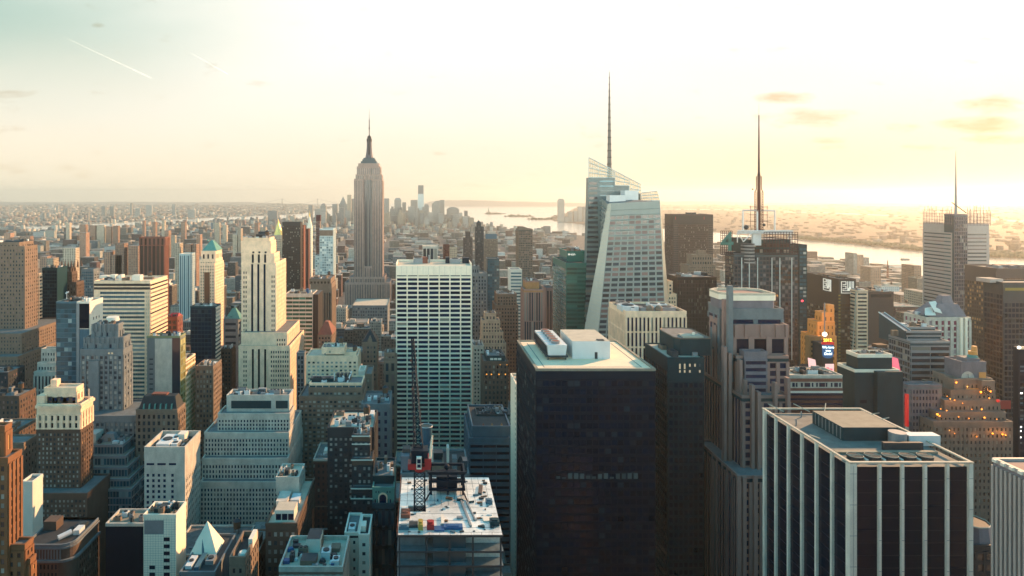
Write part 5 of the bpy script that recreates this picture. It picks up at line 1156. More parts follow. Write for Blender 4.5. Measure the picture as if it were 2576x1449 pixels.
g_ = MB(); g_.prism([(X(925,Y),Y-.6),(X(936,Y),Y-.6),(X(936,Y),Y+5),(X(925,Y),Y+5)], Z(866,Y), Z(856,Y)); g_.prism([(X(925,Y),Y-.6),(X(936,Y),Y-.6),(X(936,Y),Y+5),(X(925,Y),Y+5)], Z(856,Y), Z(846,Y), 0, 0, [(X(930,Y),Y-.6),(X(931,Y),Y-.6),(X(931,Y),Y+5),(X(930,Y),Y+5)]); g_.build('gable', 'tan_brick', r)
T('building', 'brick building with a steep red hipped roof, below the tan piered tower', 'the red hipped roof', 905, 640, [('wall', 799, 833, 843, 842, 0, dict(parapet=0))], wall='tan_brick', front=S(3.2,4,.5,.5), side=S(3,4,.4,.5,'glass_amber_glint'))
r = HERO[-1]['root']; MB().pyr(X(799,640), X(836,640), 640, 640+Dp(640,833,843), Z(842,640), Z(812,645), 0, .25, .3).build('roof', 'rust_red', r)
T('building', 'ornate beige block with arched upper windows tucked left of the white grid slab', 'the arched-window block', 985, 520, [('setback', 967, 994, None, 890, 3, dict(D=14)), ('wall', 965, 997, None, 905, 0, dict(D=18, front=S(4.5,9,.5,.7,'glass_office',.4)))], wall='tan_brick', front=S(3,3.8,.5,.5))
# ------------------------------------------------------------------ right of centre
T('office_tower', 'grey slab of fine concrete piers just right of the white grid slab', 'the fine-piered grey slab', 870, 700, [('crown', 1186, 1206, None, 672, 6, dict(D=14)), ('wall', 1180, 1225, None, 690, 0, dict(D=24))], wall='grey_stone', front=S(3.0,3.9,.45,.6,'glass_dark',.5,.2), side=None)
T('building', 'pale wedding-cake block stepping down to the right, behind the low teal block', 'the pale wedding-cake block', 895, 640, [('crown', 1220, 1248, None, 790, 10, dict(D=12)), ('wall', 1213, 1258, 1209, 808, 4, dict()), ('setback', 1213, 1266, 1210, 838, 2, dict(D=22)), ('setback', 1212, 1273, 1208, 866, 0, dict(D=26))], wall='limestone', front=S(3,4,.45,.6,'glass_office',.5), side=S(3,4,.4,.5))
T('building', 'white block with small square windows beside the white grid slab', 'the small white block', 920, 600, [('wall', 1190, 1217, None, 872, 0, dict())], wall='pale_concrete', front=S(2.6,3.6,.5,.5), side=None)
Y = 520
r, c = T('building', 'dark older block with lamp-lit cornice and glass skylights behind the low teal block', 'the dark lamp-lit block', 1015, Y, [('attic', 1224, 1270, None, 898, 3, dict(wall='dark_teal', front=None)), ('wall', 1216, 1278, None, 912, 0, dict(D=26))], wall='brown_brick', front=S(3.4,4.2,.45,.55,'glass_dark',.4), side=None)
for i in range(3): MB().box(X(1234+i*10,Y), X(1242+i*10,Y), Y+2.6, Y+2.9, Z(908,Y), Z(903,Y)).build('skylight', 'white_paint', r)
for px in (1224, 1236, 1255, 1271): MB().sphere((X(px,Y),Y-.8,Z(941,Y)), .55, 0, 8, 5).build('lamp', 'lit_orange', r)
for px in (1258, 1275): MB().sphere((X(px,Y),Y-.8,Z(917,Y)), .35, 0, 8, 5).build('lamp', 'lit_orange', r)
Y = 400
r, c = T('office_building', 'low teal office block with wide dark window bands and a planted roof', 'the low teal block', 1300, Y,
  [('roof_house', 1199, 1284, None, 1046, 26, dict(wall='dark_teal', front=None, D=14, roof='roof_grey')), ('upper_wall', 1188, 1284, None, 1076, 4, dict(front=None, D=42, roof='roof_tar')), ('wall', 1180, 1284, 1177, 1106, 0, dict(D=46))], wall='blue_panel', front=S(9,4.3,.95,.42,'glass_black',.35,.5,2), side=S(9,4.3,.95,.42,'glass_black',.2,.3))
clutter(r, X(1202,Y+26), X(1282,Y+26), Y+27, Y+39, Z(1046,Y+26), 9, 6, ('white_metal','grey_metal','dark_steel'))
for px, m_ in ((1216,'rust_red'),(1238,'orange_stone'),(1262,'orange_stone')): MB().pyr(X(px-3,Y+8), X(px+3,Y+8), Y+7, Y+9, Z(1076,Y+4), Z(1064,Y+8), 0, .1, .1).build('roof_tree', m_, r)
sub(MB().box(X(1190,Y+4), X(1283,Y+4), Y+3.7, Y+3.98, Z(1106,Y+4), Z(1099,Y+4)), 'window_band', 'glass_black', c[1])
# thin white slab next to the black tower
Y = 362
r, c = T('office_tower', 'thin white marble slab edge-on behind the left corner of the huge black tower', 'the thin white slab', 1400, Y, [('wall', 1299.3, 1360, 1284, 973, 0, dict(front=None, side=None, D=24))], wall='white_marble', roof='roof_white')
x0 = X(1299.3,Y)
for j in range(38): sub(MB().box(x0-.1, x0-.01, Y+3.2, Y+5.2, Z(985+j*13,Y), Z(979+j*13,Y)), 'window', 'glass_navy', c[0])
# emerald tower with white sign
Y = 640
r, c = T('glass_tower', 'emerald green glass tower with a small white sign, left of the faceted glass spire tower', 'the emerald glass tower', 838, Y,
  [('upper_wall', 1426, 1476, None, 634, 24, dict(front=S(50,4.2,.99,.3,'glass_green',.1,.3,14), D=36, roof='rust_red')), ('wall', 1424, 1480, 1391, 664, 0, dict(roof='roof_tar'))], cat='skyscraper', wall='emerald_panel', front=S(14,4.2,.98,.55,'glass_green',.15,.3,3), side=S(3,4.2,.9,.7,'glass_teal',.1,.12,5), frame='emerald_panel')
text_mesh(r, 'sign_lettering', 'MetLife', 'sign_cream_glow', 2.6, (X(1438,Y+24), Y+23.2, Z(640,Y+24)), bold=.12)
# towers beyond
Y = 620
r, c = T('skyscraper', 'orange-brown tower with a boxy lit crown and long vertical ribs', 'the orange-brown ribbed tower', 858, Y, [('crown', 1323, 1356, 1319, 709, 6, dict(front=None, side=None, D=18)), ('wall', 1317, 1367, 1310, 730, 0, dict())], cat='skyscraper', wall='orange_stone', front=S(2.4,30,.55,.97,'glass_dark',.5,.3,2), side=S(2.4,30,.4,.97,'glass_dark',.4,.3,2), frame='pink_granite')
Y = 1000
r, c = T('skyscraper', 'slim dark apartment tower with a curved top edge, alone in the haze', 'the slim curved-top tower', 760, Y, [('wall', 1305, 1340, 1297.5, 578, 0, dict(roof='tan_brick'))], cat='skyscraper', wall='dark_steel', front=S(2.6,3.6,.6,.55,'glass_office',.2,.25), side=S(3,3.6,.6,.5,'glass_dark'), frame='tan_brick')
b = MB(); pts = [(X(1297.5+1.2,Y+20), Z(566,Y))]; 
b.prism([(X(1305,Y),Y+1),(X(1340,Y),Y+1),(X(1340,Y),Y+20),(X(1305,Y),Y+20)], Z(578,Y), Z(570,Y), 0, 0, [(X(1306,Y),Y+2),(X(1318,Y),Y+2),(X(1318,Y),Y+18),(X(1306,Y),Y+18)]); b.build('crown', 'tan_brick', r)
r, c = T('skyscraper', 'slim dark grey tower with a small pointed cap in the hazy distance', 'the slim capped tower', 672, 1500, [('crown', 1199, 1210, None, 561, 5, dict(D=10)), ('wall', 1196, 1217, None, 572, 0, dict(D=22))], cat='skyscraper', wall='dark_steel', front=S(3,3.8,.5,.5,'glass_dark'), side=None)
MB().pyr(X(1199,1505), X(1210,1505), 1505, 1515, Z(561,1505), Z(554,1505)).build('roof', 'dark_teal', r)
T('skyscraper', 'slim grey-brown stepped tower left of the slim capped tower', 'the slim stepped tower', 672, 1450, [('crown', 1171, 1183, None, 584, 4, dict(D=10)), ('wall', 1166, 1189, None, 600, 0, dict(D=20))], cat='skyscraper', wall='brown_granite', front=S(3,3.8,.4,.5), side=None)
T('building', 'dark office block ribbed with white columns in the hazy middle distance', 'the white-columned dark block', 660, 1150, [('wall', 1063, 1101, None, 621, 0, dict(D=40, roof='roof_white'))], wall='pale_concrete', front=S(6,200,.78,.999,'glass_dark',.8,0,3), side=None)
T('building', 'tan tower with a pale blue cap among the hazy low blocks', 'the blue-capped tan tower', 720, 1700, [('crown', 1222, 1250, None, 590, 2, dict(wall='blue_panel', front=None, D=14)), ('wall', 1218, 1252, None, 602, 0, dict(D=20))], wall='tan_brick', front=S(3,3.8,.5,.5), side=None)
T('building', 'red-brown apartment tower beyond the roof of the white grid slab', 'the red-brown apartment tower', 662, 1250, [('wall', 1115, 1131, None, 617, 0, dict(D=14))], wall='red_brick', front=S(3,3.5,.4,.4), side=None)
T('building', 'beige apartment tower beside the red-brown apartment tower', 'the beige apartment tower', 662, 1220, [('wall', 1131.5, 1150, None, 624, 0, dict(D=14))], wall='limestone', front=S(3,3.5,.4,.4), side=None)
T('glass_tower', 'blue glass block in the haze below the blue-capped tan tower', 'the blue glass block', 730, 900, [('wall', 1226, 1256, None, 652, 0, dict(D=20))], wall='teal_panel', front=S(3,3.8,.85,.7,'glass_teal',.1,.12), side=None)
T('building', 'white-banded office block lower left of the slim curved-top tower', 'the white-banded block', 745, 800, [('wall', 1284, 1313, None, 680, 0, dict(D=24))], wall='white_paint', front=S(30,4.2,.99,.4,'glass_teal',.2,.3), side=None)
T('building', 'tan stepped block right behind the orange-brown ribbed tower', 'the tan stepped block', 845, 690, [('wall', 1250, 1300, None, 742, 4, dict(D=24)), ('setback', 1246, 1304, None, 770, 0, dict(D=30))], wall='tan_brick', front=S(3,3.8,.45,.5), side=None)
T('building', 'narrow grey block with vertical piers left of the emerald tower', 'the narrow piered block', 850, 660, [('wall', 1373, 1391, None, 726, 0, dict(D=18))], wall='pink_granite', front=S(3,60,.5,.97,'glass_dark',.4,.2), side=None)
Y = 1150
r, c = T('skyscraper', 'big plain brown-grey office slab between the glass spire tower and the red lattice mast', 'the big brown office slab', 695, Y, [('wall', 1694, 1794, 1672, 541, 0, dict())], cat='skyscraper', wall='bronze_metal', front=S(1.9,3.9,.5,.6,'glass_brown',.3,.3,17,9), side=S(2.2,3.9,.5,.6,'glass_dark',.2,.2,17,3), frame='brown_granite')
for px in (1730, 1742): MB().box(X(px,Y+20), X(px+9,Y+20), Y+20, Y+30, Z(541,Y), Z(541,Y)+4).build('roof_house', 'dark_steel', r)
for px in (1672.8, 1771): text_mesh(r, 'sign_numeral', '1', 'red_paint', 7, (X(px if px > 1700 else 1699,Y), Y-.6, Z(549,Y)), bold=.1)
Y = 1000
r, c = T('building', 'tan stepped tower in front of the big brown office slab', 'the stepped tan tower', 695, Y, [('crown', 1757, 1776, None, 632, 10, dict(D=10, front=None)), ('upper_wall', 1740, 1792, None, 642, 4, dict(D=20, front=S(4,7,.4,.5))), ('wall', 1730, 1800, None, 668, 0, dict(D=28))], wall='tan_brick', front=S(3,3.9,.4,.45,'glass_office'), side=None)
r, c = T('office_tower', 'dull brown tower of thin vertical stripes right of the faceted glass spire tower', 'the dull thin-striped tower', 845, 660, [('wall', 1704, 1803, 1690, 699, 0, dict(D=36))], cat='skyscraper', wall='bronze_metal', front=S(1.5,3.9,.5,.8,'glass_brown',.4,.1,2), side=S(1.5,3.9,.5,.8,'glass_dark',.3,.1,2), frame='brown_granite')
T('building', 'cream stepped block wedged between the glass spire tower and the dull thin-striped tower', 'the cream wedge block', 790, 640, [('wall', 1680, 1692, None, 710, 2, dict(D=16)), ('setback', 1680, 1702, None, 742, 0, dict(D=20))], wall='cream_stone', front=S(2.8,3.8,.5,.5), side=None)
Y = 480
r, c = T('office_building', 'white-piered office block with tall dark window slots and silver plant on its roof', 'the white-piered block', 885, Y, [('wall', 1574, 1727, 1532, 788, 0, dict(roof='roof_tar', parapet=1.6))], cat='office block', wall='cream_stone', front=S(3.06,11.6,.52,.9,'glass_navy',.8,.6,2.6,.3), side=S(3.3,11.6,.5,.9,'glass_navy',.7,.6,2.6,.3))
z = Z(788,Y)
for a, e, d_, f_, h, m_ in ((1566,1607,6,20,4,'white_metal'), (1612,1650,4,12,3.4,'grey_metal'), (1636,1664,14,24,4.2,'white_metal'), (1664,1700,8,18,2.8,'grey_metal'), (1560,1580,24,36,4,'grey_metal')): unit(r, X(a,Y+d_), X(e,Y+d_), Y+d_, Y+f_, z, h, m_)
b = MB()
for px in (1634, 1656): b.sphere((X(px,Y+5),Y+4,z+2.5), 3.0, 0, 10, 6)
b.build('roof_dome', 'tan_brick', r)
# dark teal tower right behind the black tower
Y = 330
r, c = T('office_tower', 'dark teal tower with a chamfered penthouse box, tucked right behind the huge black tower', 'the dark teal tower', 1449, Y, [('wall', 1679, 1772, 1627, 902, 0, dict(D=33, roof='roof_white', parapet=.6))], cat='skyscraper', wall='dark_teal', front=S(2.6,3.9,.7,.6,'glass_black',.15,.15,12), side=S(2.6,3.9,.7,.6,'glass_black',.1,.1,6), frame='dark_teal')
z = Z(902,Y); ya, yb = Y+6, Y+33; xa, xb = X(1700,ya), X(1788,ya)
pts = [(xa+2.5,ya),(xb,ya),(xb,yb-3),(xb-4,yb),(xa+3,yb),(xa,yb-4),(xa,ya+3)]
o = MB().prism(pts, z, z+9, 0, 1).build('penthouse', ['dark_teal','roof_grey'], r)
rim = MB()
for i in range(len(pts)): a, e = pts[i], pts[(i+1)%len(pts)]; rim.bar((*a,z+9.1), (*e,z+9.1), .35)
sub(rim, 'parapet', 'tan_brick', o); unit(r, xa+5, xb-3, ya+2, ya+9, z+9, .8, 'roof_white', fan=False); MB().cyl(xa+12, ya+6, .8, z+9.8, z+11, 10).build('vent', 'white_paint', r)
for i, px in enumerate((1710,1722,1735,1748,1760)):
    MB().box(X(px-2,Y), X(px+2,Y), Y-.22, Y-.16, Z(922 if i > 1 else 928,Y), Z(915,Y)).build('lit_window', 'lit_window' if i < 4 else 'lit_cool', r)
    if i != 3: MB().box(X(px-2,Y), X(px+2,Y), Y-.22, Y-.16, Z(937,Y), Z(931,Y)).build('lit_window', 'lit_window', r)

# pink granite post-modern tower
Y = 330
r = hero('skyscraper', 'pinkish-brown granite tower of clustered piers rising to a pale octagonal crown', 1745, 1985, 733, Y, 1449, 'the pink granite pier tower')
def pg(part, px0, px1, spx, top, dY, D=None, z0=0, **k):
    y = Y+dY; D = D or Dp(y, px0, spx); return blk(r, part, px0, px1, top, y, D, z0, k.pop('wall','dark_teal'), **k)
pf = S(3.7,3.9,.62,.62,'glass_navy',.6,.2,2.5); ps = S(3.1,200,.66,.999,'glass_navy',.3,0,2)
pg('base', 1858, 1995, None, 1202, -24, 46, front=S(4.6,3.9,.66,.62,'glass_navy',.8,.2,2), side=ps, frame='pink_granite')
pg('wall', 1866, 1988, None, 1000, -12, 42, Z(1202,Y-24), front=S(4.4,3.9,.64,.62,'glass_navy',.8,.2,2), side=ps, frame='pink_granite')
pg('wall', 1852, 1984, 1787, 900, -4, 36, Z(1000,Y-12), front=S(5.4,3.9,.64,.66,'glass_navy',.7,.3,2), side=ps, frame='pink_granite')
pg('upper_wall', 1842, 1981, 1790, 821, 0, 26, Z(900,Y-4), front=S(9.4,11,.70,.72,'glass_black',.6,.4,5), side=S(4,30,.6,.95,'glass_navy',.3,0,2), frame='pink_granite', wall='pink_granite', roof='roof_grey')
pg('crown_base', 1829, 1971, None, 781, 6, 22, Z(821,Y), front=S(14.5,6,.84,.86,'glass_navy',.5,.3,4.6,.4), side=S(7,6,.8,.8,'glass_navy',.5,.3,4.2), wall='grey_stone', roof='roof_gravel')
yc = Y+8; x0, x1 = X(1820,yc), X(1950,yc); D = 20; ch = 5
octo = [(x0+ch,yc),(x1-1,yc),(x1,yc+1),(x1,yc+D-ch),(x1-ch,yc+D),(x0+ch,yc+D),(x0,yc+D-ch),(x0,yc+ch)]
zt, zm, zb = Z(743,yc), Z(756,yc), Z(779,yc)
o = MB().prism(octo, zb, zm-.02, 0).build('crown', ['purple_grey'], r)
def grow(e): cx, cy = (x0+x1)/2, yc+D/2; return [(p[0]+e*(1 if p[0]>cx else -1), p[1]+e*(1 if p[1]>cy else -1)) for p in octo]
sub(MB().prism(grow(.5), zm, zt, 0, 1), 'crown_band', ['white_marble','pink_granite'], o)
rim = MB(); g0, g1 = grow(.5), grow(-.8)
for i in range(8):
    a, e, a1, e1 = g0[i], g0[(i+1)%8], g1[i], g1[(i+1)%8]
    rim.quad((*a,zt),(*e,zt),(*e,zt+1.2),(*a,zt+1.2)); rim.quad((*e1,zt),(*a1,zt),(*a1,zt+1.2),(*e1,zt+1.2)); rim.quad((*a,zt+1.2),(*e,zt+1.2),(*e1,zt+1.2),(*a1,zt+1.2))
sub(rim, 'parapet', 'roof_white', o)
# clustered piers stepping down on the east side and the front
for i, (px, y, top) in enumerate(((1838,Y-1,700),(1826,Y+5,735),(1815,Y+11,760),(1806,Y+17,800),(1797,Y+23,805),(1789,Y+29,850))):
    yy = y; xx = X(px,yy); MB().box(xx-1.5, xx+.9, yy-.9, yy+1.6, Z(960,yy), Z(top+18,yy)).build('pier', 'pink_granite' if i % 2 else 'grey_stone', r)
for i, (px, dY, top) in enumerate(((1862,-7,905),(1874,-9,955),(1893,-13,968),(1908,-14,985),(1835,-4,888),(1823,-4,872),(1950,-13,962),(1982,-13,950))):
    yy = Y+dY; xx = X(px,yy); MB().box(xx-.75, xx+.75, yy-1.0, yy+2, Z(1204,yy), Z(top,yy)).build('pier', 'pink_granite', r)
for i, px in enumerate((1858,1872,1900,1928,1956,1984)):
    yy = Y-24.8; xx = X(px,yy); MB().box(xx-.9, xx+.9, yy-.7, yy+.7, 0, Z(1196+4*(i%2),yy)).build('pier', 'pink_granite', r)
for i in range(9):
    yy = Y-24+i*5.4; xx = X(1858,Y-24); MB().box(xx-.6, xx-.02, yy, yy+.6, 0, Z(1202,Y-24)+.4).build('pier', 'pink_granite', r)
for px in (1850,1876,1915,1953,1978): MB().box(X(px-4,Y), X(px+4,Y), Y-1, Y+1.5, Z(848,Y), Z(816,Y)).build('pilaster', 'pink_granite', r)
pg('bay', 1872, 1930, None, 889, -5.5, 5, Z(1000,Y-12), front=S(30,3.6,.98,.5,'glass_navy',.3,.4,3), side=None, wall='purple_grey')
# brown banded building at its right
Y = 345
r, c = T('office_building', 'low building banded in brown and white, right of the pink granite tower', 'the brown banded building', 1030, Y, [('wall', 1986, 2119, None, 947, 0, dict(D=16, front=None, roof='roof_white', parapet=.8))], cat='office block', wall='pale_concrete', side=None)
f = lambda t, b_, m_, d_, nm: sub(MB().box(X(1986,Y)-d_*.1, X(2119,Y)+d_*.2, Y-d_, Y-.01, Z(b_,Y), Z(t,Y)), nm, m_, c[0])
f(952,960,'rust_red',.3,'brick_band'); f(976,983,'rust_red',.3,'brick_band'); f(983,988,'white_paint',.45,'cornice')
for k in range(8): f(989+k*12,995+k*12,'glass_navy',.12,'window_band'); f(995.2+k*12,1001+k*12,'red_brick',.3,'brick_band')
for px, w in ((1996,6),(2004,4),(2017,5),(2031,14),(2044,4),(2055,4),(2068,14),(2079,4),(2092,4),(2103,9),(2113,4)): sub(MB().box(X(px-w/2,Y), X(px+w/2,Y), Y-.14, Y-.01, Z(973,Y), Z(963,Y)), 'window', 'glass_navy', c[0])
z = Z(947,Y); unit(r, X(2062,Y+4), X(2078,Y+4), Y+4, Y+9, z, 1.8, 'dark_teal'); unit(r, X(2040,Y+8), X(2056,Y+8), Y+8, Y+13, z, .8, 'cream_stone', fan=False); unit(r, X(1998,Y+6), X(2010,Y+6), Y+6, Y+10, z, .7, 'tan_brick', fan=False)
# dark green stepped tower with outlined roof
Y = 366
r, c = T('office_tower', 'windowless dark green tower whose flat roof is outlined by a bright rim', 'the rimmed dark green tower', 1290, Y, [('upper_wall', 2158, 2244, 2130, 898, 4, dict(D=10, parapet=1.7, roof='slate')), ('wall', 2150, 2262, 2100, 935, 0, dict(D=15, parapet=1.3, roof='slate'))], cat='skyscraper', wall='dark_teal', front=None, side=None, frame='white_marble')  # white marble parapet paints in the sunlit rim
for i, (a, t, w) in enumerate(((2215,1070,26),(2200,1075,20),(2240,1075,18),(2215,1130,26))): pass
for px, py in ((2218,1073),(2172,1006),(2240,1075),(2170,1075)): MB().box(X(px-8,Y), X(px+8,Y), Y-.12, Y-.02, Z(py+8,Y), Z(py,Y)).build('louvre', 'glass_black', r)
MB().box(X(2198,Y), X(2262,Y), Y-3, Y-.02, 0, Z(932,Y)).build('stair_bay', 'dark_teal', r)
# striped logo tower, banded slab, brown block
Y = 700
r, c = T('office_tower', 'dark tower with big white EY lettering on both faces near its top', 'the EY lettered tower', 905, Y, [('wall', 2110, 2153, 2030, 704, 0, dict(front=S(3,4,.9,.7,'glass_brown',.1,.15,26), side=S(3,4,.9,.7,'glass_brown',.1,.15,34)))], cat='skyscraper', wall='bronze_metal')
x0 = X(2110,Y)
def striped(face):
    b = MB()
    def seg(u0, v0, u1, v1):
        if face == 'f': b.box(X(2116,Y)+min(u0,u1)-.32, X(2116,Y)+max(u0,u1)+.32, Y-.7, Y-.3, Z(737,Y)+min(v0,v1)-.32, Z(737,Y)+max(v0,v1)+.32)
        else: b.box(x0-.7, x0-.3, Y+26-max(u0,u1)-.42, Y+26-min(u0,u1)+.42, Z(737,Y)+min(v0,v1)-.34, Z(737,Y)+max(v0,v1)+.34)
    for (u, v) in ((0,0),):
        seg(0,0,0,12.5); seg(0,12.5,5,12.5); seg(5,12.5,5,9.4); seg(1.7,9.4,5,9.4); seg(1.7,7.6,5,7.6); seg(5,7.6,5,4.6); seg(1.7,4.6,5,4.6); seg(1.7,2.6,9,2.6); seg(0,0,11.4,0); seg(1.7,2.6,1.7,3.4)
        seg(6.8,12.5,6.8,5.2); seg(8.6,12.5,8.6,5.6); seg(6.8,5.2,9,2.6); seg(10.2,12.5,10.2,6.4); seg(11.8,12.5,11.8,.4); seg(10.2,6.4,9.2,4.4); seg(13.2,12.5,13.2,2.0); seg(11.4,0,13.2,2)
    return b.build('sign_lettering', 'sign_cream_glow', r)
striped('f'); striped('l')
for j in range(22): MB().box(x0-.35, x0+1.6, Y-.4, Y-.05, Z(745+j*8,Y), Z(741.5+j*8,Y)).build('corner_light', 'glass_gold', r)
Y = 690
r, c = T('office_tower', 'slab of pale and dark horizontal bands right of the EY lettered tower', 'the pale-banded slab', 905, Y, [('wall', 2155, 2183, None, 733, 0, dict(D=24))], wall='tan_brick', front=S(30,4.1,.9,.45,'glass_dark',.3,.35,1,.6), side=S(30,4.1,.9,.45,'glass_dark',.3,.35), frame='cream_stone')
MB().bar((X(2152,Y),Y-1,Z(733,Y)), (X(2142,Y),Y-1,Z(905,Y)), .7).build('edge_strip', 'roof_white', r)
T('office_tower', 'plain brown block with a dark strip across its top, right of the pale-banded slab', 'the plain brown block', 800, 770, [('wall', 2184, 2248, None, 736, 0, dict(D=40, front=S(50,8,.7,.9,'glass_black',.1,.2,4) if False else None))], wall='brown_granite', side=None, roof='roof_tar')
r = HERO[-1]['root']; MB().box(X(2190,770), X(2242,770), 769.7, 769.98, Z(748,770), Z(740,770)).build('dark_top_strip', 'black_metal', r)  # flat black strip set just proud of the wall
# floodlit orange tower
Y = 560
r, c = T('building', 'small stepped tower glowing orange under floodlights in front of the EY lettered tower', 'the floodlit orange tower', 850, Y, [('crown', 2083, 2098, None, 770, 6, dict(D=6)), ('upper_wall', 2068, 2098, None, 789, 4, dict(D=10)), ('setback', 2056, 2100, None, 812, 2, dict(D=14)), ('wall', 2049, 2104, None, 848, 0, dict(D=20))], wall='floodlit_orange_glow', front=S(4,5,.3,.5,'glass_brown',.5), side=S(4,5,.3,.5,'glass_brown')); r0_ = r
T('building', 'orange-lit masonry block below the floodlit orange tower', 'the orange-lit masonry block', 905, 552, [('wall', 2036, 2066, 2028, 850, 0, dict(D=6))], wall='orange_stone', front=S(3,4,.5,.5,'glass_brown'), side=None)
for px, dY, py, p in ((2070,-5,806,945), (2092,-5,800,945), (2060,-4,840,720), (2090,-2,780,540)): glow(r0_, X(px,560+dY), 560+dY, Z(py,560), p)
# sign tower with ball
Y = 538
r = hero('sign_tower', 'slim sign tower with a glowing ball, 2012 sign and blue message screen', 2032, 2098, 765, Y, 935, 'the message sign tower', 'sign tower')
MB().box(X(2069,Y), X(2096,Y), Y, Y+14, 0, Z(866,Y)).build('wall', 'dark_steel', r); FOOT.append((X(2069,Y),X(2096,Y),Y,Y+14,Z(866,Y),r))
sc = MB(); n = 7; pts = [(X(2068,Y),Z(866,Y)),(X(2068,Y),Z(892,Y))] + [(X(2082,Y)-X(14+CX,Y)*math.cos(math.pi*k/8), Z(892,Y)-X(9+CX,Y)*math.sin(math.pi*k/8)) for k in range(1,8)] + [(X(2096,Y),Z(892,Y)),(X(2096,Y),Z(866,Y))]
sc.v = [(a,Y-.6,b_) for a,b_ in pts]+[(a,Y-.02,b_) for a,b_ in pts]; m_ = len(pts); sc.f = [tuple(range(m_))]+[(k,m_+k,m_+(k+1)%m_,(k+1)%m_) for k in range(m_)]; sc.m = [0]*len(sc.f)
sc.build('message_screen', 'screen_blue', r); text_mesh(r, 'screen_text', 'We love\nyou\nDads!', 'screen_white', 2.9, (X(2082,Y), Y-.75, Z(881.5,Y)), extrude=.05, bold=.05)
MB().box(X(2067.5,Y), X(2097,Y), Y-.9, Y+.6, Z(866.5,Y), Z(861,Y)).build('red_band', 'screen_red', r)
MB().box(X(2070,Y), X(2094,Y), Y+.2, Y+.8, Z(861,Y), Z(851.5,Y)).build('year_panel', 'red_paint', r); text_mesh(r, 'year_sign', '2012', 'screen_gold', 3.6, (X(2082,Y), Y, Z(856,Y)), extrude=.1, bold=.1)
MB().bar((X(2074.5,Y+4),Y+4,Z(861,Y)), (X(2074.5,Y+4),Y+4,Z(762,Y+4)), .55).build('pole', 'grey_metal', r); MB().sphere((X(2074.5,Y+3),Y+3,Z(841,Y+3)), 1.9, 0, 16, 10).build('ball', 'lit_white', r)
def board(name, label, cat, pts, Y, mat, ref, th=.6):
    rr = hero(name, label, min(p[0] for p in pts), max(p[0] for p in pts), min(p[1] for p in pts), Y, max(p[1] for p in pts), ref, cat)
    b = MB(); p3 = [(X(px,Y),Y,Z(py,Y)) for px, py in pts]; m = len(p3); b.v = p3 + [(a,c+th,d) for a,c,d in p3]; b.f = [tuple(range(m))]+[(k,m+k,m+(k+1)%m,(k+1)%m) for k in range(m)]; b.m = [0]*len(b.f); b.build('panel', mat, rr)
    q = MB(); zb = min(p[2] for p in p3); xa = min(p[0] for p in p3); xb = max(p[0] for p in p3); q.box(xa, xb, Y+th, Y+12, 0, zb+2); q.build('wall', 'dark_steel', rr); FOOT.append((xa,xb,Y,Y+12,zb,rr)); return rr
board('billboard', 'tilted pale pink glowing billboard behind the brown and white banded building', 'billboard', [(2033,900),(2051,905),(2055,931),(2036,930)], 530, 'screen_pink_pale', 'the pale pink billboard')
rr = board('billboard', 'square pink and white billboard with red shapes under the message sign tower', 'billboard', [(2077,916),(2098,916),(2098,936),(2077,936)], 526, 'screen_pink_pale', 'the square pink billboard')
for a, e, t in ((2079,2085,924), (2086,2094,927)): MB().box(X(a,526), X(e,526), 525.85, 525.98, Z(t+6,526), Z(t,526)).build('shape', 'screen_pink', rr)
board('billboard', 'tall bright pink billboard strip on the right flank of the rimmed dark green tower', 'billboard', [(2246,898),(2259,902),(2268,948),(2264,953),(2246,930)], 420, 'screen_pink', 'the pink billboard strip')
# glassy blue stepped tower and the grid block
Y = 430
r, c = T('office_tower', 'blue-grey glass tower with a slanting white roof edge and stepped top', 'the slant-roofed blue glass tower', 1000, Y, [('crown', 2286, 2352, None, 826, 12, dict(D=16, front=S(9,5,.95,.5,'glass_dark',.2,.3,2), roof='roof_tar')), ('upper_wall', 2280, 2368, 2212, 836, 8, dict(front=S(30,4,.98,.4,'glass_teal',.2,.3,2), D=24)), ('wall', 2290, 2390, 2232, 862, 0, dict(D=20))], cat='skyscraper', wall='teal_panel', front=S(12,4.1,.97,.6,'glass_dark',.2,.4,2), side=S(2.2,4.1,.85,.7,'glass_dark',.1,.1,1), frame='grey_metal')
xl_ = X(2280,Y+8); ya_, yb_ = Y+8, Y+33; za_, zb2 = Z(832,ya_), Z(786,yb_); zl_ = Z(870,ya_)
b = MB(); b.v = [(xl_-.9,ya_,zl_),(xl_-.9,ya_,za_),(xl_-.9,yb_,zb2),(xl_-.9,yb_,zl_),(xl_+3,ya_,zl_),(xl_+3,ya_,za_),(xl_+3,yb_,zb2),(xl_+3,yb_,zl_)]; b.f = [(0,1,2,3),(7,6,5,4),(4,5,1,0),(5,6,2,1),(6,7,3,2)]; b.m = [0]*5
o = b.build('slanted_wall', 'teal_panel', r); e_ = MB().bar((xl_-1,ya_,za_+.2), (xl_-1,yb_,zb2+.2), .5).bar((xl_+3,ya_,za_+.2), (xl_+3,yb_,zb2+.2), .35); sub(e_, 'roof_edge', 'white_metal', o)
b = MB()
for px in (2262, 2268): b.box(X(px,Y), X(px+9,Y), Y+6, Y+7.9, Z(850,Y), Z(836,Y))
b.build('tan_bay', 'tan_brick', r)
Y = 400
r, c = T('building', 'grey block with a square grid of dark windows and a thin red vertical sign', 'the gridded grey block', 1100, Y, [('wall', 2284, 2369, 2263, 972, 0, dict())], cat='office block', wall='grey_stone', front=S(2.05,4.1,.55,.55,'glass_navy',.35,.3,1.4,2.6), side=S(2.5,4.1,.5,.5,'glass_navy'), frame='purple_grey', roof='roof_grey')
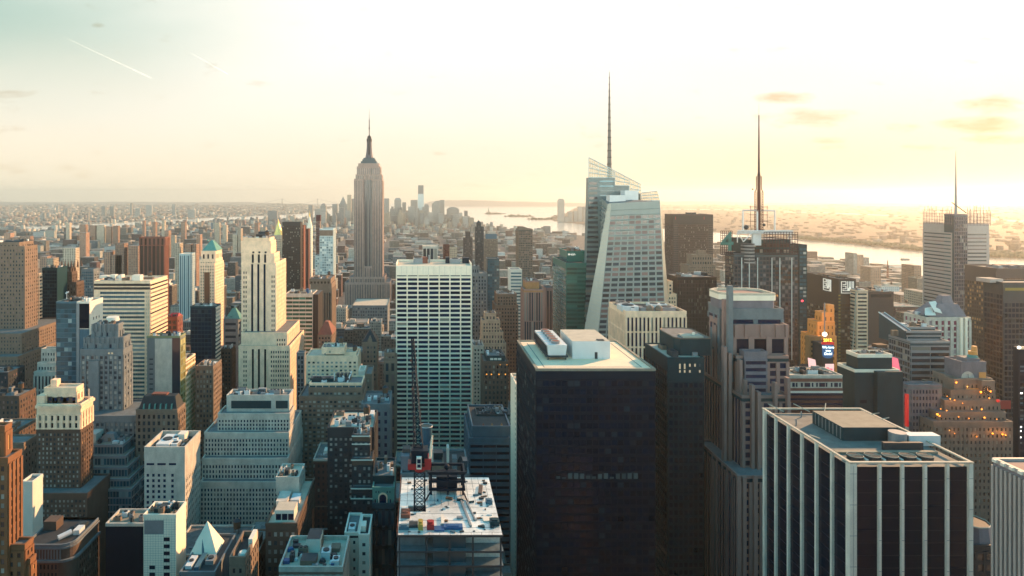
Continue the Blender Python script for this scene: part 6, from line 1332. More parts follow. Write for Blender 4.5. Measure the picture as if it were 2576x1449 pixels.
sub(MB().box(X(2280,Y)-.6, X(2284,Y)-.02, Y-.8, Y+.6, Z(1072,Y), Z(991,Y)), 'vertical_sign', 'screen_red', c[0]); sub(MB().box(X(2280,Y)-.6, X(2284,Y)-.02, Y-.8, Y+.6, Z(1100,Y), Z(1074,Y)), 'sign_panel', 'white_paint', c[0])
# hotel with pale peaked roof and red stripes
Y = 480
r, c = T('hotel', 'hotel with a pale peaked roof, red-striped windows and two tall white fins', 'the red-striped hotel', 930, Y, [('wall', 2330, 2442, 2310, 800, 0, dict(D=22, parapet=.6))], wall='pale_concrete', front=S(4.6,4.4,.5,.7,'glass_red',.7,.25,1.5), side=S(4.6,4.4,.5,.7,'glass_red'))
b = MB(); a = [(X(2346,Y),Y+2),(X(2438,Y),Y+2),(X(2438,Y),Y+20),(X(2346,Y),Y+20)]; b.prism(a, Z(800,Y)+.6, Z(768,Y), 0, 0, [(X(2376,Y),Y+6),(X(2426,Y),Y+6),(X(2426,Y),Y+16),(X(2376,Y),Y+16)]).prism([(X(2388,Y),Y+7),(X(2420,Y),Y+7),(X(2420,Y),Y+15),(X(2388,Y),Y+15)], Z(768,Y), Z(748,Y), 0, 0, [(X(2396,Y),Y+9),(X(2416,Y),Y+9),(X(2416,Y),Y+13),(X(2396,Y),Y+13)]); b.build('peaked_roof', 'purple_grey', r)
b = MB(); b.quad((X(2328,Y),Y+.5,Z(797,Y)+1), (X(2356,Y),Y+.5,Z(797,Y)+1), (X(2372,Y),Y+9,Z(776,Y)), (X(2350,Y),Y+9,Z(780,Y))); b.quad((X(2356,Y),Y+2,Z(785,Y)), (X(2376,Y),Y+2,Z(790,Y)), (X(2378,Y),Y+9,Z(762,Y)), (X(2360,Y),Y+9,Z(764,Y))); b.build('roof_skylight', 'white_paint', r)
for px in (2415, 2427): MB().box(X(px-3,Y), X(px+3,Y), Y-1.6, Y-.72, 0, Z(799,Y)).build('fin', 'white_marble', r)
# dark towers at the right
Y = 620
T('office_tower', 'dusky brown tower with roof trusses behind the grey rod-screened tower', 'the dusky trussed tower', 800, Y, [('wall', 2506, 2640, 2428, 678, 0, dict(D=36))], cat='skyscraper', wall='brown_granite', front=S(2.6,4,.7,.6,'glass_brown',.3,.2,8), side=S(2.6,4,.7,.6,'glass_amber_glint',.2,.2,14), roof='roof_grey')
r = HERO[-1]['root']; MB().lattice((X(2480,Y+20),Y+20,Z(673,Y+20)), (X(2580,Y+4),Y+4,Z(672,Y)), 2.4, 2.4, 10, .3, .18).build('roof_truss', 'purple_grey', r)
Y = 480
T('office_tower', 'very dark plain tower with a pale roof box, behind the floodlit clock tower', 'the very dark tower', 1449, Y, [('roof_house', 2490, 2524, None, 702, 6, dict(D=12, wall='rod_screen', front=None, parapet=0)), ('wall', 2524, 2660, 2474, 714, 0, dict())], cat='skyscraper', wall='dark_steel', front=S(2.8,4,.8,.7,'glass_black',.1,.12,14), side=S(2.8,4,.8,.7,'glass_black',.1,.12,8))
r = HERO[-1]['root']; MB().box(X(2528,Y), X(2590,Y), Y-.18, Y-.14, Z(731,Y), Z(724,Y)).build('lit_band', 'glass_gold', r)
Y = 330
r = hero('office_tower', 'black tower with a glowing roof rim and lit windows at the right edge', 2549, 2700, 868, Y, 1449, 'the glowing-rim tower')
c0 = box_block(r, 'wall', X(2562,Y), X(2700,Y), Y, Y+3.0, 0, Z(874,Y), 'black_metal', front=S(2.6,4,.8,.7,'glass_black',.08,.1,6), side=None, parapet=0)
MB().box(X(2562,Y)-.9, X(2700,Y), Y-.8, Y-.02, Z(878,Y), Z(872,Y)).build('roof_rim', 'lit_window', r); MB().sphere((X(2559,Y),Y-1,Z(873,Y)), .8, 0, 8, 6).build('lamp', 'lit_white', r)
for i, (py, w, m_) in enumerate(((920,9,'blue_panel'),(931,9,'blue_panel'),(973,8,'lit_cool'),(987,6,'lit_white'),(1000,6,'blue_panel'),(1012,7,'blue_panel'),(1030,8,'lit_cool'),(1044,9,'lit_cool'),(1052,7,'blue_panel'),(1072,4,'lit_white'),(1082,3,'lit_white'),(1098,3,'lit_white'),(1112,4,'blue_panel'))): MB().box(X(2566,Y), X(2566+w,Y), Y-.16, Y-.1, Z(py+4,Y), Z(py,Y)).build('lit_window', m_, r)
# floodlit clock tower
Y = 405
r = hero('clock_tower', 'stone clock tower stepped like a pyramid, dotted with orange floodlights, teal globe on top', 2340, 2548, 876, Y, 1320, 'the floodlit clock tower', 'clock tower')
st = S(2.6,4.0,.42,.5,'glass_dark',.3,.25,2)
def ct(part, a, e, t, dY, D, z0): return blk(r, part, a, e, t, Y+dY, D, z0, 'clock_stone', front=st, side=st, frame='clock_stone', parapet=.9)
ct('base', 2348, 2548, 1064, -16, 40, 0); ct('setback', 2360, 2530, 1040, -12, 34, Z(1064,Y-16)); ct('setback', 2376, 2516, 1010, -8, 29, Z(1040,Y-12)); ct('setback', 2392, 2504, 984, -4, 23, Z(1010,Y-8))
ct('wall', 2404, 2496, 955, -2, 18, Z(984,Y-4)); blk(r, 'clock_stage', 2418, 2481, 914, Y, 13, Z(955,Y-2), 'purple_grey', front=None, side=None); blk(r, 'lantern_base', 2432, 2466, 902, Y+2, 8, Z(914,Y), 'purple_grey', front=None, side=None, parapet=0)
blk(r, 'shoulder', 2400, 2424, 958, Y-3, 8, Z(984,Y-4), 'clock_stone', front=None, side=None); blk(r, 'shoulder', 2470, 2503, 962, Y-5, 8, Z(984,Y-4), 'clock_stone', front=None, side=None)
xg = X(2447,Y+6); MB().sphere((xg,Y+6,Z(907,Y)), 3.0, 0, 16, 10).build('globe', 'verdigris', r)
b = MB().cyl(xg, Y+6, 2.4, Z(897,Y), Z(889,Y), 10).cyl(xg+1, Y+6, 1.7, Z(889,Y), Z(876,Y), 10, 0, 1.4); b.build('lantern', 'floodlit_orange_glow', r)
def clock(face, u, py, rad, fm, dots):
    k = MB(); n = 24; zc = Z(py,Y)
    if face == 'l': x = X(2418,Y)-.1; k.v = [(x-.3, u+rad*math.cos(2*math.pi*i/n), zc+rad*math.sin(2*math.pi*i/n)) for i in range(n)]
    else: k.v = [(u+rad*math.cos(2*math.pi*i/n), face, zc+rad*math.sin(2*math.pi*i/n)) for i in range(n)]
    m = len(k.v); k.v += [(a+(.3 if face == 'l' else 0), c+(0 if face == 'l' else .3), d) for a, c, d in k.v]; k.f = [tuple(range(m))]+[(i,m+i,m+(i+1)%m,(i+1)%m) for i in range(m)]; k.m = [0]*len(k.f)
    o = k.build('clock_face', fm, r)
    hd = MB()
    if face != 'l':
        hd.bar((u,face-.2,zc), (u-.1,face-.2,zc+rad*.6), .12); hd.bar((u,face-.2,zc), (u+.9,face-.2,zc-.3), .12); sub(hd, 'clock_hand', 'cream_stone' if dots else 'black_metal', o)
        if dots:
            d = MB()
            for i in range(12): d.sphere((u+rad*.82*math.sin(i*math.pi/6), face-.25, zc+rad*.82*math.cos(i*math.pi/6)), .22, 0, 6, 4)
            sub(d, 'hour_lamp', 'roof_white', o)
clock(Y-.3, X(2434,Y), 950, 4.0, 'pale_concrete', False); clock(Y-6.0, X(2484,Y-6), 975, 3.0, 'bronze_metal', True)
MB().box(X(2422,Y), X(2462,Y), Y-2.7, Y-2.1, Z(979,Y), Z(974,Y)).build('painted_balcony_glow', 'floodlit_orange_glow', r); MB().box(X(2462,Y), X(2479,Y), Y-.4, Y-.2, Z(958,Y), Z(936,Y)).build('painted_wall_glow', 'floodlit_orange_glow', r)  # glowing strips added for floodlight falling on balcony and wall
for i, (px, dY, py, s_) in enumerate(((2404,-5,962,1.1),(2466,-6,986,1.2),(2490,-8,984,.9),(2381,-9,996,.5),(2389,-9,1003,.7),(2400,-9,1006,.6),(2487,-9,1001,.8),(2420,-10,1014,.5),(2443,-13,1029,.5),(2468,-13,1029,.9),(2365,-13,1028,.7),(2356,-17,1042,1.2),(2362,-17,1046,.9),(2380,-17,1032,.6),(2410,-17,1048,.6),(2436,-17,1052,.6),(2475,-17,1050,1.0),(2506,-17,1054,.6),(2495,-17,1090,1.0),(2520,-17,1092,.9),(2528,-17,1094,.8),(2455,-17,1098,.6),(2400,-17,1090,.5))):
    MB().sphere((X(px,Y+dY),Y+dY-.4,Z(py,Y+dY)), s_*.5, 0, 8, 5).build('floodlight', 'lit_orange', r); glow(r, X(px,Y+dY), Y+dY-1.6, Z(py,Y+dY)+.5, 260*s_)
MB().sphere((X(2511,Y-9),Y-9,Z(997,Y)), 1.0, 0, 10, 6).build('red_lamp', 'screen_red', r); MB().box(X(2514,Y+20), X(2550,Y+20), Y+22, Y+23, Z(1058,Y), Z(1036,Y)).build('red_sign', 'red_paint', r)
MB().cyl(X(2521,Y-16)+3, Y-6, 4.6, Z(1064,Y-16), Z(1056,Y-16), 14, 0, 2.5).build('roof_vault', 'purple_grey', r)
# octagonal tank roof, far right bottom
Y = 232
r = hero('building', 'low building with a pale drum rimmed in bright metal, between the two striped towers', 2437, 2500, 1326, Y, 1449, 'the pale roof drum')
xd = X(2478,Y); b = MB().cyl(xd, Y+6, 6.4, Z(1372,Y), Z(1332,Y), 10, 0, 5.6, 1); o = b.build('drum', ['purple_grey','black_metal'], r)
rm = MB(); 
for i in range(10): a, e = 2*math.pi*i/10, 2*math.pi*(i+1)/10; rm.bar((xd+5.7*math.cos(a),Y+6+5.7*math.sin(a),Z(1332,Y)+.2), (xd+5.7*math.cos(e),Y+6+5.7*math.sin(e),Z(1332,Y)+.2), .22)
sub(rm, 'drum_rim', 'lit_window' if False else 'roof_white', o); box_block(r, 'wall', xd-8, xd+9, Y-1, Y+15, 0, Z(1372,Y)-.1, 'dark_steel', front=S(3,4,.6,.6,'glass_dark'), side=None, parapet=.8, roof='roof_tar')

# ------------------------------------------------------------------ construction site and crane
Y = 210; D = 43
r = hero('construction_site', 'unfinished building with a bright steel roof deck, open floors and scattered materials, bottom middle', 1000, 1266, 1198, Y, 1449, 'the unfinished building', 'construction site')
x0, x1 = X(1001,Y), X(1264,Y); z1 = Z(1346,Y)
dk = MB()
def deckrib(xa, xb, ya, yb): dk.box(xa, xb, ya, yb, z1-.5, z1)
hxa, hxb = X(1032,Y+24), X(1066,Y+24)
deckrib(x0, x1, Y, Y+15.6); deckrib(x0, x0+3.0, Y+15.6, Y+20); deckrib(x0+9.4, x1, Y+15.6, Y+D); deckrib(x0, x0+9.39, Y+20, Y+D)
deck = dk.build('roof_deck', 'deck_steel', r); FOOT.append((x0,x1,Y,Y+D,z1,r))
jt = MB()
for i in range(1, 9): jt.box(x0+.2, x1-.2, Y+i*4.7, Y+i*4.7+.12, z1+.004, z1+.03)
for i in range(1, 14): jt.box(x0+i*2.5, x0+i*2.5+.1, Y+20.2, Y+D-.2, z1+.006, z1+.035)
sub(jt, 'deck_joint', 'dark_steel', deck)
for k in range(7):
    zf = z1-.5-4.75*(k+1)
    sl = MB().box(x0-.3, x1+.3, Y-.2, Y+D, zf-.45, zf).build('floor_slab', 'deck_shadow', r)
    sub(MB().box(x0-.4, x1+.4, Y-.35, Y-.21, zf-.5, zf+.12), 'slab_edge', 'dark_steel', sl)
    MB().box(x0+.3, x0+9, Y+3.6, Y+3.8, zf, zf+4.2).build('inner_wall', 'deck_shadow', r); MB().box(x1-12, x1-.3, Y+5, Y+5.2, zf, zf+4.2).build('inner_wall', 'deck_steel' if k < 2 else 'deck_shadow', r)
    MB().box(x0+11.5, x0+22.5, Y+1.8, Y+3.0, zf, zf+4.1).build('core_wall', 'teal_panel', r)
    for x in (x0+.2, x0+9.2, x0+16.8, x1-10, x1-.8): MB().box(x, x+.55, Y+.1, Y+.65, zf, zf+4.25).build('column', 'dark_steel', r)
sub(MB().box(x0-.35, x1+.35, Y-.4, Y-.02, z1-.55, z1+.1), 'deck_edge', 'dark_steel', deck)
b = MB()
for i in range(13): b.bar((x0-.35,Y+i*D/12,z1-.4), (x0-.35,Y+i*D/12,z1+1.1), .06)
for h in (.6, 1.1): b.bar((x0-.35,Y,z1+h), (x0-.35,Y+D,z1+h), .05)
for i in range(11): b.bar((x0+i*(x1-x0)/10,Y-.3,z1), (x0+i*(x1-x0)/10,Y-.3,z1+1.1), .05)
b.bar((x0,Y-.3,z1+1.1), (x1,Y-.3,z1+1.1), .05)
b.build('guard_rail', 'rust_red', r)
# steel frame house standing on the deck
fx0, fx1, fy = X(1078,Y+34), X(1168,Y+34), Y+28
fm_ = MB()
for zz in (1.6, 4.6, 7.6): fm_.box(fx0, fx1, fy, fy+.8, z1+zz, z1+zz+.9); fm_.box(fx0, fx1, fy+8, fy+8.8, z1+zz, z1+zz+.9); fm_.box(fx0, fx0+.7, fy+.8, fy+8, z1+zz, z1+zz+.9); fm_.box(fx1-.7, fx1, fy+.8, fy+8, z1+zz, z1+zz+.9)
for x in (fx0+.6, fx1-1.2, (fx0+fx1)/2): fm_.box(x, x+.7, fy+.1, fy+.7, z1, z1+8.4); fm_.box(x, x+.7, fy+8.1, fy+8.7, z1, z1+8.4)
fm_.box(fx0+3, fx1-3, fy+1, fy+7.8, z1+1.0, z1+6.4); fm_.box(fx0-.5, fx1+.5, fy-.3, fy+.2, z1+8.2, z1+8.8)
fm_.bar((fx0+1,fy,z1+1.8), (fx0-1.5,fy-5,z1), .3); fm_.bar((fx1-1,fy,z1+1.8), (fx1+.5,fy-5,z1), .3); fm_.sphere(((fx0+fx1)/2,fy+3,z1+9.4), 1.1)
fm_.build('steel_frame', 'black_metal', r)
q = random.Random(77)
def item(name, label, cat, m_, x, y, w, d, h, rot=0, grp=None):
    b = MB().box(x-w/2, x+w/2, y-d/2, y+d/2, z1+.01, z1+h)
    if h > .8: b.box(x-w*.3, x+w*.3, y-d*.3, y+d*.3, z1+h, z1+h*1.25)
    o = b.build(name, m_, None, (x, y, z1)); o.rotation_euler = (0,0,rot); return tag(o, label, cat, grp)
item('tarpaulin', 'wide blue tarpaulin lying near the front edge of the steel deck', 'tarpaulin', 'blue_tarp', X(1140,Y+4), Y+4.5, 6.4, 2.6, .9); item('tarpaulin', 'square blue sheet beside the wide blue tarpaulin on the steel deck', 'tarpaulin', 'blue_tarp', X(1105,Y+3.5), Y+3.6, 3.4, 2.9, .5)
item('lift_machine', 'small red machine at the front edge of the steel deck', 'machine', 'red_paint', X(1083,Y+4), Y+4.6, 2.4, 3.2, 1.9); item('lift_machine', 'small yellow machine left of the red machine on the steel deck', 'machine', 'yellow_paint', X(1058,Y+4), Y+4.6, 1.6, 3.6, 2.0)
item('material_bin', 'tall red-orange bin near the left edge of the steel deck', 'bin', 'rust_red', X(1020,Y+13), Y+13, 3.2, 4.4, 1.4); item('crate', 'blue-grey crate in the front left corner of the steel deck', 'crate', 'blue_panel', X(1016,Y+4), Y+4, 3.4, 2.0, 1.2); item('pallet', 'dark pallet between the crate and the yellow machine on the steel deck', 'pallet', 'dark_steel', X(1040,Y+6), Y+6, 3.0, 3.0, .8)
item('rebar_bundle', 'brown striped stack lying at the back right of the steel deck', 'stack', 'brown_granite', X(1208,Y+33), Y+32, 1.4, 7, .7, -.15); item('container', 'dark blue container on the right rim of the steel deck', 'container', 'dark_teal', X(1244,Y+7), Y+7, 3.2, 3.0, 1.5); item('container', 'navy container halfway up the right rim of the steel deck', 'container', 'blue_panel', X(1230,Y+22), Y+22, 2.4, 2.4, 1.2)
item('roll', 'white membrane heap near the right front corner of the steel deck', 'heap', 'white_paint', X(1237,Y+5), Y+9.8, 5, 3, .5)
item('duct_section', 'long silver duct running down the middle of the steel deck', 'duct', 'grey_metal', X(1172,Y+14), Y+14, .7, 18, .6, .12); item('duct_section', 'second silver duct with a slight bend right of the long silver duct', 'duct', 'grey_metal', X(1182,Y+20), Y+16, .5, 14, .5, .16)
item('plank_pile', 'white plank pile standing near the centre of the steel deck', 'planks', 'white_paint', X(1113,Y+9), Y+9, .9, 6, .8)
lo_ = []
for i in range(95):
    x = q.uniform(x0+1.5, x1-1.5); y = q.uniform(Y+1.2, Y+D-1.5)
    if (hxa-3 < x < hxb+2 and Y+14 < y < Y+28) or (fx0-2 < x < fx1+2 and fy-3 < y < fy+10): continue
    s_ = q.uniform(.3,.95); m_ = q.choice(['dark_steel','grey_metal','blue_panel','dark_teal','wood','white_metal']); o = item('loose_material', None, 'material', m_, x, y, s_*q.uniform(.8,3), s_*q.uniform(.6,1.6), s_*q.uniform(.4,.9), q.uniform(-.3,.3)); lo_.append([o, f"small {dict(dark_steel='black',grey_metal='grey',blue_panel='blue',dark_teal='dark teal',wood='brown',white_metal='white')[m_]} item at the {'front' if y < Y+14 else 'middle' if y < Y+29 else 'back'} of the steel deck", PX(x,y)])
uniq(lo_, 'material', 'loose items scattered on the steel deck')
# crane
yc = Y+19; xc = X(1055.5,yc); kk = yc/F
r = hero('tower_crane', 'black luffing tower crane with a red turntable and white cab, rising from the unfinished building', 1036, 1074, 853, yc, 1300, 'the black tower crane', 'crane')
zb_ = z1-14; zt_ = Z(1184,yc)
MB().lattice((xc,yc,zb_), (xc,yc,zt_), 3.7, 3.7, 9, .26, .12).build('mast', 'black_metal', r)
tn = MB().cyl(xc, yc, 1.7, zt_, zt_+1.2, 14).box(xc-4.2, xc+4.0, yc-2.2, yc+3, zt_+1.2, zt_+2.2).prism([(xc-4.2,yc-2.25),(xc-1,yc-2.25),(xc-1,yc+2),(xc-4.2,yc+2)], zt_+2.2, zt_+3.2).box(xc+1.8, xc+4.2, yc-2.25, yc+3, zt_+2.2, zt_+5.0); tn.build('turntable', 'red_paint', r)
cb = MB().box(xc-1.1, xc+.7, yc-3.6, yc-2.3, zt_+2.0, zt_+6.2); o = cb.build('cab', 'white_paint', r)
sub(MB().box(xc-.85, xc+.45, yc-3.68, yc-3.61, zt_+2.6, zt_+3.8).box(xc-.85, xc+.45, yc-3.68, yc-3.61, zt_+4.1, zt_+5.6), 'cab_window', 'glass_navy', o)
MB().box(xc-3.0, xc+3.0, yc-1.5, yc+4, zt_+3.2, zt_+7.6).build('machinery_deck', 'black_metal', r)
MB().bar((xc+3.6,yc-1.5,zt_+4.0), (xc+4.6,yc+2,zt_+12), .6, 0, 6, .35).build('back_stay', 'cream_stone', r)
j0 = Vector((xc-.3, yc+2, zt_+5.0)); ytip = yc+20; j1 = Vector((X(1038,ytip), ytip, Z(853,ytip)))
MB().lattice(j0, j1, 3.4, .9, 18, .2, .11).build('jib', 'black_metal', r)
MB().bar(j0+Vector((1.2,-2,5)), j1, .07).bar(j0+Vector((-1.2,-2,5)), j1, .07).bar(j1, j1+Vector((-.4,0,-30)), .06).build('cable', 'dark_steel', r)
for t in (.18, .55, .8): p_ = j0.lerp(j1, t); MB().box(p_.x-1.4, p_.x-.8, p_.y-1.4, p_.y-.9, p_.z, p_.z+.7).build('jib_flag', 'rust_red', r)
# old rooftops between the site and the white grid slab
Y = 292
r, c = T('building', 'cluster of old stone roof turrets behind the unfinished building', 'the old turreted roofs', 1200, Y, [('wall', 1079, 1116, None, 1170, 2, dict(D=12, wall='tan_brick')), ('setback', 1008, 1180, None, 1196, 0, dict(D=28, roof='roof_tar'))], wall='grey_stone', front=S(3,4,.4,.4), side=None)
for a, e, t, dY, m_ in ((1008,1030,1148,4,'purple_grey'), (1012,1032,1130,8,'brown_granite'), (1124,1130,1128,3,'pale_concrete'), (1084,1090,1130,3,'pale_concrete'), (1138,1150,1154,4,'grey_stone'), (1160,1176,1160,6,'teal_panel'), (1090,1114,1140,8,'dark_teal'), (1034,1048,1160,6,'pale_concrete')): MB().box(X(a,Y+dY), X(e,Y+dY), Y+dY, Y+dY+5, Z(1196,Y), Z(t,Y+dY)).build('turret', m_, r)
MB().pyr(X(1151,Y+7), X(1166,Y+7), Y+6, Y+9, Z(1180,Y), Z(1148,Y+7), 0, .3, .3).build('turret', 'slate', r)
Y = 345
r, c = T('building', 'round water drum building half hidden behind the crane jib', 'the round drum', 1130, Y, [('wall', 1060, 1082, None, 1120, 0, dict(D=14))], wall='blue_panel', front=None, side=None)
MB().cyl(X(1071,Y)+.2, Y+6, 3.4, Z(1120,Y), Z(1072,Y+6), 20, 0, 3.4, 1).build('drum', ['blue_panel','dark_teal'], r); b = MB(); 
for i in range(24): a, e = 2*math.pi*i/24, 2*math.pi*(i+1)/24; b.bar((X(1071,Y)+.2+3.5*math.cos(a),Y+6+3.5*math.sin(a),Z(1072,Y+6)+.2), (X(1071,Y)+.2+3.5*math.cos(e),Y+6+3.5*math.sin(e),Z(1072,Y+6)+.2), .18)
b.build('drum_rim', 'white_metal', r)
# ------------------------------------------------------------------ far skyline
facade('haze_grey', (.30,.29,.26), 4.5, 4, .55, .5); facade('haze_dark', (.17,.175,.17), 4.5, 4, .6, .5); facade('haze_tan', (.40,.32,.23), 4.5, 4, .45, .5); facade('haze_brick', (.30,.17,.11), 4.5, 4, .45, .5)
def far_tower(name, label, px0, px1, top, Y, mat, D=40, shape=None, group=None, cat='skyscraper'):
    x0, x1 = X(px0,Y), X(px1,Y); z = Z(top,Y); xc = (x0+x1)/2; b = MB(); w = x1-x0
    if shape == 'step': b.box(x0,x1,Y,Y+D,0,z*.72).box(x0+w*.15,x1-w*.15,Y+4,Y+D-4,z*.72,z*.88).box(x0+w*.32,x1-w*.32,Y+8,Y+D-8,z*.88,z)
    elif shape == 'spire': b.box(x0,x1,Y,Y+D,0,z*.7).pyr(x0+w*.1,x1-w*.1,Y+4,Y+D-4,z*.7,z,0,.02,.02)
    elif shape == 'slant': b.prism([(x0,Y),(x1,Y),(x1,Y+D),(x0,Y+D)],0,z*.86).prism([(x0,Y),(x1,Y),(x1,Y+D),(x0,Y+D)],z*.86,z,0,0,[(xc,Y),(x1,Y),(x1,Y+D),(xc,Y+D)])
    elif shape == 'round': b.box(x0,x1,Y,Y+D,0,z*.92).pyr(x0,x1,Y,Y+D,z*.92,z,0,.6,.6)
    elif shape == 'dome': b.box(x0,x1,Y,Y+D,0,z*.88).pyr(x0+w*.05,x1-w*.05,Y,Y+D,z*.88,z*.96,0,.75,.75).pyr(x0+w*.2,x1-w*.2,Y+4,Y+D-4,z*.96,z,0,.5,.5)
    else: b.box(x0,x1,Y,Y+D,0,z)
    o = b.build(name, mat, None, (xc, Y, 0)); return tag(o, label, cat, group)
g_d = 'towers of the hazy downtown skyline'
DT = [(792,820,526,'','haze_grey','broad low hazy tower at the left end of the downtown cluster'), (806,820,512,'dome','haze_grey','dome-topped hazy tower above the broad low one at the left end of downtown'), (836,849,513,'','haze_grey','plain hazy tower midway along the left half of downtown'), (852,873,494,'spire','haze_grey','pointed hazy tower left of the tall needle-topped tower, tallest peak of the left downtown group'), (873.5,883,490,'','haze_tan','slim flat-topped hazy tower touching the pointed one'), (883.5,890,500,'','haze_dark','hazy tower half hidden by the left edge of the needle-topped tower'),
 (963,979,499,'','haze_grey','hazy tower peeping out at the right edge of the needle-topped tower'), (992,1009,498,'round','haze_grey','round-shouldered hazy tower alone in the gap right of the needle-topped tower'), (1012,1021.5,509,'','haze_grey','small slim hazy tower right of the round-shouldered one'), (1033,1050.5,503,'','haze_grey','flat hazy tower directly left of the tallest downtown tower'), (1067,1079,514,'round','haze_grey','low rounded hazy tower directly right of the tallest downtown tower'),
 (1086.5,1106,505,'slant','haze_grey','hazy tower with a slanted shoulder'), (1106.5,1118,503,'','haze_grey','hazy flat tower joined to the slant-shouldered one'), (1124,1155,521,'dome','haze_grey','broad dome-roofed hazy block right of the slant-shouldered tower'), (1155.5,1163,535,'','haze_grey','low hazy wing beside the broad dome-roofed block'), (1168,1176.5,530,'','haze_dark','slim dark hazy tower at the right end of downtown'), (1177,1182,543,'','haze_tan','small pale tower at the very right tip of downtown by the water'),
 (776,786,516,'','haze_dark','hazy dark tower behind the white clock spire'), (674,697,530,'','haze_dark','dark flat hazy block left of the gilded pyramid tower'), (852,862,522,'','haze_tan','sunlit pale tower at the foot of the pointed hazy tower')]
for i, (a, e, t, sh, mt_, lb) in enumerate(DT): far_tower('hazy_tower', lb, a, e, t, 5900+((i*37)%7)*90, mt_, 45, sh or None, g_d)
Y = 6000
r = thing('hazy_tower', 'tallest hazy downtown tower, its dark crown still under construction', 'skyscraper', (X(1058.5,Y),Y,0), g_d)
MB().prism([(X(1051,Y),Y),(X(1066,Y),Y),(X(1066,Y),Y+55),(X(1051,Y),Y+55)], 0, Z(488,Y)).build('wall', 'pale_glass_panel', r); MB().box(X(1051.5,Y), X(1065.5,Y), Y+2, Y+50, Z(488,Y), Z(466,Y)).build('crown', 'haze_dark', r)
# low downtown mass
q = random.Random(15)
hzb = []; HR = [(806,'left-end dome-topped tower'),(842,'left-half plain tower'),(862,'pointed hazy tower'),(880,'slim flat-topped tower'),(971,'needle-topped tower'),(1000,'round-shouldered hazy tower'),(1017,'small slim hazy tower'),(1042,'flat hazy tower'),(1058,'tallest downtown tower'),(1096,'slant-shouldered tower'),(1140,'broad dome-roofed block'),(1172,'slim dark hazy tower')]
for i in range(84):
    px = q.uniform(785, 1180); w = q.uniform(8, 17); mid = 1 - abs(px-980)/260
    t = q.uniform(519, 549) if 830 < px < 1110 else q.uniform(530, 548)
    if 1120 < px: t = max(t, 536 + (px-1120)*.2)
    m_ = q.choice(['haze_grey','haze_grey','haze_dark','haze_tan']); nr = min(HR, key=lambda h: abs(h[0]-px-w/2))
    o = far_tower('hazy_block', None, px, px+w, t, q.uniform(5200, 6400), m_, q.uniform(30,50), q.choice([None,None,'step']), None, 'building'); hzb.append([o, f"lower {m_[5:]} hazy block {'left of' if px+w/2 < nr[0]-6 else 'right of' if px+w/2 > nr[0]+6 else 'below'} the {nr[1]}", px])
uniq(hzb, 'building', 'lower hazy blocks around the downtown towers')
# west shore towers
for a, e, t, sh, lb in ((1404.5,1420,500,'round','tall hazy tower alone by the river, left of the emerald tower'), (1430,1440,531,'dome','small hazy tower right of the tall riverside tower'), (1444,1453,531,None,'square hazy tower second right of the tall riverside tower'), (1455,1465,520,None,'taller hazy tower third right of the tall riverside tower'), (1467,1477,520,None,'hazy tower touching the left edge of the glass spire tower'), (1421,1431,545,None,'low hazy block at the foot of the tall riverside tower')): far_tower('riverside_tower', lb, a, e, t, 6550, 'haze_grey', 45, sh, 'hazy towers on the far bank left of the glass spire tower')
for a, e, t, Y, lb in ((2080,2095,607,3900,'pale tower with a bright slanted top on the far bank'), (2205,2218,602,3600,'grey slab on the far bank beyond the river bend'), (1682,1702,540,7800,'faint tower left of the big brown office slab on the far bank'), (1758,1778,536,7800,'faint tower peeping over the big brown office slab'), (1812,1826,556,7000,'faint tower just left of the sign frame on the far bank'), (2005,2016,528,9500,'faint tower right of the lattice mast on the horizon'), (2432,2456,590,3800,'grey apartment slab seen past the rod-screened tower')): far_tower('far_bank_tower', lb, a, e, max(t,520), Y, 'haze_grey', 30, 'slant' if a == 2080 else None, 'scattered towers on the far west bank')
# waterfront buildings on the near bank
for a, e, t, Y, mt_, lb in ((2147,2156,637,2000,'haze_grey','pale narrow half of the riverside apartment tower'), (2156.5,2172,641,2000,'haze_brick','red half of the riverside apartment tower'), (2172.5,2186,648,2010,'haze_dark','dark low wing of the riverside apartment tower'), (2300,2318,668,1500,'haze_brick','pinkish riverside block touching the rod-screened tower'), (2062,2115,655,2350,'haze_tan','long low pier shed on the river'), (2190,2216,672,1700,'haze_brick','red-brown block right of the riverside apartment tower'), (2265,2310,742,1150,'haze_brick','broad red brick block before the river, left of the rod-screened tower'), (2255,2300,770,1000,'haze_brick','red brick block with a white top below the broad red one'), (2320,2345,735,1050,'haze_tan','tan block at the foot of the rod-screened tower')):
    o = far_tower('waterfront_building', lb, a, e, t, Y, mt_, 40, None, 'buildings along the near river bank', 'building'); FOOT.append((X(a,Y),X(e,Y),Y,Y+40,Z(t,Y),o))
Y = 1900; xm = X(2233,Y); tag(MB().lattice((xm,Y,0), (xm,Y,Z(655,Y)), 5, 1, 9, .5, .25).build('radio_mast', 'rust_red', None, (xm,Y,0)), 'thin red lattice mast standing before the river', 'mast')
Y = 2650; xb = X(2277,Y)
r = thing('ferry', 'small ferry crossing the bright river', 'boat', (xb,Y,-1.6)); MB().prism([(xb-16,Y-5),(xb+14,Y-5),(xb+20,Y),(xb+14,Y+5),(xb-16,Y+5)], -1.6, 2.2).build('hull', 'dark_steel', r); MB().box(xb-13, xb+11, Y-4, Y+4, 2.2, 6.5).build('cabin', 'white_paint', r)
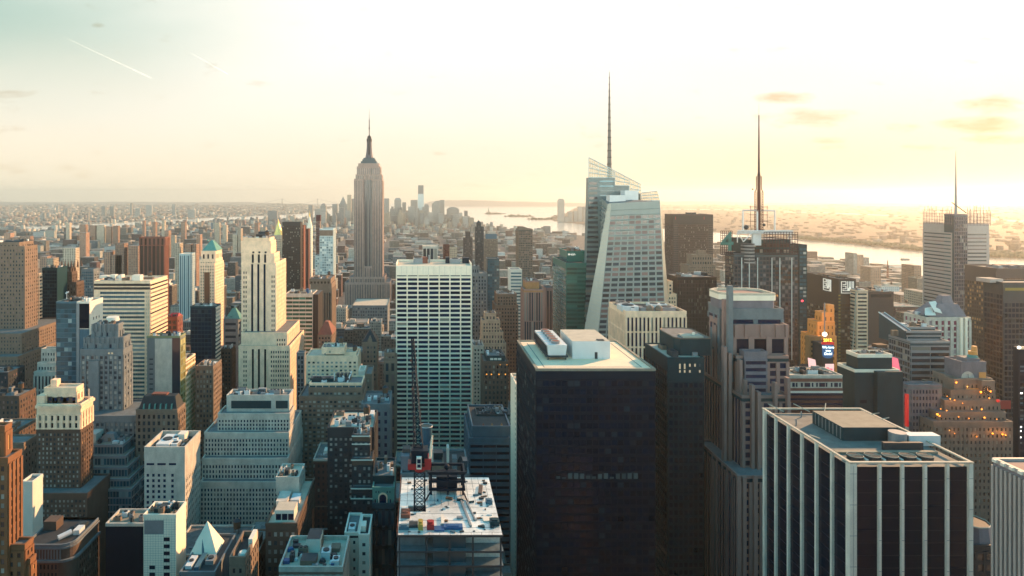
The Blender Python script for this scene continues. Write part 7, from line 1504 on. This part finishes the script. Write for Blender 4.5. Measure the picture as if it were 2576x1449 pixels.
# statue on its island
Y = G(1232,537)[1]; xs = X(1229,Y); r = thing('statue', 'tiny statue on a pedestal on the harbour island', 'statue', (xs,Y,0))
MB().box(xs-32,xs+32,Y-32,Y+32,0,18).pyr(xs-14,xs+14,Y-14,Y+14,18,48,0,.7,.7).build('pedestal', 'haze_tan', r); b = MB().cyl(xs,Y,7.5,48,80,10,0,5.2).sphere((xs,Y,84),3.6).bar((xs+3.5,Y,78),(xs+6.5,Y,95),1.5).sphere((xs+6.5,Y,96),2); b.build('figure', 'verdigris', r)
# suspension bridge on the horizon
Y = 15500; r = thing('suspension_bridge', 'faint suspension bridge with two towers on the horizon', 'bridge', (X(754,Y),Y,0)); xa, xb = X(710,Y), X(799,Y)
for x in (xa, xb):
    b = MB().box(x-12,x-5,Y-8,Y+8,0,210).box(x+5,x+12,Y-8,Y+8,0,210).box(x-12,x+12,Y-7,Y+7,190,208); b.build('bridge_tower', 'haze_dark', r)
MB().box(xa-600, xb+600, Y-12, Y+12, 66, 74).build('deck', 'haze_dark', r); b = MB(); pv = None
for i in range(33):
    t = i/32; x = xa+(xb-xa)*t; p_ = (x, Y, 85+120*(2*t-1)**2)
    if pv: b.bar(pv, p_, 3)
    pv = p_
b.bar((xa,Y,205),(xa-560,Y,78),3).bar((xb,Y,205),(xb+560,Y,78),3); b.build('cable', 'haze_dark', r)
# borough towers on the far left shore
bt = [(141,146.5,511,9500,'spire','slim spired tower far across the river on the left'), (327,332,511,8500,None,'slim tall tower far across the river'), (255,265,519,8500,None,'hazy block left of the slim tall tower'), (276,286,519,8600,None,'hazy twin block left of the slim tall tower'), (367,382,516,8200,None,'broad hazy tower right of the slim tall tower'), (433,441,514,9000,None,'dark hazy tower standing apart on the far shore'), (472,490,528,7800,None,'wide hazy slab right of the dark hazy tower'), (340,352,524,8400,None,'low hazy block between the slim tall and the broad tower'), (164,170,524,8000,None,'sunlit pale slab right of the slim spired tower'), (104,107,535,6800,None,'left chimney of a pair by the river'), (108.5,112,535,6800,None,'right chimney of a pair by the river'), (219,222.5,534,6500,None,'single tall chimney before the housing towers'), (5,17,550,6300,None,'hazy tower at the left edge by the river bridge'), (530,536,560,4600,None,'pale blue slender tower in the lowlands right of the ribbed red-brown tower')]
for a, e, t, Y, sh, lb in bt: far_tower('far_shore_tower', lb, a, e, t, Y, 'haze_grey' if t != 560 else 'blue_panel', 30, sh, 'hazy towers on the far left shore')
q = random.Random(31); hs = [(225,240,567),(243,262,566),(266,279,570),(284,297,568),(200,215,565),(200,216,585),(10,26,586),(28,48,597),(50,76,594),(166,175,561),(358,364,555),(383,391,558),(407,414,554),(455,466,558),(440,452,612),(466,480,614),(484,494,614),(290,312,612),(322,348,618),(158,190,624),(414,424,580),(430,440,592),(494,504,590),(60,74,606),(100,118,646),(118,134,650),(262,278,634),(280,306,642),(540,552,560),(560,570,566),(585,596,590),(598,606,575),(640,650,560),(655,668,572)]
ORD = ['far left','left','left of centre','mid left']
hst = []; HB = [(30,'tall brown brick tower'),(165,'spiked gothic tower'),(228,'tan-sided grey block'),(300,'broad striped slab'),(384,'ribbed red-brown tower'),(470,'small teal tower'),(530,'green-pyramid tower'),(650,'black-striped limestone tower')]
for i, (a, e, t) in enumerate(hs):
    Y = 3300 if t < 572 else 2300 if t < 600 else 1500
    m_ = q.choice(['haze_brick','haze_tan','haze_brick']); o = far_tower('housing_tower', None, a, e, t, Y, m_, 16+q.uniform(0,10), None, None, 'building'); nr = min(HB, key=lambda h: abs(h[0]-a)); hst.append([o, f"{'nearer ' if Y < 2000 else 'far '}sunlit {'brick' if 'brick' in m_ else 'tan'} housing tower beyond the {nr[1]}", a])
    FOOT.append((X(a,Y),X(e,Y),Y,Y+26,Z(t,Y),o)); HERO.append(dict(px0=a,px1=e,top=t,Y=Y,vis=t+(14 if Y > 2000 else 26),root=o,ref=None))

uniq(hst, 'building', 'sunlit housing towers among the low blocks on the left')
# ------------------------------------------------------------------ ordinary city blocks
finish_panes()
facade('brick_brown_wall', (0.04718,0.0348,0.02835), 3.0, 3.7, .45, .5); facade('brick_red_wall', (0.08325,0.036,0.02835), 3.0, 3.7, .42, .5); facade('tan_wall', (0.1221,0.102,0.07875), 3.1, 3.8, .45, .5); facade('cream_wall', (0.3108,0.296,0.2436), 3.2, 3.8, .42, .5); facade('grey_wall', (0.1054,0.12,0.1228), 3.0, 3.8, .5, .55); facade('white_wall', (0.444,0.464,0.4368), 3.4, 3.9, .5, .5); facade('dark_wall', (0.01388,0.0192,0.02268), 2.8, 3.8, .6, .6); facade('glassy_wall', (0.0222,0.051,0.063), 2.4, 3.9, .8, .7, (.03,.07,.09)); facade('striped_wall', (.45,.42,.36), 60, 3.9, .99, .5); facade('piered_wall', (0.1332,0.129,0.1134), 2.8, 60, .5, .95)
PAL = [('brick_brown_wall','brown brick',.22),('brick_red_wall','red brick',.15),('tan_wall','tan brick',.2),('cream_wall','cream stone',.12),('grey_wall','grey stone',.12),('white_wall','white',.05),('dark_wall','dark',.05),('glassy_wall','teal glass',.03),('striped_wall','horizontally striped',.03),('piered_wall','vertically ribbed',.03)]
SW, SH = 1288, 725
zb = np.full((SH, SW), 1e9, np.float32); ib = np.full((SH, SW), -1, np.int32)
def raster(x0, x1, y0, y1, z, idx, slack=0):
    pts = [(PX(a,b), PY(z,b), b) for a in (x0,x1) for b in (max(y0,20),max(y1,21))]
    fl, fr_, ft = PX(x0,max(y0,20)), PX(x1,max(y0,20)), PY(z,max(y0,20))
    bl, br_, bt_ = PX(x0,max(y1,21)), PX(x1,max(y1,21)), PY(z,max(y1,21))
    a0 = int(max(0, min(fl,bl)/2)); a1 = int(min(SW, max(fr_,br_)/2+1)); t0 = int(max(0, min(ft,bt_)/2)); 
    if a1 <= a0 or t0 >= SH: return
    # front face
    i0, i1, j0 = int(max(0,fl/2)), int(min(SW,fr_/2+1)), int(max(0,ft/2))
    if i1 > i0 and j0 < SH:
        v = zb[j0:, i0:i1]; w = v > y0; v[w] = y0
        if idx is not None: ib[j0:, i0:i1][w] = idx
    # roof and side, approximated by the swept box at its back depth
    i0, i1 = a0, a1; j0 = t0
    v = zb[j0:, i0:i1]; w = v > y1; v[w] = y1
    if idx is not None: ib[j0:, i0:i1][w] = idx
for (x0, x1, y0, y1, z, r) in FOOT: raster(x0, x1, y0, y1, z, -2 if False else None)
big = [h for h in HERO if h['ref']]
def in_manhattan(x, y):
    # between the two rivers
    def side(p, q_): return (q_[0]-p[0])*(y-p[1]) - (q_[1]-p[1])*(x-p[0])
    inside = False; n = len(manh); j = n-1
    for i in range(n):
        xi, yi = manh[i]; xj, yj = manh[j]
        if (yi > y) != (yj > y) and x < (xj-xi)*(y-yi)/(yj-yi)+xi: inside = not inside
        j = i
    return inside
cand = []; q = random.Random(1234)
FT = np.array([(a-2.5, b_+2.5, c-2.5, d+2.5) for a, b_, c, d, e, f in FOOT])
streets = [60+80*k for k in range(0, 60)]
y = 190
hv = [(h['px0'], h['px1'], h['Y'], h['vis']) for h in HERO]
for s in streets:
    if s < 180 or s > 4300: continue
    for row in range(2):
        ya = s + 9 + row*31; depth = 29
        lim = 1.05*max(abs(X(-150, ya)), 1); x = X(-160, ya); xe = X(2740, ya)
        while x < xe:
            w = q.uniform(14, 38) if ya < 1500 else q.uniform(18, 50) if ya < 2600 else q.uniform(30, 70)
            xa, xb = x, x + w - .4; x += w
            if any(xa < av+wd/2 and xb > av-wd/2 for av, wd in AVES): continue
            if q.random() < .04: continue
            d = depth - q.uniform(0, 7)
            if np.any((FT[:,0] < xb) & (FT[:,1] > xa) & (FT[:,2] < ya+d) & (FT[:,3] > ya)): 
                # try a narrower lot
                xb = xa + w*.45
                if np.any((FT[:,0] < xb) & (FT[:,1] > xa) & (FT[:,2] < ya+d) & (FT[:,3] > ya)): continue
            if not (in_manhattan(xa, ya+d) and in_manhattan(xb, ya+d) and in_manhattan(xa, ya)): continue
            if ya < 700: h = q.choice([q.uniform(30,60), q.uniform(50,95), q.uniform(70,120)])
            elif ya < 1000: h = q.choice([q.uniform(22,50), q.uniform(35,75), q.uniform(50,105)])
            elif ya < 1500: h = q.choice([q.uniform(18,36), q.uniform(22,50), q.uniform(30,80)])
            elif ya < 2600: h = q.choice([q.uniform(12,26), q.uniform(14,30), q.uniform(16,36), q.uniform(25,62)])
            else: h = q.choice([q.uniform(9,20), q.uniform(10,22), q.uniform(12,30)]) + (q.uniform(10,45) if q.random() < .07 else 0)
            pl, pr_ = PX(xa,ya), PX(xb,ya); p2l, p2r = PX(xa,ya+d), PX(xb,ya+d); lo, hi = min(pl,p2l), max(pr_,p2r)
            topmin = 0
            for (a, e, Yh, vis) in hv:
                if Yh > ya and lo < e-.5 and hi > a+.5: topmin = max(topmin, vis)
            # roof back edge must stay below what is seen behind it
            hmax = CAMZ - (topmin-EYE)*(ya+d)/F if topmin else 200
            # open shaded street canyons and the river view
            if 2030 < lo < 2320: hmax = min(hmax, CAMZ-(700-EYE)*ya/F if ya < 1500 else 26)
            h = min(h, hmax*q.uniform(.86,1.0))
            if h < 7: continue
            cand.append((xa, xb, ya, ya+d, h))
for i, (xa, xb, ya, yb, h) in enumerate(cand): raster(xa, xb, ya, yb, h, i)
# heroes in front take their pixels back: a pixel counts for a block only where the block is the nearest thing
vals, cnts = np.unique(ib[ib >= 0], return_counts=True); area = dict(zip(vals.tolist(), cnts.tolist()))
order = sorted(area, key=lambda k: -area[k]); NIND = 285
ind = [k for k in order[:NIND]]; rest = [k for k in order[NIND:]]
def words(k):
    xa, xb, ya, yb, h = cand[k]; m = (math.sin(k*12.9898)*43758.5453) % 1; t = 0
    for mt_, w_, p_ in PAL:
        t += p_
        if m <= t: return mt_, w_
    return PAL[0][:2]
q = random.Random(99); info = []
for k in ind:
    xa, xb, ya, yb, h = cand[k]; mt_, col = words(k); w = xb-xa; slim = h/w
    kind = 'slim' if slim > 3 else 'tall' if h > 70 else 'low broad' if h < 25 and w > 25 else 'low' if h < 30 else 'narrow' if w < 17 else 'broad' if w > 30 else 'mid-height'
    cx_, cz = (xa+xb)/2, h; b = MB().box(xa, xb, ya, yb, 0, h)
    o = b.build('city_building', mt_, None, (cx_, ya, 0)); feats = []
    o['category'] = 'building'
    def child(mb, name, mat): ob = bpy.data.objects.new(name, mb.mesh(name, mat, (cx_, ya, 0))); COL.objects.link(ob); ob.parent = o; return ob
    if ya < 1700:
        p = MB(); t = .5
        p.box(xa-.1,xb+.1,ya-.1,ya+t,h-.3,h+.9); p.box(xa-.1,xb+.1,yb-t,yb+.1,h-.3,h+.9); p.box(xa-.1,xa+t,ya+t,yb-t,h-.3,h+.9); p.box(xb-t,xb+.1,ya+t,yb-t,h-.3,h+.9)
        child(p, 'parapet', q.choice(['limestone','tan_brick','grey_stone','pale_concrete']))
        d = yb-ya
        if q.random() < .8:
            s0 = q.uniform(.1,.5); bw, bd, bh = w*q.uniform(.22,.45), d*q.uniform(.2,.45), q.uniform(2.5,6); child(MB().box(xa+w*s0, min(xb-1, xa+w*s0+bw), ya+d*.3, ya+d*.3+bd, h, h+bh), 'roof_house', q.choice(['tan_brick','brown_brick','pale_concrete','white_paint','grey_stone'])); feats.append('a roof house')
        if q.random() < .45 and w > 12:
            tx, ty = xa+w*q.uniform(.7,.88), ya+d*q.uniform(.6,.8); mbt = MB().cyl(tx,ty,1.9,h+2.6,h+6.2,10).cyl(tx,ty,2.1,h+6.2,h+7.6,10,1,.1)
            for a in (-1.2,1.2):
                for c_ in (-1.2,1.2): mbt.bar((tx+a,ty+c_,h),(tx+a,ty+c_,h+2.7),.15,1)
            child(mbt, 'water_tank', ['wood','dark_steel']); feats.append('a wooden water tank')
        for z_ in range(q.randint(2,6) if ya < 900 else q.randint(0,3)):
            ux, uy = q.uniform(xa+1.5,xb-4), q.uniform(ya+1.2,ya+d*.28); child(MB().box(ux,ux+q.uniform(1.2,2.6),uy,uy+q.uniform(1,2.4),h,h+q.uniform(.8,1.8)), 'air_unit', q.choice(['grey_metal','white_metal','dark_steel']))
        if ya < 800:
            cb = MB().box(xa-.55, xb+.55, ya-.6, ya-.11, h-1.3, h-.35); child(cb, 'cornice', q.choice(['limestone','tan_brick','grey_stone','verdigris','brown_brick']))
            if h > 30: child(MB().box(xa-.25, xb+.25, ya-.3, ya-.02, h*.72, h*.72+.7), 'string_course', q.choice(['limestone','grey_stone','tan_brick']))
            if q.random() < .5: child(MB().bar((xa+w*.2,ya+d*.25,h+.4),(xa+w*.8,ya+d*.25,h+.4),.35,0,6), 'duct', 'grey_metal')
        if h > 55 and q.random() < .6:
            sh = q.uniform(.55,.8)
            child(MB().box(xa-1.6 if False else xa+.02, xb-.02, ya-2.2, ya-.02, 0, h*sh), 'setback', mt_); feats.append('a stepped front')
    pxc = PX(cx_, ya); best = None
    for hh in big:
        m = (hh['px0']+hh['px1'])/2; dd = abs(m-pxc) + .25*abs(hh['Y']-ya)*200/max(ya,300)
        if best is None or dd < best[0]: best = (dd, hh, m)
    hh = best[1]; rel = []
    if ya > hh['Y']+60: rel.append('behind')
    elif ya < hh['Y']-25: rel.append('in front of')
    if pxc < hh['px0']: rel = ['left of' if not rel else rel[0]+' and left of']
    elif pxc > hh['px1']: rel = ['right of' if not rel else rel[0]+' and right of']
    where = f"{rel[0] if rel else 'beside'} {hh['ref']}"
    lab = f"{kind} {col} building" + (f" with {feats[-1]}" if feats else '') + ' ' + where
    if len(lab.split()) > 14: lab = f"{kind} {col} building {where}"
    if len(lab.split()) > 13: lab = f"{col} building {where}"
    info.append([o, lab, pxc])
for it in info:                       # keep room for the order words
    if sum(1 for t in info if t[1] == it[1]) > 1 and len(it[1].split()) > 11: it[1] = it[1].replace(' and left of', ' left of').replace(' and right of', ' right of').replace('mid-height ', '').replace('low broad ', 'low ').replace(' with a roof house', '')
uniq(info, 'building', 'ordinary buildings filling the streets')
# the remaining small blocks read as one mass
pal = [(.10,.07,.05),(.15,.07,.05),(.24,.18,.13),(.40,.34,.26),(.17,.17,.165),(.5,.46,.4),(.04,.05,.05),(.27,.23,.18),(.12,.115,.10),(.19,.12,.085)]
facade('mass_wall', pal, 3.6, 3.8, .5, .5, island=True, roofc=(.26,.24,.21))
def mass(name, boxes, label, cat, mat='mass_wall'):
    if not boxes: return
    n = len(boxes); V = np.zeros((n,8,3)); Fc = np.zeros((n,5,4), np.int64); base = np.array([[0,1,5,4],[1,2,6,5],[2,3,7,6],[3,0,4,7],[4,5,6,7]])
    A = np.array(boxes)
    for k, (i, j, l) in enumerate(((0,2,5),(1,2,5),(1,3,5),(0,3,5),(0,2,4),(1,2,4),(1,3,4),(0,3,4))): V[:,k,0] = A[:,i]; V[:,k,1] = A[:,j]; V[:,k,2] = A[:,l]
    Fc[:] = base[None] + (np.arange(n)*8)[:,None,None]
    me = bpy.data.meshes.new(name); me.vertices.add(n*8); me.vertices.foreach_set('co', V.reshape(-1)); me.loops.add(n*20); me.loops.foreach_set('vertex_index', Fc.reshape(-1)); me.polygons.add(n*5); me.polygons.foreach_set('loop_start', np.arange(n*5)*4); me.polygons.foreach_set('loop_total', np.full(n*5,4)); me.update(); me.validate()
    me.materials.append(M[mat]); o = bpy.data.objects.new(name, me); COL.objects.link(o); return tag(o, label, cat, None, 'stuff')
q = random.Random(64); under = []
for s in range(-560, 200, 80):               # unseen city blocks below and behind the viewpoint, made tall to block low sky light
    for row in range(2):
        x = -1300.0
        while x < 1300:
            w = q.uniform(22, 48); ya = s+8+row*33
            if not any(x < av+wd/2 and x+w > av-wd/2 for av, wd in AVES) and not (-45 < x+w/2 < 45 and -60 < ya < 30):
                h = q.uniform(150, 225) if q.random() < .7 else q.uniform(200, 258)
                if ya > -40: h = min(h, CAMZ - 965*(ya+30)/F - 12, 150)
                if h > 12 and not np.any((FT[:,0] < x+w) & (FT[:,1] > x) & (FT[:,2] < ya+30) & (FT[:,3] > ya)): under.append((x, x+w-.5, ya, ya+29, h, 0))
            x += w
mass('city_blocks', [(*cand[k][:4], cand[k][4], 0) for k in rest] + under, 'dense mass of small city blocks between the towers', 'city blocks')
# distant low city on every shore, sampled evenly over the view
def inpoly(poly, x, y):
    ins = False; j = len(poly)-1
    for i in range(len(poly)):
        xi, yi = poly[i]; xj, yj = poly[j]
        if (yi > y) != (yj > y) and x < (xj-xi)*(y-yi)/(yj-yi)+xi: ins = not ins
        j = i
    return ins
q = random.Random(7); far = []; farw = []
for i in range(26000):
    px = q.uniform(-260, 2840); py = 513.5 + 160*q.random()**1.7; x, y = G(px, py)
    if y < 2300 or y > 22000: continue
    inm, inb, inj = inpoly(manh, x, y), inpoly(brook, x, y), inpoly(jersey, x, y)
    if not (inm or inb or inj): continue
    if inm and y < 4250: continue
    if inj and q.random() < .82: continue
    s = max(1.0, y/7000)
    w = q.uniform(14,42)*s; d = q.uniform(14,40)*s; h = q.uniform(7,19)
    if q.random() < .10: h = q.uniform(18,42); w *= .8
    if inm and q.random() < .35: h += q.uniform(5,30)
    if inj: h *= .75
    (farw if inj else far).append((x-w/2, x+w/2, y, y+d, h, -1))
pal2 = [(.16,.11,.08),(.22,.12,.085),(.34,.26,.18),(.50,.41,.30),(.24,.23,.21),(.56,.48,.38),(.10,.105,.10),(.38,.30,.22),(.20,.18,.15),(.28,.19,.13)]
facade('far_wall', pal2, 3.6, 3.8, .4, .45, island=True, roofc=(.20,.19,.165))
mass('distant_city', far, 'low hazy city spreading to the horizon on every shore', 'distant city', 'far_wall')

pal3 = [(.05,.038,.028),(.065,.04,.03),(.09,.068,.05),(.07,.06,.05),(.04,.038,.033),(.13,.10,.075)]
facade('west_wall', pal3, 3.6, 3.8, .4, .45, island=True, roofc=(.07,.06,.05))
mass('distant_city', farw, 'low hazy brown city beyond the bright river on the right', 'distant city', 'west_wall')
# trees along the far bank and in the parks: bushy clumps too many to count
q = random.Random(5); tb = MB()
def clump(x, y, r):
    for k in range(5):
        a = q.uniform(0,6.28); d = q.uniform(0,r*.7); tb.sphere((x+d*math.cos(a), y+d*math.sin(a), r*q.uniform(.3,.8)), r*q.uniform(.35,.6), 0, 6, 4)
for i in range(420):
    t = q.random(); 
    pts = [(2007,603),(2132,612),(2320,633),(2494,647),(2576,650)]
    j = q.randrange(4); f_ = q.random(); px = pts[j][0]+(pts[j+1][0]-pts[j][0])*f_; py = pts[j][1]+(pts[j+1][1]-pts[j][1])*f_ - q.uniform(.6,4.5)
    x, y = G(px, py); clump(x, y, q.uniform(9,20))
for i in range(260):
    px, py = q.uniform(20, 460), q.uniform(575, 596); x, y = G(px, py); clump(x, y, q.uniform(7,12))
for (a, e, p0, p1, n) in ((1222,1268,536.4,538.8,26), (1270,1336,542.6,545,30), (1330,1392,550.4,552.6,30)):
    for i in range(n): x, y = G(q.uniform(a,e), q.uniform(p0,p1)); clump(x, y, q.uniform(9,18))
tag(tb.build('trees', 'greenery'), 'dark tree clumps along the far bank, islands and parks', 'trees', None, 'stuff')

# vapour trails high over the left
def trail(label, p0, p1, r0, r1):
    h = 8200.0
    def pt(px, py): k = h/((EYE-py)/F); return Vector(((px-CX)/F*k, k, CAMZ+h))
    a, e = pt(*p0), pt(*p1); b = MB(); n = 8
    for i in range(n): b.bar(a.lerp(e, i/n), a.lerp(e, (i+1)/n), r0+(r1-r0)*i/n, 0, 8, r0+(r1-r0)*(i+1)/n)
    tag(b.build('vapour_trail', 'vapour', None, tuple(a)), label, 'vapour trail')
trail('longer vapour trail slanting across the upper left sky', (156,91), (380,196), 12, 55); trail('shorter faint vapour trail above the needle-topped tower', (478,132), (572,186), 15, 40)

# ------------------------------------------------------------------ air
hz = MB().box(-25000, 25000, -700, 24800, -4, 482); ho = hz.build('haze', [], None); tag(ho, 'pale evening haze over the whole city', 'haze', None, 'stuff')
mt = bpy.data.materials.new('haze'); mt.use_nodes = True; nt = mt.node_tree; nt.nodes.clear()
o_ = nt.nodes.new('ShaderNodeOutputMaterial'); v_ = nt.nodes.new('ShaderNodeVolumePrincipled'); nt.links.new(v_.outputs[0], o_.inputs['Volume'])
v_.inputs['Color'].default_value = (*HAZE_COL, 1); v_.inputs['Density'].default_value = HAZE_DENSITY; v_.inputs['Anisotropy'].default_value = HAZE_G
ho.data.materials.append(mt)
